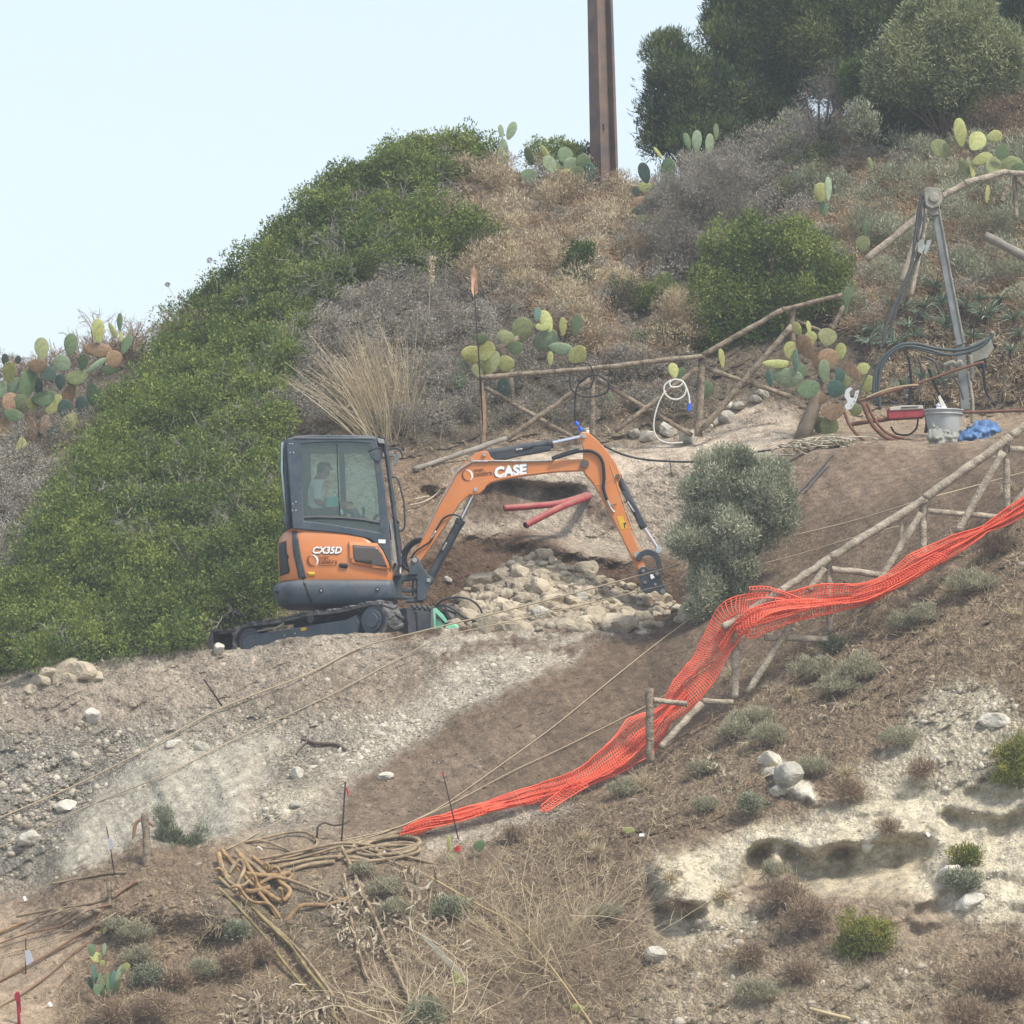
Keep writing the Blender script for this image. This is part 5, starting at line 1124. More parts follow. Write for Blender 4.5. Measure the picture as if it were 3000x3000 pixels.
# ---- single shrubs and trees
DEN = 1.5
def shrub(name, label, cat, balls, Y, ncl, nlf, Lf, Wf, m, tb=.5, crad=(.08, .14), twigs=None, group=None, trunkuv=None, tv=.16, up=.35, out=.7, shell=.6):
    """balls: list of (u, v, radius px); a crown of leaf clumps plus stems"""
    b0 = max(balls, key=lambda b_: b_[1]+b_[2]); yb = Y if Y is not None else None
    bu, bv = trunkuv if trunkuv else (b0[0], b0[1]+b0[2])
    if Y is None:
        g_ = GH(np.array([bu]), np.array([bv]))[0]; base = Vector(g_)
    else: base = P(bu, bv, Y)
    rt = root(name, base, label, cat, group); acc = Acc(); Yc = base.y
    cs = []; sat_ = []
    for (u, v, r) in balls:
        for _ in range(5 if r > 30 else 0):
            a_ = random.uniform(-.6, 3.7); q_ = r*random.uniform(.82, 1.08); sat_.append((u+q_*math.cos(a_), v-q_*math.sin(a_), r*random.uniform(.14, .34)))
    for (u, v, r) in list(balls)+sat_:
        c = np.array(P(u, v, Yc-.05)); rm = M(r, Yc); k = max(3, int(ncl*DEN*(rm/.4)**1.6)); d = sph(k); f_ = (d[:, 1] > .3) & (rng.random(k) < .6); d[f_, 1] *= -1
        C = c+d*rm*(.35+.62*rng.random((k, 1))**.7)*np.array([1, .8, 1]); cs.append(C)
        big_ = fbm(C[:, 0]*2.4+7, C[:, 2]*2.4, 3); C[:, 1] -= .30*big_*min(1, rm/.3); C[:, 2] += .10*big_
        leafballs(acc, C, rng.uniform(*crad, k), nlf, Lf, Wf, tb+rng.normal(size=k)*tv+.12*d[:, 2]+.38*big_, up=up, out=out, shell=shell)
    acc.done('crown', m, rt)
    C = np.concatenate(cs); mb = MB(); sel = C[rng.permutation(len(C))[:14]]
    for s_ in sel:
        e = Vector(s_); mid = base.lerp(e, .5)+Vector(rng.normal(size=3)*.04)+Vector((0, 0, .03)); L0 = (e-base).length
        mb.tube([base-Vector((0, 0, .05)), mid, e], [.012+.02*L0*.5, .008+.008*L0, .004], 5)
    mb.done('trunk', BK, rt, smooth=True)
    if twigs:
        a2 = Acc(); twiggy(a2, C[rng.permutation(len(C))[:twigs[0]]], 3, twigs[1], .8, .006, twigs[2], up=.4, gen=1); a2.done('twigs', TW, rt)['kind'] = 'stuff'
    return rt
# conifers at the top right
shrub('conifer_tree', 'dark blue green conifer standing against the sky right of the steel pole', 'tree', [(1985, 150, 42), (1990, 230, 80), (1960, 330, 75), (2000, 400, 85), (2060, 280, 95), (1935, 420, 45), (1925, 250, 30), (1935, 150, 22), (2100, 400, 70)], 12.0, 58, 60, .085, .015, LC, .42, (.10, .22), up=.9, tv=.30, trunkuv=(2010, 500))
shrub('conifer_tree', 'tall broad conifer behind, second from the left on the hilltop', 'tree', [(2180, 40, 85), (2130, 120, 80), (2230, 170, 120), (2300, 60, 110), (2180, 270, 100), (2330, 230, 90), (2120, 330, 80), (2240, -60, 110), (2200, 400, 60), (2280, 350, 70), (2130, 410, 50)], 12.6, 58, 60, .085, .015, LC, .5, (.10, .22), up=.8, tv=.30, trunkuv=(2240, 440))
shrub('conifer_tree', 'dense green conifer cut by the top edge, right of the broad one', 'tree', [(2420, 0, 120), (2400, 120, 110), (2520, 60, 110), (2480, -80, 120), (2420, 220, 80), (2600, -40, 110)], 12.3, 58, 60, .085, .015, LC, .66, (.10, .22), up=.7, tv=.30, trunkuv=(2450, 360))
shrub('conifer_tree', 'very dark conifer in the top right corner behind the olive shrub', 'tree', [(2900, 20, 120), (3020, 120, 120), (2980, 230, 90), (3060, 260, 90), (2760, -60, 120), (3060, -60, 140)], 13.5, 58, 60, .085, .015, LC, .18, (.10, .22), up=.7, tv=.30, trunkuv=(2980, 330))
shrub('olive_shrub', 'rounded silvery olive shrub in front of the conifers at top right', 'shrub', [(2760, 110, 110), (2850, 150, 110), (2680, 190, 100), (2780, 230, 110), (2900, 220, 75), (2620, 240, 70), (2740, 50, 70), (2860, 60, 50), (2950, 180, 50), (2680, 100, 60), (2630, 170, 50)], 9.6, 80, 54, .070, .014, LO2, .52, (.09, .19), tv=.28, trunkuv=(2760, 400))
shrub('olive_shrub', 'darker dull green shrub below the silvery olive', 'shrub', [(2560, 260, 70), (2650, 310, 80), (2560, 330, 60), (2720, 330, 60), (2600, 390, 50), (2530, 210, 50)], 10.0, 70, 44, .055, .016, LG, .3, (.08, .14), trunkuv=(2600, 440))
shrub('bare_bush', 'mauve grey leafless bush between conifer and olive shrub', 'bush', [(2430, 290, 70), (2400, 350, 70), (2460, 240, 45), (2360, 390, 55)], 10.2, 46, 40, .05, .004, TW, .3, (.08, .14), trunkuv=(2400, 440))
shrub('green_shoots', 'small upright olive shoots in front of the mauve bush', 'shrub', [(2515, 320, 30), (2520, 370, 36), (2545, 350, 26)], 9.2, 60, 30, .06, .013, LO, .6, (.07, .1), up=1.2, trunkuv=(2525, 410))
shrub('brown_bush', 'large rounded grey brown bush right of the steel pole foot', 'bush', [(2000, 620, 105), (2080, 600, 100), (1960, 700, 90), (2060, 700, 90), (2130, 540, 80), (2040, 520, 70), (1950, 580, 55)], 8.7, 90, 46, .045, .005, GB, .38, (.07, .12), trunkuv=(2010, 820))
shrub('green_bush', 'bright green lentisk bush above the zigzag fence', 'bush', [(2150, 720, 75), (2230, 700, 70), (2320, 740, 80), (2400, 780, 70), (2130, 820, 85), (2230, 830, 90), (2350, 860, 80), (2080, 920, 80), (2180, 940, 80), (2450, 850, 50), (2300, 930, 60), (2100, 1000, 45)], 7.2, 56, 44, .045, .020, LG2, .5, (.08, .17), tv=.3, twigs=(14, .12, .5), trunkuv=(2200, 1040))
shrub('dark_shrub', 'small glossy dark green shrub amid dry fronds on the middle slope', 'shrub', [(1690, 760, 34), (1720, 740, 30), (1690, 810, 38), (1660, 830, 24)], None, 70, 36, .036, .018, LG, .12, (.05, .09))
shrub('blue_shrub', 'bluish grey shrub in the hollow above the fence', 'shrub', [(1820, 850, 34), (1780, 880, 30), (1860, 830, 26), (1790, 900, 28)], None, 70, 40, .035, .006, LC, .3, (.05, .09))
shrub('green_shrub', 'small bright green shrub left of the lentisk bush', 'shrub', [(1900, 870, 34), (1940, 850, 34), (1980, 860, 24), (1880, 890, 20)], None, 66, 34, .036, .013, LG2, .55, (.05, .09))
shrub('straw_tuft', 'rounded tan tuft beside the green bush above the fence', 'tuft', [(1960, 900, 44), (2000, 920, 50), (2020, 960, 40), (1950, 950, 40)], 7.0, 70, 46, .045, .005, STW, .35, (.06, .1), trunkuv=(1990, 1010))
# tall dry reeds above the cab
rt = root('reed_clump', Vector(GH(np.array([1110.]), np.array([1268.]))[0]), 'tall straw coloured reeds fanning up above the cab roof', 'reeds'); acc = Acc()
n = 420; bu = rng.normal(1120, 42, n); bv = rng.normal(1235, 40, n); B = GH(bu, np.minimum(bv, 1300)); ang_ = rng.normal(.28, .30, n)+(1120-bu)*.003; hh = rng.uniform(.35, 1.25, n)
d = np.stack([-np.sin(ang_), -.25+.1*rng.normal(size=n), np.cos(ang_)], 1); P_ = [B]
for i in range(6): d = unit(d+np.stack([-.05*rng.random(n), 0*d[:, 1], -.03*rng.random(n)], 1)); P_.append(P_[-1]+d*(hh/6)[:, None])
acc.add(ribbons(np.stack(P_, 1), .011, .004), .5+rng.normal(size=n)*.2); acc.done('stems', STW, rt)
acc = Acc(); tip = P_[-1][:60]; acc.add(blades(ext(tip, 10)+rng.normal(size=(600, 3))*.025, np.array([-.4, 0, .2])+rng.normal(size=(600, 3))*.5, .04, .008), .6+rng.normal(size=600)*.1); acc.done('seed_heads', STW, rt)['kind'] = 'stuff'
for (u, v, hpx, lb) in ((1255, 1010, 250, 'tall plumed grass stalk above the reeds, drooping seed head at its tip'), (1245, 900, 0, '')):
    if not hpx: continue
    B = Vector(GH(np.array([float(u)]), np.array([float(v)]))[0]); rt = root('grass_stalk', B, lb, 'grass stalk'); e = P(1262, 745, B.y-.2)
    MB().tube([B, B.lerp(e, .5), e], [.006, .005, .004], 5).done('stem', mat('straw_stem', (.42, .34, .2), .8), rt)
    acc = Acc(); k = 160; tq = rng.random(k); acc.add(blades(np.array(e)+np.outer(tq, np.array([.0, 0, -.36]))+rng.normal(size=(k, 3))*.022, np.array([.3, 0, -.7])+rng.normal(size=(k, 3))*.35, .05, .012), .55+rng.normal(size=k)*.15); acc.done('seed_head', STW, rt)
# bare thicket on the left skyline
for nm, lb, box_, ybase in (('bare_shrub', 'leafless brown thicket on the left skyline behind the prickly pear', (240, 480, 1080), 9.3), ('bare_shrub', 'thin leafless shrub on the skyline between thicket and green hill', (480, 590, 1050), 9.2), ('bare_shrub', 'sparse low twigs on the skyline at the far left edge', (0, 220, 1120), 9.4)):
    bs = np.array([P(random.uniform(box_[0], box_[1]), box_[2]+random.uniform(-25, 25), ybase) for _ in range(26)]); rt = root(nm, Vector(bs.mean(0)), lb, 'shrub'); acc = Acc()
    twiggy(acc, bs, 4, .46 if box_[0] > 200 else .28, .30, .016, .3, up=1, gen=3, wob=.12, seg=4); acc.done('branches', TWB, rt)
shrubmass('mixed_scrub', [(1850, 1000), (2060, 900), (2100, 1000), (2060, 1060), (1900, 1080)], 50, (.12, .2), 20, 26, .04, .014, LG2, 'green weeds left of the lentisk bush', 'scrub', .4, crad=(.05, .1))
shrubmass('mixed_scrub', [(1380, 850), (1450, 800), (1480, 900), (1440, 980), (1370, 960)], 44, (.12, .2), 20, 26, .04, .012, GB, 'grey bushes near the flagged rod', 'scrub', .5, crad=(.05, .1))
# seed heads on long stalks against the sky
for (u, v, u2, v2, r, lb) in ((614, 762, 636, 830, 7, 'highest round dried seed head on a thin stalk against the sky'), (491, 834, 520, 890, 6, 'lower left round dried seed head on a stalk against the sky'), (527, 872, 545, 915, 7, 'dark flat seed head just above the bare shrub')):
    rt = root('seed_stalk', P(u2, v2, 9.3), lb, 'seed head'); MB().tube([P(u2, v2+60, 9.3), P(u2, v2, 9.3), P(u, v, 9.3)], .003, 5).done('stalk', mat('straw_stem', (.42, .34, .2), .8), rt)
    acc = Acc(); leafballs(acc, np.array([P(u, v, 9.3)]), np.array([M(r, 9)]), 160, .018, .008, .1, front=0); acc.done('head', TWB, rt)
# aloes by the drilling rig
def aloe_geo(seed):
    r_ = np.random.default_rng(seed); n = 22; a = r_.uniform(0, 6.28, n); el = r_.uniform(.2, 1.1, n); d = np.stack([np.cos(a)*np.cos(el), np.sin(a)*np.cos(el), np.sin(el)], 1); B = np.zeros((n, 3)); P_ = [B]; hh = r_.uniform(.16, .26, n)
    for i in range(5): P_.append(P_[-1]+d*(hh/5)[:, None]); d = unit(d+np.array([0, 0, -.22]))
    return ribbons(np.stack(P_, 1), .026, .004, cross=True), n
ALM = leafmat('aloe_leaf', (.10, .15, .09), (.22, .28, .19), (.40, .44, .32), .1); AL = []
for s in range(4):
    (V, F), n = aloe_geo(s); o = fast('rosette', V, F, ALM, tint=np.clip(.5+np.repeat(rng.normal(size=2*n)*.25, len(V)//(2*n)), 0, 1)); AL.append(o.data); bpy.data.objects.remove(o)
apts = [(2560, 970), (2610, 900), (2590, 985), (2650, 910), (2690, 925), (2710, 900), (2660, 960), (2740, 840), (2830, 900), (2870, 880), (2900, 930), (2870, 930), (2970, 940), (2760, 890), (2680, 985), (2930, 880), (2545, 1010), (2620, 1010), (2770, 960), (2850, 990), (2640, 1130), (2700, 1110), (2750, 1120), (2960, 1030), (2990, 980)]
for i, (u, v) in enumerate(apts):
    y = float(GH(np.array([float(u)]), np.array([float(v)]))[0][1]); b0 = P(u, v, y-.28)
    rt = root('aloe', b0, 'pale spiky aloe rosette on the bank behind the drilling rig', 'aloe', 'aloes growing behind the drilling rig')
    o = bpy.data.objects.new('rosette', AL[i % 4]); COL.objects.link(o); o.parent = rt; s_ = random.uniform(.9, 1.45); o.scale = (s_,)*3; o.rotation_euler = (random.uniform(0, .5), random.uniform(-.3, .3), random.uniform(0, 6))
    MB().tube([b0+Vector((0, .12, -.14)), b0], [.03, .02], 6).done('stem', BK, rt)
shrubmass('dead_aloe_litter', [(2500, 960), (2560, 930), (2800, 900), (3100, 900), (3100, 1180), (2760, 1200), (2540, 1180), (2560, 1080)], 40, (.04, .12), 8, 18, .09, .010, TWB, 'tangle of dead brown aloe leaves behind the drilling rig', 'dead leaves', .4, crad=(.04, .10), up=-.3, lift=.02, tv=.35)
shrubmass('dead_aloe_litter', [(2500, 960), (2560, 930), (2800, 900), (3100, 900), (3100, 1180), (2760, 1200), (2540, 1180), (2560, 1080)], 44, (.04, .13), 7, 14, .10, .010, STW, 'straw coloured dead leaves among the aloes', 'dead leaves', .3, crad=(.04, .10), up=-.3, lift=.02, tv=.35)

# ================================================================== PRICKLY PEARS
PADC = {'g': ((.13, .19, .085), (.085, .13, .06)), 'y': ((.42, .42, .16), (.27, .30, .10)), 'o': ((.24, .27, .11), (.16, .18, .08)), 'b': ((.34, .21, .11), (.20, .14, .08)), 'd': ((.06, .10, .07), (.035, .06, .045)), 'p': ((.26, .33, .20), (.17, .23, .13)), 't': ((.10, .19, .14), (.06, .12, .09))}
PADM = {}
def dots(m):
    if m.get('dotted'): return m
    m['dotted'] = 1; t = m.node_tree; b = t.nodes['Principled BSDF']; src = b.inputs['Base Color'].links[0].from_socket
    tc = t.nodes.new('ShaderNodeTexCoord'); vo = t.nodes.new('ShaderNodeTexVoronoi'); vo.inputs['Scale'].default_value = 8.5; vo.inputs['Randomness'].default_value = .35; t.links.new(tc.outputs['Object'], vo.inputs['Vector'])
    rp = t.nodes.new('ShaderNodeValToRGB'); rp.color_ramp.elements[0].position = .10; rp.color_ramp.elements[0].color = (.5, .46, .42, 1); rp.color_ramp.elements[1].position = .2; rp.color_ramp.elements[1].color = (1, 1, 1, 1); t.links.new(vo.outputs['Distance'], rp.inputs[0])
    n = t.nodes.new('ShaderNodeTexNoise'); n.inputs['Scale'].default_value = 2.6; n.inputs['Detail'].default_value = 5; ge = t.nodes.new('ShaderNodeNewGeometry'); t.links.new(ge.outputs['Position'], n.inputs['Vector'])
    r2 = t.nodes.new('ShaderNodeValToRGB'); r2.color_ramp.elements[0].position = .3; r2.color_ramp.elements[0].color = (.62, .5, .38, 1); r2.color_ramp.elements[1].position = .55; r2.color_ramp.elements[1].color = (1, 1, 1, 1); t.links.new(n.outputs[0], r2.inputs[0])
    x = t.nodes.new('ShaderNodeMix'); x.data_type = 'RGBA'; x.blend_type = 'MULTIPLY'; x.inputs[0].default_value = 1; t.links.new(src, x.inputs[6]); t.links.new(rp.outputs[0], x.inputs[7])
    y = t.nodes.new('ShaderNodeMix'); y.data_type = 'RGBA'; y.blend_type = 'MULTIPLY'; y.inputs[0].default_value = .8; t.links.new(x.outputs[2], y.inputs[6]); t.links.new(r2.outputs[0], y.inputs[7]); t.links.new(y.outputs[2], b.inputs['Base Color'])
    return m
def padmesh(seed, key):
    bm = bmesh.new(); bmesh.ops.create_uvsphere(bm, u_segments=18, v_segments=12, radius=.5)
    for v in bm.verts:
        z = v.co.z; w_ = (.86+.5*z if z < 0 else .86+.28*z-.3*z*z); v.co.x *= w_*1.06; v.co.y *= .15*w_
        v.co.y += .07*math.sin(v.co.x*3+seed)*(1 if seed % 2 else -1)+.05*v.co.z*v.co.z
    me = bpy.data.meshes.new('pad'); bm.to_mesh(me); bm.free()
    for p in me.polygons: p.use_smooth = True
    c = PADC[key]; me.materials.append(dots(mat('cactus_pad_'+key, c[0], .55, 0, 0, 7, col2=c[1], bump=.35, bscale=55, spec=.35))); return me
for k_ in PADC: PADM[k_] = [padmesh(s, k_) for s in range(3)]
def cactus(label, pads, Y=None, base=None, group=None, trunk=None, spread=.16):
    bu, bv = base
    y = float(GH(np.array([float(bu)]), np.array([float(bv)]))[0][1])-.12 if Y is None else Y
    rt = root('prickly_pear', P(bu, bv, y), label, 'cactus', group)
    for i, (u, v, w_, h_, tl, k_) in enumerate(pads):
        yy_ = y+random.uniform(-spread, spread); p = P(u, v, yy_); o = bpy.data.objects.new('pad', random.choice(PADM[k_])); COL.objects.link(o); o.parent = rt
        o.location = p-rt.location; yaw = random.uniform(-.45, .45) if w_ > 18 else random.uniform(.2, .5)
        o.scale = (M(w_, y)/math.cos(yaw)*1.08, M(max(w_, h_), y)*.55, M(h_, y)*1.05); o.rotation_euler = (random.uniform(-.25, .25), R(tl), yaw); o.rotation_mode = 'XYZ'
    if trunk: MB().tube([P(u, v, y+.05) for u, v, r in trunk], [M(r, y) for u, v, r in trunk], 10).done('trunk', mat('cactus_trunk', (.26, .21, .15), .9, 0, .4, 6, bump=.5), rt, smooth=True)
    return rt
cactus('big prickly pear heap on the far left hill, brown and green pads', [(122, 1021, 42, 66, 0, 'o'), (207, 1010, 40, 66, 5, 'g'), (181, 1065, 56, 46, 40, 'p'), (225, 1105, 72, 44, -10, 'o'), (287, 969, 38, 70, 0, 'y'), (287, 1026, 84, 42, 5, 'b'), (351, 943, 20, 54, -5, 'g'), (331, 969, 14, 50, -30, 'y'), (355, 987, 12, 30, 0, 'y'), (370, 1008, 28, 62, 20, 'g'), (334, 1052, 50, 50, 0, 'b'), (321, 1083, 50, 32, 0, 'g'), (282, 1070, 20, 66, 55, 'p'), (243, 1062, 34, 50, 20, 'g'), (276, 1158, 50, 76, 160, 'g'), (202, 1153, 40, 70, 205, 'b'), (129, 1168, 76, 44, -10, 'g'), (158, 1184, 44, 66, 215, 'y'), (202, 1238, 46, 66, 215, 'y'), (96, 1186, 40, 36, 0, 'y'), (78, 1127, 50, 100, 15, 'g'), (26, 1091, 44, 62, 15, 'y'), (15, 1054, 22, 34, 0, 'd'), (53, 1054, 18, 24, 0, 'd'), (40, 1129, 36, 54, 215, 'p'), (5, 1140, 30, 50, 0, 'p'), (39, 1217, 62, 36, 15, 'g'), (65, 1316, 42, 70, 180, 'y'), (204, 1321, 24, 40, 20, 'g'), (135, 1248, 42, 68, 170, 'b'), (88, 1259, 50, 76, 180, 'b'), (18, 1264, 50, 90, 0, 'b'), (168, 1331, 60, 20, 3, 'o'), (142, 1096, 50, 44, -40, 'd'), (109, 1072, 60, 40, 0, 'b'), (176, 1119, 34, 44, 0, 'd'), (114, 1135, 26, 60, 0, 'd'), (190, 1200, 44, 60, 0, 'd'), (240, 1190, 40, 60, 0, 'd'), (120, 1290, 50, 60, 0, 'd'), (160, 1280, 50, 60, 0, 'd'), (197, 1414, 22, 40, 0, 'y'), (30, 1180, 50, 60, 0, 'b'), (60, 1180, 50, 50, 0, 'o')], Y=7.3, base=(170, 1370), trunk=[(175, 1400, 14), (190, 1300, 12), (205, 1200, 10)])
cactus('prickly pear on the hilltop left of the steel pole, one pad pair standing up', [(1468, 386, 18, 42, -5, 'p'), (1498, 383, 26, 56, 20, 'p'), (1474, 461, 34, 108, 0, 'p'), (1430, 533, 56, 34, 0, 'd'), (1551, 458, 26, 54, -20, 'g'), (1600, 455, 18, 66, -35, 'y'), (1655, 455, 50, 50, 30, 'g'), (1673, 487, 50, 50, 0, 'p'), (1709, 481, 46, 60, 0, 'g'), (1549, 518, 52, 50, 0, 'g'), (1663, 512, 46, 36, 0, 'y'), (1725, 507, 36, 60, 10, 't'), (1611, 481, 40, 54, -30, 'p'), (1533, 549, 34, 30, 0, 'g'), (1445, 554, 30, 26, 0, 'y'), (1640, 495, 40, 50, 10, 'g'), (1690, 510, 50, 44, 0, 'g')], base=(1560, 560))
cactus('prickly pear with a dark oval pad right of the steel pole foot', [(1888, 507, 36, 62, -15, 'd'), (1958, 497, 46, 66, 0, 'g'), (1929, 450, 12, 46, -35, 'y'), (1890, 549, 40, 30, 0, 'y'), (1870, 590, 46, 26, -25, 'b'), (1875, 616, 50, 28, -20, 'd'), (1885, 647, 50, 34, -15, 'o'), (2013, 414, 22, 50, -15, 'g'), (2041, 414, 30, 66, 0, 'p'), (2078, 424, 28, 64, 5, 'p'), (2098, 386, 16, 50, 5, 'g'), (2044, 460, 40, 40, 0, 'g'), (1862, 560, 20, 30, 0, 'd'), (1925, 560, 40, 40, 0, 'g')], base=(1940, 640), Y=9.0)
cactus('prickly pear sprawling behind the left end of the long fence rail', [(1383, 1040, 68, 52, 0, 'y'), (1357, 1071, 30, 50, -50, 'p'), (1344, 1115, 50, 44, 10, 'g'), (1450, 1060, 28, 62, 10, 'o'), (1481, 1066, 54, 46, 20, 'y'), (1409, 993, 40, 30, 0, 'g'), (1481, 988, 56, 40, 20, 'o'), (1530, 967, 66, 72, 15, 'o'), (1574, 921, 22, 44, 10, 't'), (1600, 941, 40, 66, -20, 'y'), (1600, 998, 78, 62, -25, 'p'), (1649, 957, 22, 54, -5, 'y'), (1688, 952, 32, 64, 12, 'g'), (1642, 1022, 74, 36, 5, 'p'), (1693, 1040, 62, 50, -40, 'y'), (1590, 957, 50, 24, 0, 'y'), (1476, 1138, 40, 60, 0, 'd'), (1424, 1029, 50, 60, 30, 'y'), (1430, 1075, 40, 60, 0, 'y'), (1510, 1020, 50, 40, 0, 'g'), (1612, 1050, 18, 40, 0, 'y'), (1590, 1195, 30, 36, 0, 'y'), (1400, 1085, 40, 40, 0, 'o')], base=(1500, 1190), Y=6.1, trunk=[(1500, 1190, 12), (1490, 1080, 12), (1460, 1020, 11), (1520, 990, 9)])
cactus('three thin prickly pear pads behind the middle of the pole fence', [(1973, 1086, 32, 46, -10, 'y'), (1996, 1096, 26, 40, 10, 'g'), (2115, 1050, 20, 56, -10, 'y'), (1792, 1174, 20, 52, -20, 'g'), (2070, 1140, 40, 50, 0, 'g'), (1840, 1240, 24, 40, 20, 'p')], base=(1990, 1180), Y=6.2)
cactus('large prickly pear beside the path with a gnarled trunk and brown lower pads', [(2316, 1026, 42, 50, 0, 'y'), (2360, 1016, 50, 74, -20, 'b'), (2375, 992, 38, 42, 0, 'y'), (2424, 987, 58, 54, 10, 'o'), (2370, 959, 16, 38, -10, 'y'), (2427, 1052, 66, 60, 0, 'b'), (2463, 1029, 34, 48, 0, 'y'), (2277, 1067, 92, 26, 0, 'y'), (2305, 1106, 92, 54, 10, 'p'), (2254, 1109, 22, 50, -10, 't'), (2367, 1140, 70, 54, -10, 'g'), (2414, 1088, 38, 68, -10, 'p'), (2448, 1140, 56, 50, 20, 't'), (2497, 1088, 38, 66, -40, 'b'), (2476, 1109, 50, 50, 0, 'o'), (2541, 1124, 42, 50, 0, 'y'), (2440, 1207, 72, 50, 0, 'b'), (2430, 1243, 56, 62, 180, 'o'), (2331, 1057, 16, 70, 0, 't'), (2336, 964, 26, 44, -20, 'y'), (2409, 1168, 34, 30, 0, 'b'), (2460, 1104, 30, 50, 0, 't'), (2507, 1202, 40, 36, 0, 'o'), (2400, 1060, 40, 60, 0, 'b'), (2530, 1080, 40, 34, 0, 'y'), (2400, 1245, 40, 50, 0, 'o'), (2345, 1090, 40, 50, 0, 'g')], base=(2350, 1290), Y=4.6, trunk=[(2345, 1300, 24), (2362, 1250, 24), (2385, 1190, 20), (2400, 1110, 16)])
cactus('yellow green prickly pear at the right edge above the broken fence', [(2813, 388, 38, 82, -8, 'y'), (2862, 414, 54, 62, 35, 'y'), (2914, 399, 36, 44, 80, 'y'), (2758, 437, 50, 68, -60, 'o'), (2877, 466, 36, 62, 70, 'y'), (2937, 445, 44, 46, 30, 'g'), (2911, 487, 54, 60, 20, 'o'), (2963, 481, 70, 46, 5, 'o'), (2828, 492, 42, 56, 0, 'o'), (2849, 502, 18, 44, -10, 'y'), (2826, 455, 18, 30, 0, 'b'), (2985, 497, 40, 40, 0, 'g'), (2893, 569, 16, 52, 5, 'y')], base=(2850, 540), Y=7.3)
cactus('lone pair of round and narrow cactus pads in the dry fronds', [(2404, 564, 44, 56, 0, 'y'), (2426, 554, 24, 72, 5, 'p'), (2414, 611, 28, 40, 0, 'g')], base=(2415, 640), Y=7.4)
cactus('short prickly pear left of the rig head, olive pads in dry fronds', [(2538, 673, 22, 50, 0, 'g'), (2528, 714, 44, 46, 0, 'o'), (2550, 480, 16, 40, -20, 'o')], base=(2530, 740), Y=7.0)
cactus('single green cactus pad at the end of the upper fence rail', [(2481, 870, 30, 58, 0, 'g'), (2478, 905, 14, 30, 0, 'g')], base=(2480, 920), Y=5.7)
cactus('small bright prickly pear low on the mound at bottom left', [(269, 2784, 24, 36, 0, 'g'), (282, 2805, 36, 30, 0, 'y'), (305, 2782, 14, 36, 5, 'p'), (316, 2880, 18, 60, 5, 'g'), (277, 2854, 16, 56, -5, 't'), (296, 2875, 16, 50, -10, 'g'), (303, 2905, 26, 40, 0, 'g'), (330, 2870, 20, 52, 10, 't'), (350, 2850, 18, 50, 25, 'p'), (370, 2832, 24, 22, 0, 'y'), (285, 2900, 24, 34, 0, 'g'), (265, 2880, 16, 40, -20, 't'), (340, 2895, 18, 44, 15, 'g'), (300, 2822, 16, 18, 0, 'y')], base=(305, 2925), spread=.08)
cactus('one upright cactus pad beside the leaning rod at the net end', [(1316, 2471, 12, 50, -3, 'y'), (1322, 2508, 16, 20, 20, 'o')], base=(1318, 2520), spread=.02)
cactus('small round blue green cactus pad on the white gravel', [(1404, 2479, 34, 34, 0, 'g')], base=(1410, 2500), spread=.02)
for (u, v, w_, h_, tl, lb) in ((1842, 2442, 40, 22, 0, 'fallen yellow cactus pad on brown soil under the red net'), (1348, 2882, 30, 62, -35, 'fallen yellow green cactus pad beside the grey board'), (1696, 2965, 46, 26, 20, 'fallen yellow cactus pad at the bottom edge'), (310, 2732, 14, 30, 30, 'pale fallen cactus pad on the left mound')):
    p = G(u, v)+Vector((0, -.03, .03)); o = bpy.data.objects.new('cactus_pad', PADM['y'][0]); COL.objects.link(o); o.location = p; o.scale = (M(w_, -7), M(20, -7), M(h_, -7)); o.rotation_euler = (.2, R(tl), .2); tag(o, lb, 'cactus pad')
# ================================================================== STEEL POLE
RUST = mat('rusted_steel', (.20, .135, .10), .9, .05, 0, 3.2, col2=(.11, .09, .085), bump=.25, bscale=16)
def gy1(u, v): return float(GH(np.array([float(u)]), np.array([float(v)]))[0][1])
yp = 10.6; pb = P(1776, 535, yp)
rt = root('steel_pole', pb, 'tall rusty steel beam pole rising out of the frame on the hilltop', 'pole')
# H section seen at an angle, narrowing upwards
def hbeam():
    top = P(1735, -900, yp); wb, wt = M(86, yp), M(60, yp); th = .022; yaw = R(38)
    cx_, sx_ = math.cos(yaw), math.sin(yaw); fl = MB(); web = MB()
    def sec(c, w_):
        q = w_*.62; out = []
        for s in (-1, 1):
            o_ = (s*q*.55, 0)
            for (a, bq) in ((-q*.5, -th), (q*.5, -th), (q*.5, th), (-q*.5, th)):
                x = o_[0]*cx_*1.0+(bq*cx_-a*sx_)*1.0; y = o_[0]*sx_+(bq*sx_+a*cx_)
                out.append(Vector((c.x+x, c.y+y, c.z)))
        return out
    A, B = sec(pb-Vector((0, 0, .9)), wb), sec(top, wt)
    for s in (0, 4): fl.add(A[s:s+4]+B[s:s+4], [(0, 1, 5, 4), (1, 2, 6, 5), (2, 3, 7, 6), (3, 0, 4, 7), (4, 5, 6, 7), (3, 2, 1, 0)])
    ax = (A[0]+A[1]+A[2]+A[3])/4; bx = (A[4]+A[5]+A[6]+A[7])/4; cx2 = (B[0]+B[1]+B[2]+B[3])/4; dx = (B[4]+B[5]+B[6]+B[7])/4
    nrm = Vector((0, 0, 1)).cross(bx-ax).normalized()*.008
    web.add([ax-nrm, bx-nrm, bx+nrm, ax+nrm, cx2-nrm, dx-nrm, dx+nrm, cx2+nrm], [(0, 1, 5, 4), (1, 2, 6, 5), (2, 3, 7, 6), (3, 0, 4, 7)])
    return fl, web, A, B
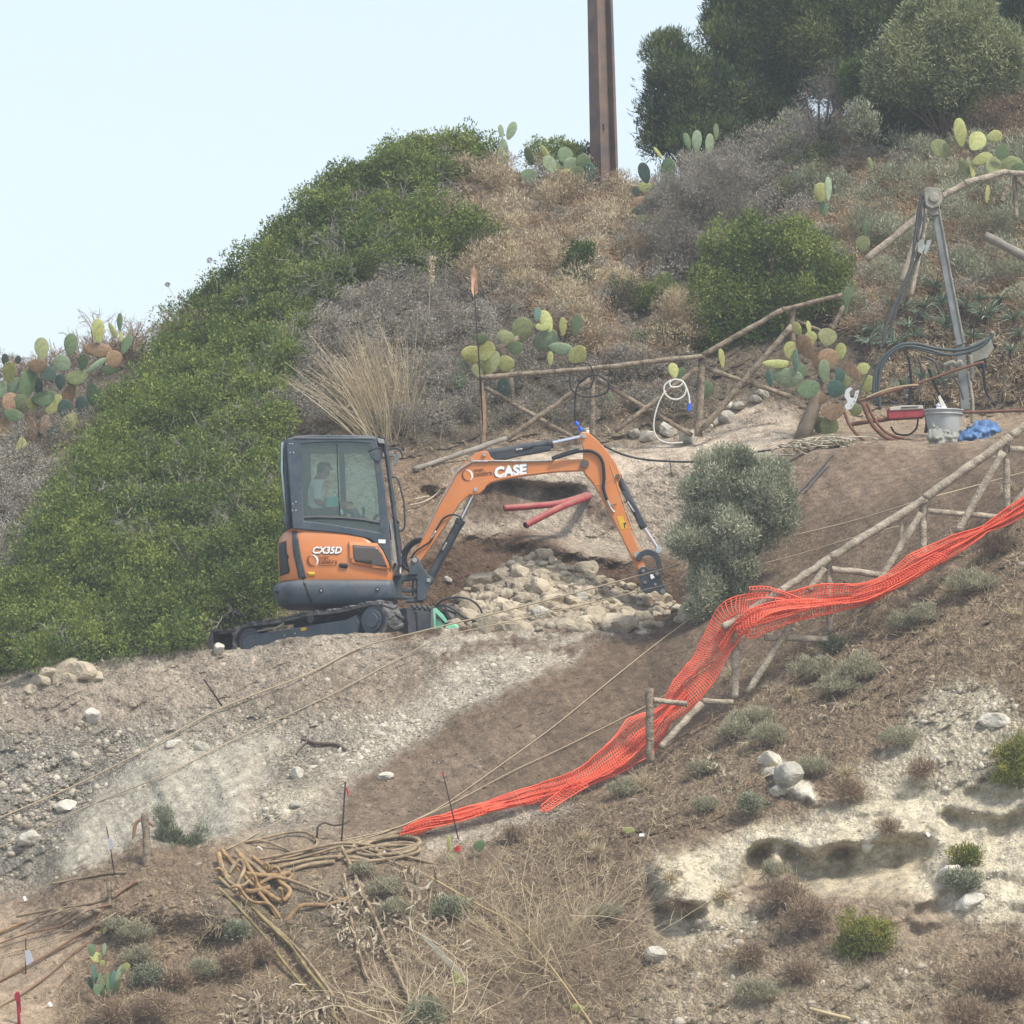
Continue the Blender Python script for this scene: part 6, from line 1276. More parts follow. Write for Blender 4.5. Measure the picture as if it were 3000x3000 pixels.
fl, web, A_, B_ = hbeam(); fl.done('flange', RUST, rt, bevel=.004); web.done('web_plate', mat('rusted_steel', (.3, .16, .1)), rt)
for fz in (155, 366):
    p = P(1767 if fz > 200 else 1757, fz, yp-.12); mb = MB(); mb.cyl(p, p+Vector((0, .12, 0)), .018, 10); mb.cyl(p+Vector((.01, -.01, -.05)), p+Vector((.01, .1, -.05)), .012, 8); mb.done('bolt', mat('dark_bolt', (.06, .045, .035), .7, .5), rt)

# ================================================================== FENCES
WOODF = mat('weathered_wood', (.31, .25, .18), .95, 0, 0, 14, col2=(.13, .10, .07), bump=1, bscale=45)
WOODN = mat('silvered_wood', (.42, .36, .27), .95, 0, 0, 13, col2=(.22, .185, .14), bump=1, bscale=45)
def pole(parent, nm, a, b_, r, Y, m, n=7, sag=0.0):
    """slightly irregular round timber between two pixels at depth(s)"""
    Ya, Yb = (Y, Y) if not isinstance(Y, tuple) else Y; A = P(a[0], a[1], Ya); B = P(b_[0], b_[1], Yb); pts = []; rs = []
    for i in range(n+1):
        t_ = i/n; p = A.lerp(B, t_); w_ = .005 if 0 < i < n else 0
        pts.append(p+Vector((random.uniform(-w_, w_), random.uniform(-w_, w_), random.uniform(-w_, w_)-sag*4*t_*(1-t_)))); rs.append(r*random.uniform(.90, 1.08))
    o = MB().tube(smoothpath(pts, 2), [rs[min(n, i//2)] for i in range(2*n+1)], 10).done(nm, m, parent, smooth=True, bevel=0); return o
YF = 5.15
rt = root('pole_fence', P(1735, 1275, YF), 'rustic wooden pole fence with crossed braces along the path above the machine', 'fence')
for a, bq, r in (((1398, 1107), (1740, 1079), .034), ((1735, 1080), (2064, 1042), .034), ((2060, 1040), (2298, 905), .034), ((2290, 908), (2468, 864), .032)): pole(rt, 'rail', a, bq, r, YF, WOODF)
for a, bq, r in (((1411, 1112), (1414, 1330), .035), ((1735, 1085), (1736, 1282), .036), ((2056, 1050), (2046, 1278), .050), ((2321, 905), (2322, 1040), .036)): pole(rt, 'post', a, bq, r, YF+.07, WOODF)
for a, bq, r, y in (((1424, 1138), (1693, 1290), .030, .14), ((1481, 1290), (1730, 1112), .032, 0), ((1750, 1112), (2028, 1276), .032, .14), ((1802, 1265), (2045, 1079), .032, 0), ((2066, 1078), (2316, 1163), .034, .16), ((2057, 1258), (2321, 954), .040, -.02), ((2331, 938), (2404, 969), .022, .1), ((2471, 897), (2438, 965), .028, .1)): pole(rt, 'brace', a, bq, r, YF+y, WOODF)
rt = root('fallen_pole', P(1215, 1375, 4.6), 'fallen grey pole leaning from the cab side up to the pole fence', 'pole'); pole(rt, 'timber', (1212, 1376), (1483, 1284), .034, (4.3, 5.0), mat('grey_timber', (.26, .235, .2), .9, 0, .3, 6, bump=.5))
YB = 6.2
rt = root('broken_fence', P(2600, 760, YB), 'broken upper fence rail leaning through the dry fronds behind the drilling rig', 'fence')
for a, bq, r in (((2538, 761), (2704, 626), .048), ((2761, 575), (2830, 537), .045), ((2826, 538), (2948, 503), .045), ((2940, 504), (3060, 515), .04)): pole(rt, 'rail', a, bq, r, YB, WOODN)
pole(rt, 'rail', (2700, 628), (2765, 572), .045, YB, WOODN); pole(rt, 'post', (2973, 515), (2976, 640), .032, YB+.07, WOODF); pole(rt, 'brace', (2955, 540), (2934, 590), .035, YB, WOODF); pole(rt, 'brace', (2985, 530), (3040, 590), .035, YB, WOODF)
pole(rt, 'brace', (2705, 640), (2640, 825), .040, YB+.05, WOODN); pole(rt, 'brace', (2712, 650), (2668, 870), .030, YB+.1, WOODN)
rt = root('log', P(2940, 720, 6.0), 'grey fallen log in the brush at the right edge', 'log'); pole(rt, 'timber', (2885, 690), (3080, 790), .06, 5.6, mat('grey_timber', (.26, .235, .2)))
YN = -5.6
def yn(u): return float(np.interp(u, [1900, 2060, 2160, 2430, 2700, 3000], [-6.42, -6.1, -5.95, -5.8, -5.6, -5.5]))
rt = root('near_fence', P(2430, 1820, YN), 'silvered timber fence descending the near hillside behind the red net', 'fence')
for a, bq, r in (((2118, 1838), (2292, 1730), .042), ((2288, 1732), (2437, 1632), .043), ((2433, 1634), (2712, 1461), .046), ((2708, 1462), (2966, 1276), .048), ((2962, 1278), (3120, 1160), .047)): pole(rt, 'rail', a, bq, r, (yn(a[0]), yn(bq[0])), WOODN, 9)
for a, bq, r in (((2427, 1645), (2430, 1850), .036), ((2158, 1850), (2152, 2045), .044), ((2704, 1475), (2706, 1625), .040), ((2947, 1300), (2950, 1495), .038), ((1903, 2016), (1905, 2235), .046), ((2640, 1515), (2639, 1607), .024)): pole(rt, 'post', a, bq, r, yn(a[0])+.06, WOODN if r < .045 else WOODF)
for a, bq, r in (((2569, 1715), (2698, 1504), .040), ((2805, 1560), (2938, 1324), .044), ((2190, 2030), (2335, 1800), .036), ((2372, 1730), (2414, 1665), .036), ((1935, 2190), (2056, 2060), .036), ((2960, 1500), (3050, 1380), .04), ((2485, 1800), (2530, 1740), .03)): pole(rt, 'brace', a, bq, r, (yn(a[0])-.02, yn(bq[0])-.02), WOODN)
for a, bq, r in (((2719, 1497), (2925, 1515), .032), ((2435, 1667), (2613, 1688), .036), ((2240, 1868), (2426, 1872), .036), ((2057, 2055), (2146, 2058), .032), ((1914, 2050), (2010, 2062), .030), ((2958, 1314), (3100, 1326), .034)): pole(rt, 'cross_rail', a, bq, r, (yn(a[0])+.02, yn(bq[0])+.02), WOODN)
rt = root('fence_post', G(428, 2535), 'weathered post standing beside the dark bush on the left mound', 'post'); pole(rt, 'timber', (425, 2382), (430, 2545), .042, gy1(430, 2530), WOODF)
rt = root('stump_post', G(324, 2640), 'short split post on the shoulder of the left mound', 'post'); yq = gy1(324, 2640); pole(rt, 'timber', (318, 2585), (322, 2655), .022, yq, WOODF); pole(rt, 'timber', (328, 2582), (328, 2630), .018, yq, WOODF)

# ================================================================== RED SAFETY NET
NETM = mat('orange_red_netting', (.82, .125, .055), .55, 0, .25, 4, col2=(.66, .08, .04), spec=.5)
_b = NETM.node_tree.nodes['Principled BSDF']
def net(name, ctr, label, ns, cell, thick=.0040, seed=1, group=None, Yoff=0):
    """ctr: (u, v, width px, Y, twist)"""
    r_ = np.random.default_rng(seed); ctr = [(c[0], c[1], c[2], min(c[3], gy1(c[0], c[1])-.08, gy1(c[0], c[1]+c[2]*.5)-.05), c[4]) for c in ctr]; P3 = [np.array(P(c[0], c[1], c[3])) for c in ctr]; Wd = [M(c[2], c[3])*.82 for c in ctr]; Tw = [c[4] for c in ctr]
    path = np.array([list(p) for p in smoothpath(P3, 24)]); k = len(path); kk = np.linspace(0, len(ctr)-1, k); wd = np.interp(kk, range(len(ctr)), Wd); tw = np.interp(kk, range(len(ctr)), Tw)
    arc = np.concatenate([[0], np.cumsum(np.linalg.norm(np.diff(path, axis=0), axis=1))]); n = int(arc[-1]/cell); s_ = np.linspace(0, arc[-1], n)
    path = np.stack([np.interp(s_, arc, path[:, i]) for i in range(3)], 1); wd = np.interp(s_, arc, wd); tw = np.interp(s_, arc, tw)
    t_ = unit(np.gradient(path, axis=0)); side = unit(np.cross(t_, CAMV)); side = side*np.sign(side[:, 2:3]+1e-6)
    j = np.linspace(-.5, .5, ns); V = np.zeros((n, ns, 3))
    for q in range(ns):
        a = tw+.0*s_; off = j[q]*wd
        fold = .06*np.sin(j[q]*9+s_*2.1+seed)*np.minimum(1, wd/.35)+.025*np.sin(j[q]*19+s_*3.7)+.03*fbm(s_*3.2, np.full(n, j[q]*5+seed), 3)
        zed = .26*wd*fbm(s_*1.5, np.full(n, q*.16+seed*3.0), 3)+.10*wd*fbm(s_*5.0, np.full(n, q*.3+seed), 2)+.002*r_.normal(size=n)
        V[:, q] = path+side*(off*np.cos(a)+zed*.5)[:, None]+np.array([0, 1, 0])*(off*np.sin(a)+fold)[:, None]+t_*(.035*np.sin(j[q]*4+s_*2.3)+.002*r_.normal(size=n))[:, None]
    Vs = []; Fs = []; c = 0
    def strand(pts, th):
        nonlocal c
        t2 = unit(np.gradient(pts, axis=0)); a1 = unit(np.cross(t2, np.array([.1, -1, .2]))); a2 = np.cross(t2, a1); m_ = len(pts)
        W_ = np.stack([pts-a1*th, pts-a2*th*.45, pts+a1*th, pts+a2*th*.45], 1).reshape(-1, 3); f = []
        i_ = np.arange(m_-1)[:, None]*4
        for e in range(4): f.append(np.concatenate([i_+e, i_+(e+1) % 4, i_+4+(e+1) % 4, i_+4+e], 1))
        Vs.append(W_); Fs.append(np.concatenate(f)+c); c += len(W_)
    for q in range(ns): strand(V[:, q], thick*(1.9 if q in (0, ns-1) else 1.0))
    for i in range(0, n): strand(V[i], thick*1.25)
    rt_ = path[n//2]; o = fast(name, np.concatenate(Vs), np.concatenate(Fs), NETM, loc=rt_); return tag(o, label, 'safety net', group)
NETC = [(1176, 2440, 26, -6.7, 0), (1240, 2418, 46, -6.75, .3), (1300, 2400, 40, -6.75, .8), (1370, 2382, 44, -6.7, .3), (1440, 2362, 48, -6.65, .5), (1560, 2328, 66, -6.5, .2), (1700, 2285, 80, -6.4, .3), (1800, 2222, 112, -6.2, .1), (1880, 2150, 138, -6.1, .1), (1950, 2085, 80, -6.0, .7), (2010, 2020, 118, -5.95, .2), (2065, 1950, 112, -5.9, .3), (2105, 1880, 116, -5.9, .2), (2150, 1812, 140, -5.95, .3), (2205, 1800, 165, -6.0, .3), (2290, 1786, 120, -5.98, .5), (2400, 1758, 106, -5.9, .3), (2520, 1742, 92, -5.9, .4), (2610, 1705, 74, -5.9, .5), (2700, 1648, 92, -5.85, .2), (2800, 1592, 80, -5.8, .4), (2880, 1552, 42, -5.8, .9), (2950, 1512, 58, -5.8, .4), (3060, 1440, 80, -5.8, .3)]
rtn = net('safety_net', NETC, 'long crumpled red plastic safety netting draped down the near fence', 16, .028)
EXTR = [([(c[0], c[1]+c[2]*.12, c[2]*.55, c[3]-.05, c[4]+.7) for c in NETC[2:11]], 10), ([(c[0], c[1]+c[2]*.1, c[2]*.6, c[3]-.05, c[4]+.7) for c in NETC[12:]], 10), ([(2160, 1840, 60, -6.12, .6), (2215, 1800, 80, -6.15, .9), (2290, 1776, 60, -6.1, .8), (2400, 1764, 40, -6.05, .6)], 9), ([(1700, 2290, 60, -6.55, .2), (1650, 2330, 40, -6.6, .4), (1590, 2372, 26, -6.7, .3)], 6), ([(2190, 1742, 50, -5.95, .2), (2250, 1738, 44, -5.95, .3), (2350, 1760, 20, -5.95, .4)], 5), ([(1180, 2434, 24, -6.85, .5), (1240, 2416, 34, -6.85, .2), (1330, 2398, 34, -6.8, .6), (1420, 2372, 30, -6.8, .5)], 7), ([(2500, 1748, 40, -6.0, .7), (2620, 1706, 44, -6.0, .2), (2760, 1626, 44, -5.95, .6)], 6)]
for k, (c, ns) in enumerate(EXTR):
    o = net('fold', c, None, ns, .034, seed=5+k); o.parent = rtn; o.location = o.location-rtn.location
    for kk_ in ('label', 'category'):
        if kk_ in o: del o[kk_]

# ================================================================== PIPES, PUMP, DRILLING RIG
REDP = mat('red_corrugated_pipe', (.36, .05, .055), .6, 0, .3, 6, dust=.4)
def pipe(l, Y, r, label):
    pth = uvpath(l, Y, 8); o = MB(); k = len(pth)
    o.tube(pth, [r*(1+.05*(i % 2)) for i in range(k)], 14, cap=False); p0 = pth[0]; rt = root('pipe', p0, label, 'pipe', None); o.done('tube', REDP, rt, smooth=True, solid=.008, fixn=False)
    MB().tube([pth[0]+(pth[1]-pth[0])*.3, pth[0]+(pth[1]-pth[0])*.35], r*.9, 12).done('opening', BLACK, rt)
pipe([(1476, 1489, 2.9), (1560, 1483, 3.0), (1640, 1474, 3.3), (1700, 1457, 3.9), (1725, 1448, 4.6)], 3.2, .036, 'upper red plastic conduit sticking out of the dug bank')
pipe([(1539, 1539, 2.7), (1590, 1512, 2.9), (1650, 1483, 3.2), (1705, 1462, 3.8), (1730, 1452, 4.6)], 3.2, .038, 'lower red plastic conduit bending down out of the dug bank')
MINT = mat('mint_green_paint', (.22, .56, .36), .4, 0, .15, 12, spec=.5)
g0 = P(1310, 1868, -1.5); rt = root('pump', g0, 'mint green pump housing half hidden behind the berm right of the tracks', 'pump')
MB().prism([(1268, 1782), (1278, 1781), (1300, 1802), (1312, 1822), (1305, 1824), (1276, 1795), (1276, 1870), (1275, 1875)], -1.50, -1.40).done('frame', MINT, rt, bevel=.008)
MB().prism([(1276, 1812), (1300, 1828), (1298, 1870), (1276, 1872)], -1.44, -1.40).done('side_plate', MINT, rt, bevel=.006)
mb = MB(); a = P(1325, 1848, -1.5); mb.cyl(a+Vector((0, -.10, 0)), a+Vector((0, .12, 0)), .088, 24); mb.done('motor_cover', MINT, rt, bevel=.03, seg=3)
mb = MB(); a = P(1292, 1852, -1.5); mb.cyl(a+Vector((0, -.05, 0)), a+Vector((0, .12, 0)), .06, 20); mb.done('gearbox', MINT, rt, bevel=.02)
MB().tube([P(1306, 1838, -1.62), P(1318, 1858, -1.62)], .012, 8).done('lever', MINT, rt)
MB().prism([(1262, 1786), (1274, 1790), (1272, 1862), (1262, 1862)], -1.3, -1.2).done('back_plate', GREYM, rt, bevel=.004)
for l in ([(1276, 1776, -1.4), (1300, 1758), (1335, 1750), (1375, 1756), (1402, 1776), (1413, 1803), (1398, 1816), (1385, 1822, -1.3)], [(1278, 1778, -1.45), (1300, 1773), (1330, 1786), (1355, 1806), (1368, 1812), (1392, 1820), (1410, 1834, -1.3)]):
    l = [(q[0], q[1], q[2] if len(q) > 2 else -1.5) for q in l]; MB().tube(uvpath(l, -1.5), .012, 8).done('hose', HOSE, rt, smooth=True)
# drilling rig
YR = 3.6; DUSTY = mat('dusty_grey_steel', (.34, .32, .26), .8, .1, 0, 7, col2=(.20, .19, .16), bump=.2); MAST = mat('mast_steel', (.22, .235, .225), .55, .2, .3, 8)
RUSTB = mat('rusty_bar', (.20, .10, .065), .85, .2, .3, 12, bump=.3)
rt = root('drilling_rig', P(2828, 1240, YR), 'grey drilling rig mast with motor head leaning over the path', 'drilling rig')
MB().tube([P(2738, 612, YR), P(2772, 800, YR), P(2812, 1010, YR)], M(14, YR), 4).done('mast', MAST, rt)
MB().tube([P(2751, 612, YR-.05), P(2785, 800, YR-.05), P(2825, 1005, YR-.05)], .012, 5).done('mast_rail', DUSTY, rt)
MB().tube([P(2813, 1010, YR+.05), P(2828, 1200, YR+.05)], M(18, YR), 4).done('mast_foot', MAST, rt)
MB().prism([(2706, 556), (2714, 548), (2750, 550), (2758, 558), (2760, 592), (2750, 606), (2730, 612), (2712, 602)], YR-.16, YR+.06).done('motor_head', DUSTY, rt, bevel=.012)
a = P(2737, 578, YR-.18); mb = MB(); mb.cyl(a, a+Vector((0, .05, 0)), .062, 24); mb.done('motor_flange', DUSTY, rt, bevel=.008)
MB().prism([(2718, 604), (2746, 606), (2750, 628), (2732, 632), (2720, 624)], YR-.10, YR+.04).done('coupling', DUSTY, rt, bevel=.008)
MB().prism([(2840, 1010), (2900, 985), (2912, 1020), (2892, 1048), (2850, 1062), (2846, 1040)], YR-.02, YR+.02).done('guard_plate', mat('guard_plate', (.26, .27, .22), .7, .1, .3), rt, bevel=.004)
MB().prism([(2860, 1060), (2890, 1048), (2892, 1075), (2866, 1080)], YR, YR+.1).done('bracket', BLACK, rt, bevel=.01)
MB().tube(uvpath([(2766, 1072), (2790, 1062), (2800, 1070), (2812, 1060), (2820, 1080)], YR-.08), .03, 8).done('mast_clamp', DUSTY, rt, smooth=True)
for l, r in (([(2842, 1040), (2848, 1090), (2846, 1110)], .03), ([(2836, 1090), (2850, 1180), (2848, 1240)], .022), ([(2660, 1040), (2668, 1100), (2664, 1190)], .018), ([(2880, 1062), (2890, 1150), (2918, 1190)], .02), ([(2720, 1080), (2740, 1130), (2762, 1176)], .018)): MB().tube(uvpath(l, YR), r, 7).done('leg', DUSTY if r > .02 else BLACK, rt, smooth=True)
for l, r in (([(2700, 566), (2690, 620), (2680, 700), (2668, 780), (2640, 850), (2610, 920), (2590, 975), (2588, 1010)], .018), ([(2704, 575), (2694, 640), (2688, 700), (2700, 730), (2676, 790), (2640, 880), (2600, 950), (2594, 1010)], .014), ([(2708, 590), (2706, 650), (2690, 740), (2660, 830), (2630, 900), (2604, 990)], .012), ([(2696, 560), (2700, 640), (2676, 740)], .010)):
    MB().tube(uvpath(l, YR-.12), r, 8).done('hose', mat('dusty_hose', (.085, .085, .085), .7, 0, .3), rt, smooth=True)
DH = mat('dusty_hose', (.085, .085, .085))
for l, r in (([(2562, 1180), (2560, 1120), (2572, 1070), (2600, 1035), (2640, 1010), (2690, 1008), (2740, 1020), (2800, 1026), (2850, 1016), (2890, 996), (2908, 982), (2900, 974)], .020), ([(2578, 1200), (2574, 1120), (2586, 1068), (2616, 1030), (2660, 1014), (2720, 1024), (2780, 1040), (2840, 1030), (2880, 1012), (2900, 990)], .020), ([(2570, 1190), (2568, 1100), (2590, 1050), (2620, 1020), (2670, 1018), (2730, 1034), (2790, 1044)], .014)):
    MB().tube(uvpath(l, YR-.2), r, 8).done('hose', mat('teal_grey_hose', (.06, .075, .075), .5), rt, smooth=True)
for l, r in (([(2600, 1170), (2630, 1180), (2655, 1150), (2665, 1110)], .012), ([(2760, 1160), (2775, 1120), (2790, 1105), (2810, 1130), (2822, 1170)], .012), ([(2690, 1050), (2700, 1090), (2690, 1170)], .014), ([(2880, 1150), (2905, 1178), (2930, 1160), (2945, 1100)], .010), ([(2696, 1042), (2740, 1062), (2752, 1110)], .016)): MB().tube(uvpath(l, YR-.05), r, 7).done('hose', DH, rt, smooth=True)
for (pts_) in ([(2688, 712), (2700, 700), (2712, 722), (2700, 744), (2690, 738)], [(2706, 742), (2716, 704), (2730, 702), (2722, 726), (2712, 746)]): MB().prism(pts_, YR-.18, YR-.15).done('swivel_plate', mat('pale_grey_panel', (.34, .36, .34)), rt, bevel=.004)
# loose equipment around the rig
def thing_tube(name, label, cat, l, Y, r, m, group=None, n=8, part='bar'):
    pth = uvpath(l, Y); rt = root(name, pth[-1], label, cat, group); MB().tube(pth, r, n).done(part, m, rt, smooth=True); return rt
thing_tube('drill_rod', 'long rusty steel rod slanting up across the rig hoses', 'steel rod', [(2512, 1176), (2600, 1150), (2700, 1120), (2790, 1088), (2882, 1060)], YR-.35, .017, RUSTB)
thing_tube('drill_rod', 'thin tan rod sagging beside the long rusty rod', 'steel rod', [(2536, 1166), (2580, 1148), (2640, 1132), (2690, 1128)], YR-.4, .011, mat('tan_rope', (.36, .29, .19), .9))
thing_tube('drill_rod', 'dark horizontal bar behind the bucket', 'steel rod', [(2820, 1208), (2900, 1206), (3040, 1200)], YR-.1, .020, RUSTB)
thing_tube('drill_rod', 'rusty bar under the red and white box', 'steel rod', [(2490, 1244), (2540, 1236), (2600, 1228), (2640, 1222)], YR-.5, .026, RUSTB)
thing_tube('drill_rod', 'pale steel rod on the soil edge below the bucket', 'steel rod', [(2562, 1338), (2650, 1328), (2730, 1314)], 1.2, .012, mat('pale_rod', (.40, .36, .32), .7))
thing_tube('drill_rod', 'dark steel rod on the soil edge just above the pale one', 'steel rod', [(2590, 1326), (2660, 1318), (2720, 1300)], 1.3, .011, RUSTB)
thing_tube('bracket_pole', 'thin dark pole leaning against the cactus carrying a white bracket', 'pole', [(2600, 985), (2560, 1060), (2525, 1130), (2490, 1200)], YR-.3, .010, DH)
rt = root('white_bracket', P(2490, 1200, YR-.4), 'white perforated metal bracket hanging in front of the cactus', 'bracket')
MB().prism([(2490, 1134), (2498, 1138), (2488, 1150), (2492, 1164), (2502, 1166), (2506, 1146), (2518, 1142), (2510, 1172), (2494, 1198), (2480, 1202), (2474, 1188), (2484, 1178), (2474, 1160), (2478, 1142)], YR-.42, YR-.41).done('plate', mat('dusty_white', (.5, .52, .52), .6), rt)
for (u, v) in ((2511, 1152), (2507, 1164), (2502, 1176), (2494, 1188)): MB().cyl(P(u, v, YR-.425), P(u, v, YR-.415), .007, 8).done('hole', BLACK, rt)
for l, r, lb in (([(2474, 1206), (2486, 1240), (2510, 1272), (2540, 1296), (2556, 1300)], .020, 'left rusty bent hoop stuck in the soil edge'), ([(2528, 1182), (2540, 1215), (2560, 1250), (2590, 1278), (2620, 1290), (2648, 1294)], .026, 'thick curved rusty hoop left of the red box'), ([(2540, 1182), (2560, 1225), (2590, 1262), (2625, 1280), (2650, 1285)], .018, 'second curved hoop just behind the thick one')):
    thing_tube('steel_hoop', lb, 'hoop', l, YR-.6, r, RUSTB)
thing_tube('black_hose', 'small black hose loop on the ground under the red box', 'hose', [(2610, 1250), (2625, 1270), (2660, 1274), (2684, 1255), (2690, 1225)], YR-.3, .012, HOSE, part='tube')
rt = root('tool_box', P(2655, 1225, YR-.5), 'red metal box with a pale top beside the bucket', 'box'); REDB = mat('faded_red_paint', (.33, .05, .06), .6, 0, .3, 10)
MB().prism([(2602, 1196), (2612, 1192), (2705, 1192), (2708, 1222), (2604, 1228)], YR-.62, YR-.35).done('box_body', REDB, rt, bevel=.01)
MB().prism([(2606, 1203), (2608, 1193), (2640, 1188), (2704, 1187), (2706, 1198)], YR-.635, YR-.34).done('lid', mat('pale_lid', (.46, .43, .38), .7, 0, .2), rt, bevel=.008)
MB().prism([(2640, 1193), (2690, 1190), (2690, 1192), (2640, 1195)], YR-.645, YR-.634).done('slot', BLACK, rt)
MB().tube(uvpath([(2700, 1200), (2712, 1215), (2716, 1240), (2712, 1268)], YR-.5), .022, 8).done('support', mat('dark_maroon', (.08, .04, .05), .7), rt)
YK = YR-.75; bc = P(2765, 1270, YK); GAL = mat('galvanised_bucket', (.42, .44, .44), .6, .15, .25, 6)
rt = root('bucket', bc, 'grey bucket with a white handle tool and plastic bag inside', 'bucket')
top = P(2765, 1203, YK); mb = MB(); n = 28; R0, R1 = M(45, YK), M(57, YK); H = top.z-bc.z; vs = []
for (z, r) in ((0, R0), (H, R1), (H, R1-.012), (.02, R0-.012)):
    for k in range(n): a = 2*math.pi*k/n; vs.append((bc.x+r*math.cos(a), bc.y+r*math.sin(a), bc.z+z))
fs = [(i*n+k, i*n+(k+1) % n, (i+1)*n+(k+1) % n, (i+1)*n+k) for i in range(3) for k in range(n)]; fs += [tuple(range(3*n, 4*n)), tuple(range(n-1, -1, -1))]; mb.add(vs, fs); mb.done('pail', GAL, rt, smooth=False)
for z in (H, H-.05):
    rr_ = R1+.006-(H-z)*.12; MB().tube([(bc.x+rr_*math.cos(2*math.pi*k/n), bc.y+rr_*math.sin(2*math.pi*k/n), bc.z+z) for k in range(n+1)], .009, 6).done('rim', GAL, rt, smooth=True)
MB().prism([(2748, 1162), (2754, 1158), (2780, 1204), (2772, 1212), (2762, 1206)], YK-.05, YK-.01).done('tool_handle', mat('cream_plastic', (.62, .6, .52), .6), rt, bevel=.005)
def crumple(name, label, cat, outline, Y0, bulge, m, seed=1, step=9, loc=None):
    """crumpled sheet heap whose outline follows the polygon"""
    q = np.array(outline, float); u0, v0 = q.min(0); u1, v1 = q.max(0); us_ = np.arange(u0, u1+step, step/2); vs_ = np.arange(v0, v1+step, step/2); X, Yv = np.meshgrid(us_, vs_)
    m_ = inpoly([tuple(p) for p in outline], X+5*fbm(X/20, Yv/20+seed, 2), Yv+5*fbm(X/20+7, Yv/20, 2)); e = blur(m_.astype(float), 4)
    d = (v1-Yv)/(v1-v0); h = bulge*np.clip(e*1.6-.5, 0, 1)+.22*np.abs(fbm(X/22+seed, Yv/18, 3))+.10*np.abs(fbm(X/9+seed, Yv/9+3, 2))
    V = PA(X, Yv, Y0-h*(1-.35*d)+.25*d); ix = np.arange(X.size).reshape(X.shape); k = m_[:-1, :-1] & m_[1:, :-1] & m_[:-1, 1:] & m_[1:, 1:]
    F = np.stack([ix[:-1, :-1][k], ix[:-1, 1:][k], ix[1:, 1:][k], ix[1:, :-1][k]], -1); V = V.reshape(-1, 3); uq, inv = np.unique(F, return_inverse=True)
    o = fast(name, V[uq], inv.reshape(-1, 4), m, smooth=False, loc=np.mean(V[uq], 0)); md = o.modifiers.new('solid', 'SOLIDIFY'); md.thickness = .006; return tag(o, label, cat) if label else o
crumple('plastic_sheet', 'crumpled grey translucent plastic sheet in front of the bucket', 'plastic sheet', [(2712, 1290), (2718, 1262), (2730, 1240), (2745, 1250), (2790, 1262), (2830, 1250), (2850, 1236), (2850, 1262), (2810, 1286), (2830, 1296), (2790, 1320), (2764, 1322), (2740, 1340), (2730, 1322), (2722, 1306)], 1.55, .22, mat('grey_plastic', (.28, .28, .24), .45, 0, .3, 9), 3)
crumple('blue_tarp', 'crumpled blue tarpaulin lying on the soil edge right of the bucket', 'tarpaulin', [(2800, 1290), (2812, 1262), (2845, 1250), (2858, 1232), (2890, 1228), (2920, 1236), (2938, 1262), (2926, 1272), (2900, 1278), (2890, 1298), (2850, 1296), (2826, 1302), (2802, 1304)], 1.6, .24, mat('blue_plastic', (.10, .20, .38), .45, 0, 0, 9, col2=(.04, .09, .2)), 8)
crumple('plastic_bag', 'small white plastic bag stuffed in the bucket top', 'bag', [(2738, 1206), (2742, 1182), (2756, 1176), (2770, 1184), (2782, 1206)], YK-.08, .06, mat('white_plastic', (.5, .52, .54), .4), 2)
# pile of pale cords left of the rig
acc = MB(); rt = root('cord_pile', P(2390, 1310, 2.6), 'tangle of pale cords heaped on the path edge under the cactus', 'cords')
CORD = mat('pale_cord', (.42, .38, .29), .9)
for k in range(34):
    c = (random.uniform(2290, 2500), random.uniform(1288, 1320)); rx, rz = random.uniform(25, 75), random.uniform(6, 16); a0 = random.uniform(0, 6.28); l = []
    for j in range(9): a = a0+j*.42; l.append((c[0]+rx*math.cos(a)-(c[1]-1300)*.8, c[1]+rz*math.sin(a)+12*(2400-c[0])/110, 1.0+random.uniform(0, .5)))
    acc.tube(uvpath(l, 2.5, 3), .008, 5)
acc.done('cord', CORD, rt, smooth=True)
# black and white air hoses on the fence
thing_tube('black_air_hose', 'black cable coiled over the fence rail ending in blue couplers above the arm', 'hose', [(1668, 1104, 4.9), (1674, 1140, 4.9), (1700, 1160), (1740, 1162), (1775, 1150), (1784, 1125), (1765, 1105), (1740, 1098), (1710, 1110), (1690, 1135), (1685, 1170), (1684, 1200), (1688, 1238)], 4.95, .011, HOSE, part='cable')
thing_tube('black_air_hose', 'second thin cable loop thrown over the fence rail', 'hose', [(1680, 1076), (1690, 1066), (1710, 1063), (1728, 1070), (1740, 1100), (1730, 1135), (1705, 1140), (1690, 1130)], 5.0, .009, HOSE, part='cable')
BLUEC = mat('blue_coupler', (.03, .12, .62), .4)
rt = root('hose_coupler', P(1698, 1252, 4.9), 'pair of blue hose couplers hanging just above the arm tip', 'coupler'); MB().tube([P(1686, 1236, 4.9), P(1694, 1246, 4.9)], .026, 10).done('coupler', BLUEC, rt, bevel=.005); MB().tube([P(1697, 1251, 4.9), P(1704, 1262, 4.9)], .028, 10).done('coupler', BLUEC, rt, bevel=.005)
wh = mat('white_hose', (.62, .61, .55), .6)
rt = thing_tube('white_hose', 'coiled white hose with a blue coupler hung on the zigzag fence', 'hose', [(2021, 1192), (2018, 1160), (2008, 1130), (1995, 1115), (1975, 1112), (1962, 1122), (1968, 1134), (1990, 1132), (2004, 1118)], 4.9, .011, wh, part='tube')
MB().tube(uvpath([(2000, 1116), (2010, 1135), (2004, 1158), (1985, 1170), (1962, 1166), (1946, 1148), (1948, 1128), (1965, 1114)], 4.9), .011, 8).done('tube', wh, rt, smooth=True)
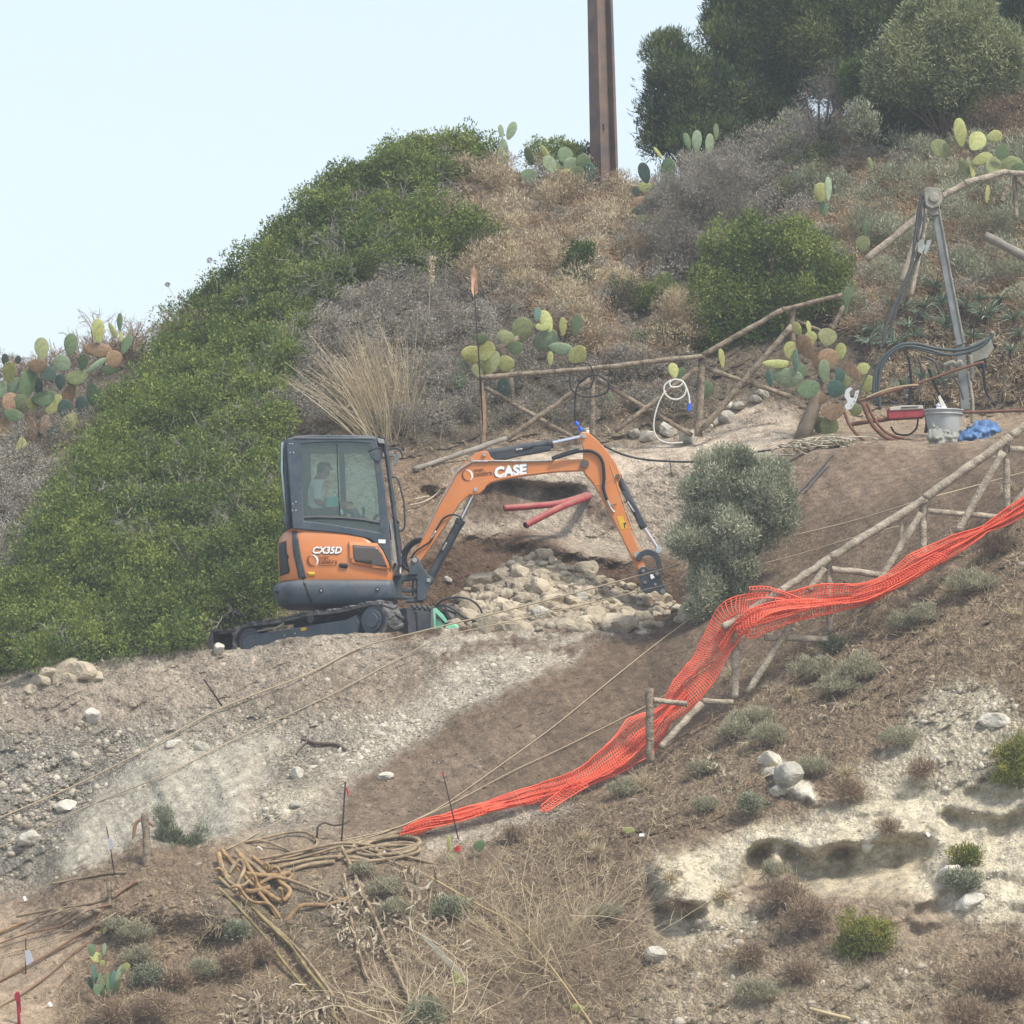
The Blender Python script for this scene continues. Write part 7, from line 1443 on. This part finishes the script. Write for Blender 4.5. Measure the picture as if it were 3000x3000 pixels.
MB().tube(uvpath([(1950, 1145), (1932, 1175), (1918, 1220), (1916, 1260), (1930, 1286), (1960, 1298), (2000, 1296)], 4.7), .009, 8).done('tube', wh, rt, smooth=True)
MB().tube([P(2021, 1182, 4.9), P(2018, 1204, 4.9)], .024, 10).done('coupler', BLUEC, rt)
thing_tube('black_hose', 'black rubber hose trailing along the path behind the arm', 'hose', [(1772, 1308, 4.3), (1820, 1330), (1880, 1345), (1950, 1351), (2040, 1352), (2150, 1334), (2260, 1318)], 3.9, .014, HOSE, part='tube')
thing_tube('thin_peg', 'thin peg planted in the pale bank near the hose', 'peg', [(1962, 1344), (1968, 1392)], 3.4, .007, DH, part='shaft')
for l, r, lb in (([(2330, 1452), (2380, 1400), (2440, 1330)], .012, 'short dark stick lying on the upper soil slope'), ([(2360, 1440), (2400, 1392), (2430, 1362)], .009, 'splintered second stick beside the dark one')): thing_tube('stick', lb, 'stick', [(u, v, gy1(u, v)-.06) for u, v in l], 0, r, DH, part='wood')

# ================================================================== ROPES
ROPE = mat('tan_rope', (.36, .29, .19), .9)
def rope(l, label, r=.012):
    k = [(u, v, (y if y is not None else gy1(u, v)-.05)) for u, v, y in l]; pth = uvpath(k, 0, 6); rt = root('rope', pth[0], label, 'rope', None); MB().tube(pth, r, 6).done('strand', ROPE, rt, smooth=True)
rope([(1990, 1654, -2.6), (1700, 1733, -2.5), (1450, 1797, -2.4), (1200, 1858, -2.35), (1050, 1900, None), (900, 1975, None), (640, 2078, None), (420, 2200, None), (200, 2310, None), (-60, 2420, None)], 'upper guide rope running from the olive sapling across the berm to the left', .009)
rope([(2010, 1698, -2.7), (1750, 1762, -2.6), (1500, 1820, -2.5), (1300, 1866, -2.4), (1150, 1940, None), (960, 2040, None), (700, 2160, None), (480, 2270, None), (240, 2370, None), (-60, 2510, None)], 'second guide rope just below the upper one', .0065)
rope([(2332, 1567, -4.2), (2500, 1526, -4.5), (2690, 1468, -5.0), (2850, 1425, -4.6), (3060, 1368, -4.6)], 'rope stretched across the brown slope behind the near fence', .0075)
rope([(2232, 1652, -4.4), (2360, 1618, -4.6), (2500, 1575, -4.9), (2640, 1540, -5.0)], 'lower thin rope behind the near fence', .0055)
rope([(2080, 1770, -3.2), (1920, 1888, None), (1780, 2000, None), (1620, 2130, None), (1440, 2260, None), (1280, 2370, None), (1120, 2440, None), (960, 2480, None)], 'rope running down the brown slope to the hose pile', .006)
rope([(2080, 1950, None), (1990, 2010, None), (1880, 2075, None), (1650, 2190, None), (1500, 2260, None), (1330, 2350, None), (1160, 2425, None), (1000, 2462, None)], 'rope just above the red net converging with the other one', .006)
rope([(1010, 2290, None), (860, 2380, None), (720, 2460, None), (640, 2500, None)], 'thin rope across the marl edge beside the rubble', .005)
rope([(470, 2570, -6.9), (330, 2680, None), (200, 2740, None), (0, 2800, None), (-60, 2815, None)], 'thin dark rope on the left shoulder of the mound', .0055)

# ================================================================== LAY FLAT HOSES
YH = mat('ochre_hose', (.36, .235, .11), .85, 0, 0, 9, col2=(.20, .13, .07), bump=.5); YH2 = mat('old_gold_hose', (.29, .23, .10), .85, 0, .5, 9, bump=.4); YH3 = mat('dull_tan_hose', (.32, .24, .15), .85, 0, .5, 9, bump=.4); YH4 = mat('brown_cord', (.20, .12, .07), .85)
def ghose(l, r, m, label, up=.05, cat='hose', name='hose', Y=None, group=None):
    k = [(q[0], q[1], (gy1(q[0], q[1])-up if Y is None else Y) if len(q) < 3 else q[2]) for q in l]
    y_ = np.array([q[2] for q in k]); y_ = np.convolve(np.pad(y_, 1, mode='edge'), [.25, .5, .25], 'valid') if len(y_) > 2 else y_
    pth = smoothpath([P(q[0], q[1], float(yy_)) for q, yy_ in zip(k, y_)], 7); rt = root(name, pth[0], label, cat, group); MB().tube(pth, r, 10).done('tube', m, rt, smooth=True); return rt
ghose([(650, 2490), (700, 2550), (780, 2640), (830, 2700), (880, 2655), (960, 2650), (1018, 2632)], .023, YH, 'broad ochre hose folded in a V on the left mound')
ghose([(640, 2500), (660, 2560), (720, 2610), (790, 2600)], .028, YH, 'bent ochre hose inside the hose knot by the dark bush', .10)
ghose([(700, 2500), (740, 2560), (760, 2600), (820, 2640)], .026, YH, 'ochre hose sloping down the right of the knot', .12)
ghose([(660, 2488), (700, 2475), (760, 2458), (840, 2440), (900, 2440), (930, 2470), (880, 2500), (800, 2520)], .014, YH3, 'thin loop of tan hose above the hose knot')
ghose([(700, 2470), (760, 2462), (820, 2480), (860, 2500)], .012, YH3, 'small inner tan loop above the hose knot')
ghose([(740, 2520), (850, 2500), (960, 2476), (1010, 2470), (1100, 2480), (1200, 2512), (1330, 2545)], .016, YH3, 'tan hose arching over the mound top to the right')
ghose([(760, 2530), (880, 2512), (1000, 2480), (1060, 2490), (1160, 2530), (1240, 2560)], .014, YH3, 'tan hose just below the arching one')
ghose([(800, 2545), (900, 2520), (1000, 2510), (1080, 2520)], .020, YH3, 'flat hose lying under the arching hoses')
ghose([(820, 2560), (900, 2535), (980, 2525)], .022, YH3, 'second flat hose lowest under the arching hoses')
ghose([(720, 2560), (790, 2566), (850, 2558)], .028, YH, 'short folded end of ochre hose', .08)
for (u, v, w_, h_) in ((780, 2555, 8, 26), (805, 2560, 14, 20), (740, 2590, 10, 30), (690, 2610, 16, 14), (640, 2560, 12, 16), (820, 2620, 6, 18)):
    y = gy1(u, v)-.14; MB_ = [P(u+w_*math.cos(a), v+h_*math.sin(a), y+.03*math.sin(a)) for a in np.linspace(-2.6, 1.2, 9)]; rt = root('hose_loop', MB_[0], 'curled end of flat ochre hose sticking out of the knot', 'hose', 'curled hose ends in the knot'); MB().tube(smoothpath(MB_, 4), .017, 8).done('tube', YH, rt, smooth=True)
for i_k, l in enumerate(([(655, 2500), (690, 2530), (740, 2575), (770, 2620), (800, 2625)], [(670, 2560), (700, 2520), (715, 2545), (700, 2580), (690, 2610)], [(740, 2510), (780, 2545), (815, 2580), (850, 2610), (830, 2640)], [(650, 2530), (668, 2580), (705, 2596), (730, 2580)], [(760, 2590), (800, 2570), (845, 2575), (858, 2560)], [(690, 2490), (735, 2530), (790, 2570), (835, 2565)], [(700, 2600), (735, 2640), (790, 2650), (820, 2690)])):
    ghose(l, .017+.003*(i_k % 3), (YH, YH3)[i_k % 2], 'flat hose length tangled in the knot beside the dark bush', .07+.02*i_k, group='hose lengths tangled in the knot')
for c, rx, ry, lb in (((1130, 2478), 100, 26, 'outermost coil of tan hose below the net end'), ((1150, 2472), 80, 20, 'middle coil of tan hose below the net end'), ((1160, 2486), 60, 16, 'inner coil of tan hose below the net end'), ((1110, 2500), 120, 20, 'lowest long coil of tan hose below the net end')):
    ghose([(c[0]+rx*math.cos(a), c[1]+ry*math.sin(a)-.10*(rx*math.cos(a))) for a in np.linspace(-3.4, 2.6, 13)], .019, YH3, lb, .08)
ghose([(1040, 2480), (1100, 2460), (1160, 2440), (1190, 2446), (1200, 2458)], .022, YH3, 'top tan hose reaching the torn net end', .1)
ghose([(640, 2570), (720, 2640), (800, 2720), (860, 2780), (900, 2840), (960, 2920), (990, 3010)], .019, YH2, 'mustard hose running straight down the mound to the bottom edge', .07)
ghose([(640, 2600), (700, 2660), (770, 2740), (790, 2770)], .015, YH2, 'mustard hose left of the long one, ending in weeds', .07)
ghose([(780, 2750), (840, 2830), (900, 2900), (960, 2960), (1010, 3010)], .016, YH2, 'second mustard hose converging at the bottom edge', .07)
ghose([(650, 2580), (740, 2660), (830, 2740), (880, 2790), (950, 2880), (1010, 2970), (1030, 3010)], .016, YH3, 'thin brownish hose beside the mustard hoses', .08)
ghose([(1000, 2480), (1030, 2540), (1060, 2610), (1100, 2690), (1140, 2790), (1175, 2870), (1210, 2950), (1240, 3020)], .017, YH3, 'tan hose descending from the mound top down the middle of the dead leaves', .09)
ghose([(1008, 2560), (1020, 2630), (1030, 2700), (1050, 2780), (1070, 2850), (1082, 2870)], .015, YH3, 'shorter tan hose left of the long descending one', .09)
ghose([(1260, 2570), (1400, 2650), (1510, 2710), (1580, 2790), (1650, 2880), (1740, 3010)], .011, mat('dry_cane', (.36, .27, .14), .8), 'long dry cane lying across the twiggy bush', .15, 'cane', 'cane')
ghose([(840, 2575), (900, 2598), (960, 2622), (1015, 2640)], .018, YH3, 'short tan hose closing the V shaped fold', .08)
ghose([(400, 2530), (392, 2470), (396, 2420), (410, 2402), (428, 2404), (450, 2420)], .018, mat('brown_hose', (.25, .14, .08), .7), 'brown hose arched over the weathered post', 0, Y=-6.85)
for l, r, m, lb in (([(150, 2590), (230, 2575), (310, 2560), (370, 2556)], .014, YH3, 'straight tan hose above the left shoulder'), ([(50, 2685), (150, 2665), (240, 2652), (310, 2632), (410, 2578)], .016, YH3, 'tan hose crossing the pale soil shoulder'), ([(110, 2690), (200, 2665), (310, 2635)], .011, YH3, 'thin hose parallel under the crossing one'), ([(-30, 2745), (30, 2718), (75, 2700)], .016, YH, 'stub of ochre hose at the left edge'),
                    ([(-30, 2890), (60, 2840), (150, 2790), (220, 2745), (270, 2715), (320, 2640), (400, 2580)], .013, YH4, 'dark brown cord curving down the left shoulder'), ([(-30, 2965), (60, 2915), (150, 2850), (210, 2795), (260, 2760)], .010, YH4, 'lower dark cord running to the left edge'), ([(-30, 2775), (80, 2735), (180, 2712), (260, 2668), (330, 2650)], .009, YH4, 'thin dark line above the brown cord'), ([(155, 2930), (180, 2880), (215, 2845)], .009, YH4, 'short dark cord on the soil by the red flag')):
    ghose(l, r, m, lb, .03, 'hose' if m is not YH4 else 'cord', 'hose' if m is not YH4 else 'cord')

# ================================================================== RODS AND FLAGS
IRON = mat('dark_iron', (.045, .032, .028), .7, .3); REDF = mat('red_ribbon', (.70, .08, .06), .6); PEACH = mat('faded_orange_flag', (.72, .40, .25), .7, 0, .3, 20); PALE = mat('pale_tag', (.62, .63, .68), .5)
def rod(a, b_, Y, label, r=.007, flag=None, fm=None, m=None):
    rt = root('marker_rod', P(*b_, Y), label, 'marker rod'); MB().tube([P(*a, Y), P((a[0]+b_[0])/2+1, (a[1]+b_[1])/2, Y), P(*b_, Y)], r, 7).done('rod', m or IRON, rt, smooth=True)
    if flag:
        q = [P(u, v, Y-.02-.02*math.sin(i*1.3)) for i, (u, v) in enumerate(flag)]; MB().add(q, [tuple(range(len(q)))]).done('flag', fm, rt, solid=.004)
    return rt
rod((1386, 800), (1418, 1300), 5.0, 'long thin rod with a faded orange flag above the fence end', .009, [(1388, 778), (1394, 790), (1398, 840), (1400, 858), (1392, 862), (1390, 812), (1388, 872), (1381, 850), (1382, 800)], PEACH)
rt = root('plank', P(1419, 1308, 4.95), 'splintered upright plank nailed to the fence end post', 'plank'); MB().prism([(1412, 1108), (1424, 1180), (1425, 1250), (1421, 1310), (1414, 1310), (1415, 1200)], 4.95, 5.0).done('board', mat('split_wood', (.36, .22, .13), .85, 0, .4, 9), rt)
rod((1012, 2290), (995, 2535), -6.9, 'black rod with a small red ribbon beside the hose pile', .009, [(1012, 2306), (1018, 2308), (1023, 2330), (1019, 2331)], REDF)
rod((1297, 2262), (1350, 2492), -6.9, 'leaning dark rod with a red tip crossing the net end', .007, [(1294, 2262), (1299, 2262), (1299, 2272), (1295, 2272)], REDF)
rod((312, 2422), (335, 2560), gy1(335, 2560)-.03, 'thin rod with a pale tag left of the post', .006, [(316, 2455), (330, 2460), (332, 2478), (322, 2492)], PALE)
rod((75, 2748), (75, 2855), gy1(75, 2850)-.03, 'thin rod with a white tag on the pale soil at lower left', .006, [(73, 2785), (88, 2786), (97, 2815), (90, 2826), (77, 2828)], PALE)
rod((50, 2905), (58, 3040), gy1(58, 2990)-.05, 'thick rod wrapped in dark red tape in the bottom left corner', .016, [(42, 2912), (56, 2905), (60, 2930), (62, 2965), (56, 2972), (54, 2935), (44, 2930)], mat('dark_red_tape', (.30, .02, .04), .5), mat('dark_red_tape', (.30, .02, .04), .5))
rod((597, 1990), (650, 2068), gy1(640, 2060)-.1, 'slanting dark rod planted in the upper spoil slope', .010)
rod((931, 2420), (925, 2475), -6.9, 'short bent black rod by the hose loops', .012)
thing_tube('stick', 'crooked dead branch joining the two black rods', 'stick', [(932, 2420), (950, 2410), (980, 2418), (1010, 2412), (1024, 2402)], -6.85, .012, BK, part='wood')
thing_tube('dead_branch', 'curved dead branch lying on the spoil slope', 'branch', [(u, v, gy1(u, v)-.06) for u, v in ((885, 2165), (930, 2178), (985, 2180), (1012, 2196))], 0, .020, BK, part='wood')
thing_tube('dead_branch', 'forked dark twig at the left end of the curved branch', 'branch', [(u, v, gy1(u, v)-.05) for u, v in ((900, 2172), (880, 2190), (868, 2210))], 0, .010, BK, part='wood')
rt = root('red_scrap', G(1340, 2486), 'small red scrap of ribbon at the foot of the leaning rod', 'scrap'); y = gy1(1340, 2486)-.05; MB().add([P(1328, 2486, y), P(1342, 2476, y-.03), P(1354, 2480, y), P(1350, 2492, y), P(1334, 2496, y)], [(0, 1, 2, 3, 4)]).done('scrap', REDF, rt, solid=.004)
y = gy1(1300, 2820)-.16; rt = root('board', P(1350, 2850, y), 'long grey weathered board lying diagonally among dead leaves', 'board'); MB().prism([(1222, 2732), (1240, 2734), (1330, 2820), (1420, 2920), (1412, 2926), (1318, 2836)], y, y+.03).done('plank', mat('grey_board', (.36, .34, .27), .85, 0, .2, 10, bump=.3), rt, bevel=.003)
thing_tube('dead_branch', 'dry stick lying at the bottom of the right hillside', 'branch', [(u, v, gy1(u, v)-.05) for u, v in ((2372, 2955), (2420, 2968), (2490, 2985))], 0, .018, mat('straw_stem', (.42, .34, .2)), part='wood')
for (u, v) in ((74, 2638), (1128, 2506), (2718, 2450), (148, 2948), (1880, 2452)):
    p = G(u, v)+Vector((0, -.03, .02)); rt = MB().box(p, (.05, .01, .03), Matrix.Rotation(.3*(u % 5), 3, 'Y')).done('litter_scrap', WHITE, loc=p); tag(rt, 'tiny white scrap of litter on the soil', 'litter', 'white litter scraps on the soil')

# ================================================================== NEAR PLANTS
def tuft(u, v, rpx, kind, label, cat='tussock', group=None, n=1.0):
    y = gy1(u, v+rpx*.5)-.08; base = P(u, v+rpx*.55, y); rt = root('tussock', base, label, cat, group); acc = Acc(); r = M(rpx, y)
    if kind == 'h':      # pale cushion: small upright tufts on a dome
        r = r*1.12; k = int(200*n*(rpx/55)**1.5)+30; d = sph(k); d[:, 2] = np.abs(d[:, 2]); f_ = (d[:, 1] > 0); d[f_, 1] *= -1; C = np.array(base)+d*r*(.50+.4*rng.random((k, 1))+.35*fbm(d[:, 0]*2.2+u, d[:, 2]*2.2+v, 2)[:, None])*np.array([1.3, .8, .95])
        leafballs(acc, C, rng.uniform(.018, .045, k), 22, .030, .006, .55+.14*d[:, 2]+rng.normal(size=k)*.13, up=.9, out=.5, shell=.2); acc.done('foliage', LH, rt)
        a2 = Acc(); twiggy(a2, np.repeat(np.array(base)[None]+np.array([0, .05, 0]), 10, 0)+rng.normal(size=(10, 3))*r*.4*np.array([1, .3, .2]), 4, r*.9, .7, .007, .35, up=.5, gen=1); a2.done('stems', TWB, rt)
    elif kind in 'ybo':  # leafy mounds: y yellow green, b brown twiggy, o olive
        r = r*1.1; k = int(130*n*(rpx/55)**1.6)+14; d = sph(k); d[:, 2] = np.abs(d[:, 2])*np.where(rng.random(k) < .8, 1, -.5); f_ = (d[:, 1] > 0); d[f_, 1] *= -1; C = np.array(base)+d*r*(.40+.55*rng.random((k, 1))+.4*fbm(d[:, 0]*2.2+u, d[:, 2]*2.2+v, 2)[:, None])*np.array([1.2, .75, .95])+np.array([0, 0, r*.12])
        m_ = {'y': LY, 'b': TWB, 'o': LO}[kind]
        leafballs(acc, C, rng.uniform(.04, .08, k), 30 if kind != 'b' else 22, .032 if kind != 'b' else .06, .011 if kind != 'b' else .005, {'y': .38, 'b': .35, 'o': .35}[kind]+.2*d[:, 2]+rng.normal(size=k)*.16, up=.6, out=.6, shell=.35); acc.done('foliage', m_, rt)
        a2 = Acc(); twiggy(a2, np.repeat(np.array(base)[None], 8, 0)+rng.normal(size=(8, 3))*r*.25*np.array([1, .3, .2]), 4, r, .7, .006, .4, up=.6, gen=1); a2.done('stems', TWB, rt)
    elif kind == 'g':    # dry grass tuft
        k = int(230*n); B = np.array(base)+rng.normal(size=(k, 3))*r*.25*np.array([1, .4, .2]); dd = unit(rng.normal(size=(k, 3))*.55+np.array([0, -.1, .7])); hh = rng.uniform(.5, 1.3, k)*r; P_ = [B]
        for i in range(4): dd = unit(dd+np.array([0, 0, -.16])+rng.normal(size=dd.shape)*.1); P_.append(P_[-1]+dd*(hh/4)[:, None])
        acc.add(ribbons(np.stack(P_, 1), .006, .002), .5+rng.normal(size=k)*.2); acc.done('blades', STW, rt)
    return rt
TUF = [(2850, 1690, 60, 'h', 'large rounded pale grey cushion plant right of the net'), (2700, 1790, 46, 'h', 'pale cushion plant under the net bend, right of the middle'), (2640, 1815, 40, 'h', 'small pale cushion plant just left of its twin under the net'), (2380, 1945, 56, 'h', 'left part of the broad olive grey cushion row below the fence'), (2450, 1990, 58, 'h', 'middle of the broad olive grey cushion row below the fence'), (2520, 1945, 60, 'h', 'tall right part of the broad olive grey cushion row'),
       (2205, 2085, 56, 'h', 'pale cushion plant at the foot of the brace, topmost of its cluster'), (2160, 2130, 44, 'h', 'left small cushion of the cluster below the brace'), (2250, 2140, 52, 'h', 'right low cushion of the cluster below the brace'), (2380, 2235, 42, 'h', 'faint pale cushion above the whitish outcrop'), (2630, 2150, 48, 'h', 'dull cushion plant among stones right of the centre'), (2490, 2310, 44, 'b', 'brownish spent tussock right of the outcrop'), (2325, 2020, 30, 'g', 'dry grass tuft between the fence posts'),
       (2530, 2730, 84, 'y', 'large yellow green flowering shrub on the eroded cliff'), (2985, 2200, 66, 'y', 'yellow green shrub at the right edge'), (2965, 2260, 44, 'y', 'lower lobe of the yellow green shrub at the right edge'), (2830, 2500, 44, 'y', 'green shrub hanging over the cliff recess, upper one'), (2820, 2570, 42, 'o', 'dull green shrub hanging below the upper one on the cliff'), (2195, 2350, 32, 'o', 'faint blue green sprig left of the outcrop'),
       (2300, 2610, 56, 'b', 'dead brown tangle hanging under the ledge'), (2370, 2670, 60, 'b', 'dead brown tangle left of the yellow green shrub'), (2270, 2540, 34, 'h', 'dry pale tuft on top of the brown tangle'), (2940, 2850, 80, 'b', 'brown dead brush at the lower right edge'), (2830, 2960, 60, 'b', 'brown dead brush in the bottom right corner'), (2120, 2610, 36, 'g', 'orange dry grass beside the pale block'), (2200, 2790, 40, 'b', 'small brown bush on the lower cliff'), (2340, 2840, 40, 'b', 'grey brown clump below the brown tangle'), (2220, 2890, 50, 'h', 'low olive cushion near the bottom of the cliff'), (2480, 2250, 36, 'g', 'tan tuft above the outcrop stones'),
       (1885, 2275, 56, 'g', 'grey dry grass tuft at the foot of the lowest fence post'), (1830, 2300, 40, 'h', 'olive cushion left of the lowest post foot'), (2060, 2240, 34, 'h', 'pale cushion plant with white dead stems'), (2065, 2350, 30, 'h', 'small pale cushion on brown soil'), (2740, 1850, 26, 'g', 'dry grass sprig under the net'), (2920, 1590, 40, 'b', 'dark weeds under the narrow part of the net'), (2780, 1720, 36, 'g', 'drooping straw tuft left of the large cushion'), (2150, 1960, 36, 'g', 'dry grass behind the fence post of the net bend'), (2240, 1950, 40, 'g', 'dry straw between brace and post'), (2430, 1880, 30, 'o', 'small green weed below the middle fence post'), (2960, 1420, 30, 'g', 'straw grass at the upper fence post'),
       (2600, 2420, 26, 'b', 'tiny brown weed on the ledge rim'), (2700, 2250, 30, 'b', 'small weed in the stony gully'), (2000, 2640, 30, 'b', 'brown weed under the pale block'), (1960, 2560, 30, 'g', 'dry tuft on the upper rim of the pale block'),
       (395, 2720, 46, 'h', 'olive yellow cushion on the left mound, upper one'), (400, 2790, 42, 'h', 'olive yellow cushion on the left mound, lower one'), (340, 2700, 30, 'h', 'small cushion near the split post'), (600, 2830, 40, 'h', 'cushion plant with pale tips in the middle of the mound'), (690, 2810, 46, 'b', 'reddish brown weeds left of the mustard hoses'), (760, 2780, 40, 'b', 'brown weeds where the hoses cross'), (330, 2960, 50, 'b', 'rust coloured weeds under the small prickly pear'), (450, 2940, 56, 'b', 'rust coloured weeds in the bottom left'), (690, 2720, 26, 'o', 'grey green sprig above the mustard hoses'), (440, 2850, 40, 'o', 'grey green succulent weeds right of the small prickly pear'), (520, 2860, 36, 'b', 'brown twiggy weeds beside the cushion with pale tips'),
       (1060, 2540, 30, 'h', 'faint grey green wisp on the hose coils'), (1125, 2590, 40, 'h', 'grey green sagebrush tuft below the hose coils, upper'), (1160, 2650, 42, 'h', 'grey green sagebrush tuft below the hose coils, lower'), (1320, 2650, 40, 'o', 'mossy green weeds behind the grey board'), (1240, 2960, 50, 'o', 'dark green weeds at the bottom edge'), (1780, 2660, 36, 'h', 'pale green wisp on brown soil left of the cliff'), (1500, 2440, 26, 'b', 'brown weeds on the white gravel edge'), (1700, 2440, 40, 'g', 'orange dry grass right of the white gravel'), (1750, 2480, 36, 'g', 'dry grass by the fallen yellow pad')]
for (u, v, r, k_, lb) in TUF: tuft(u, v, r, k_, lb, {'h': 'cushion plant', 'y': 'shrub', 'b': 'weeds', 'g': 'grass tuft', 'o': 'weeds'}[k_])
# dark bush by the post
shrub('dark_bush', 'grey green wispy bush beside the weathered post on the mound', 'bush', [(540, 2540, 62), (600, 2560, 50), (500, 2500, 46), (490, 2440, 34), (480, 2390, 22), (560, 2470, 30), (590, 2430, 14), (460, 2560, 36), (620, 2500, 24)], -7.0, 260, 44, .034, .006, LO, .30, (.05, .09), up=.9, trunkuv=(540, 2620), tv=.1)
# olive sapling
shrub('olive_sapling', 'young grey green olive tree standing in front of the grapple', 'tree', [(2110, 1440, 80), (2210, 1440, 88), (2060, 1500, 60), (2150, 1380, 58), (2250, 1400, 48), (2250, 1490, 66), (2140, 1540, 80), (2040, 1590, 56), (2220, 1570, 60), (2110, 1640, 66), (2030, 1440, 32), (2170, 1660, 50), (2090, 1720, 56), (2070, 1790, 46), (2150, 1730, 36), (1995, 1600, 34), (2290, 1450, 30), (2300, 1540, 28), (2110, 1360, 26), (2190, 1340, 24)], -2.9, 170, 44, .046, .010, LO, .55, (.05, .12), up=.8, trunkuv=(2110, 1850), tv=.22)
# big straw coloured twig bush, bottom centre
rt = root('twig_bush', P(1600, 2900, -8.5), 'large leafless straw coloured twig bush at the bottom centre', 'bush'); acc = Acc()
cb = np.array([P(random.gauss(1590, 70), random.gauss(2860, 50), -8.6) for _ in range(26)]); twiggy(acc, cb, 6, 1.15, .95, .008, .55, up=.55, gen=2, wob=.07, seg=6); acc.done('branches', STW, rt)
rt = root('twig_bush', P(1250, 2980, -9.3), 'lower leafless straw twigs at the bottom left of the large twig bush', 'bush'); acc = Acc(); cb = np.array([P(random.gauss(1270, 60), random.gauss(2990, 20), -9.3) for _ in range(10)]); twiggy(acc, cb, 5, .7, .9, .010, .7, up=.6, gen=2, wob=.09, seg=5); acc.done('branches', STW, rt)
# dead agave leaves
DL = leafmat('dead_leaf', (.20, .15, .10), (.36, .29, .20), (.55, .48, .36), .1)
def deadleaves(pts, label, n, Lr, name='dead_leaves'):
    acc = Acc(); c = []
    for (u, v, s_) in pts:
        y = gy1(u, v)-.08; k = n; B = np.array(P(u, v, y))+rng.normal(size=(k, 3))*s_*np.array([1, .4, .6]); d = unit(rng.normal(size=(k, 3))+np.array([0, -.3, .2])); hh = rng.uniform(*Lr, k); P_ = [B]
        for i in range(5): d = unit(d+rng.normal(size=d.shape)*.35+np.array([0, 0, -.12])); P_.append(P_[-1]+d*(hh/5)[:, None])
        acc.add(ribbons(np.stack(P_, 1), .034*rng.uniform(.4, 1.2, k), .006, cross=False), .5+rng.normal(size=k)*.22)
    return tag(acc.done(name, DL), label, 'dead leaves', kind='stuff')
deadleaves([(740, 2940, .10), (800, 2960, .10), (860, 2950, .10), (900, 2985, .1), (700, 2990, .1), (780, 2990, .1), (950, 2940, .06)], 'heap of curled dead agave leaves at the bottom', 34, (.12, .30))
deadleaves([(1220, 2600, .10), (1260, 2640, .10), (1200, 2690, .08), (1290, 2700, .10), (1340, 2750, .1), (1180, 2560, .06), (1330, 2640, .08)], 'withered agave leaves around the grey board', 16, (.12, .34))
deadleaves([(u, v, .10) for u, v in inside_pts([(980, 2600), (1200, 2640), (1200, 2800), (1000, 2780)], 26)], 'pale dead leaf litter under the descending hoses', 16, (.05, .14))
deadleaves([(2110, 2250, .06), (2090, 2240, .06), (2130, 2270, .04), (2360, 2850, .04), (2500, 1900, .05), (2420, 2090, .08)], 'white dead stems beside the cushion plants', 14, (.05, .14))
# dry grass and small debris over the near slope
GD = np.zeros((RH, RW))
for poly, a in (([(1500, 2430), (2150, 2050), (3100, 1450), (3100, 2100), (2700, 2100), (2200, 2380), (1950, 2480), (1900, 3050), (950, 3050), (1200, 2560)], .55), ([(250, 2700), (900, 2700), (1250, 2620), (1300, 3050), (100, 3050)], .9), ([(420, 2600), (1240, 2540), (1240, 2640), (500, 2680)], .5), ([(2000, 2760), (3050, 2780), (3050, 3050), (1950, 3050)], .45), ([(2100, 1900), (3050, 1440), (3050, 1600), (2200, 2060)], 1.0), ([(1800, 2240), (2150, 2040), (2200, 2120), (1850, 2330)], .9), ([(1150, 1330), (2300, 1180), (2300, 1300), (1500, 1330), (1200, 1450)], .4)):
    m_ = mask(poly, 8); GD = np.maximum(GD, m_*a)
q = rng.random((34000, 2))*(3100, 1900)+(-50, 1150); q = q[rng.random(len(q)) < samp(GD, q[:, 0], q[:, 1])*np.clip(.55+1.2*fbm(q[:, 0]/45, q[:, 1]/40, 3), .03, 1.4)]
y_ = gY(q[:, 0], q[:, 1]); k_ = np.isfinite(y_); q = q[k_]; S = PA(q[:, 0], q[:, 1], y_[k_]-.01)
def drygrass(S, n, Lr, w, name, m, label, tb=.5, flat=.35):
    B = ext(S, n)+rng.normal(size=(len(S)*n, 3))*.03*np.array([1, .4, .5]); N = len(B); d = unit(rng.normal(size=(N, 3))*.8+np.array([0, -.35, flat])); hh = rng.uniform(*Lr, N); P_ = [B]
    for i in range(3): d = unit(d+np.array([0, -.02, -.12])+rng.normal(size=d.shape)*.2); P_.append(P_[-1]+d*(hh/3)[:, None])
    a = Acc(); a.add(ribbons(np.stack(P_, 1), w, w*.4), np.clip(ext(tb+rng.normal(size=len(S))*.2, n)+rng.normal(size=N)*.1, 0, 1)); tag(a.done(name, m), label, 'dry grass', kind='stuff')
drygrass(S[::2], 11, (.04, .15), .006, 'dry_grass', STW, 'thin dry grass and straw over the near hillside', .35)
drygrass(S[1::2], 7, (.03, .10), .006, 'dead_weeds', TWB, 'brown dead weeds over the near hillside', .3)
# rope and twigs sticking out of the bank by the boom
for l, lb in (([(1200, 1480), (1240, 1470), (1275, 1450), (1300, 1418)], 'pale bare root curling from the bank left of the boom'), ([(1215, 1462), (1240, 1456), (1256, 1454)], 'short pale root above the curling one')): thing_tube('root', lb, 'root', [(u, v, gy1(u, v)-.1) for u, v in l], 0, .008, mat('pale_root', (.45, .38, .28), .8), part='wood')
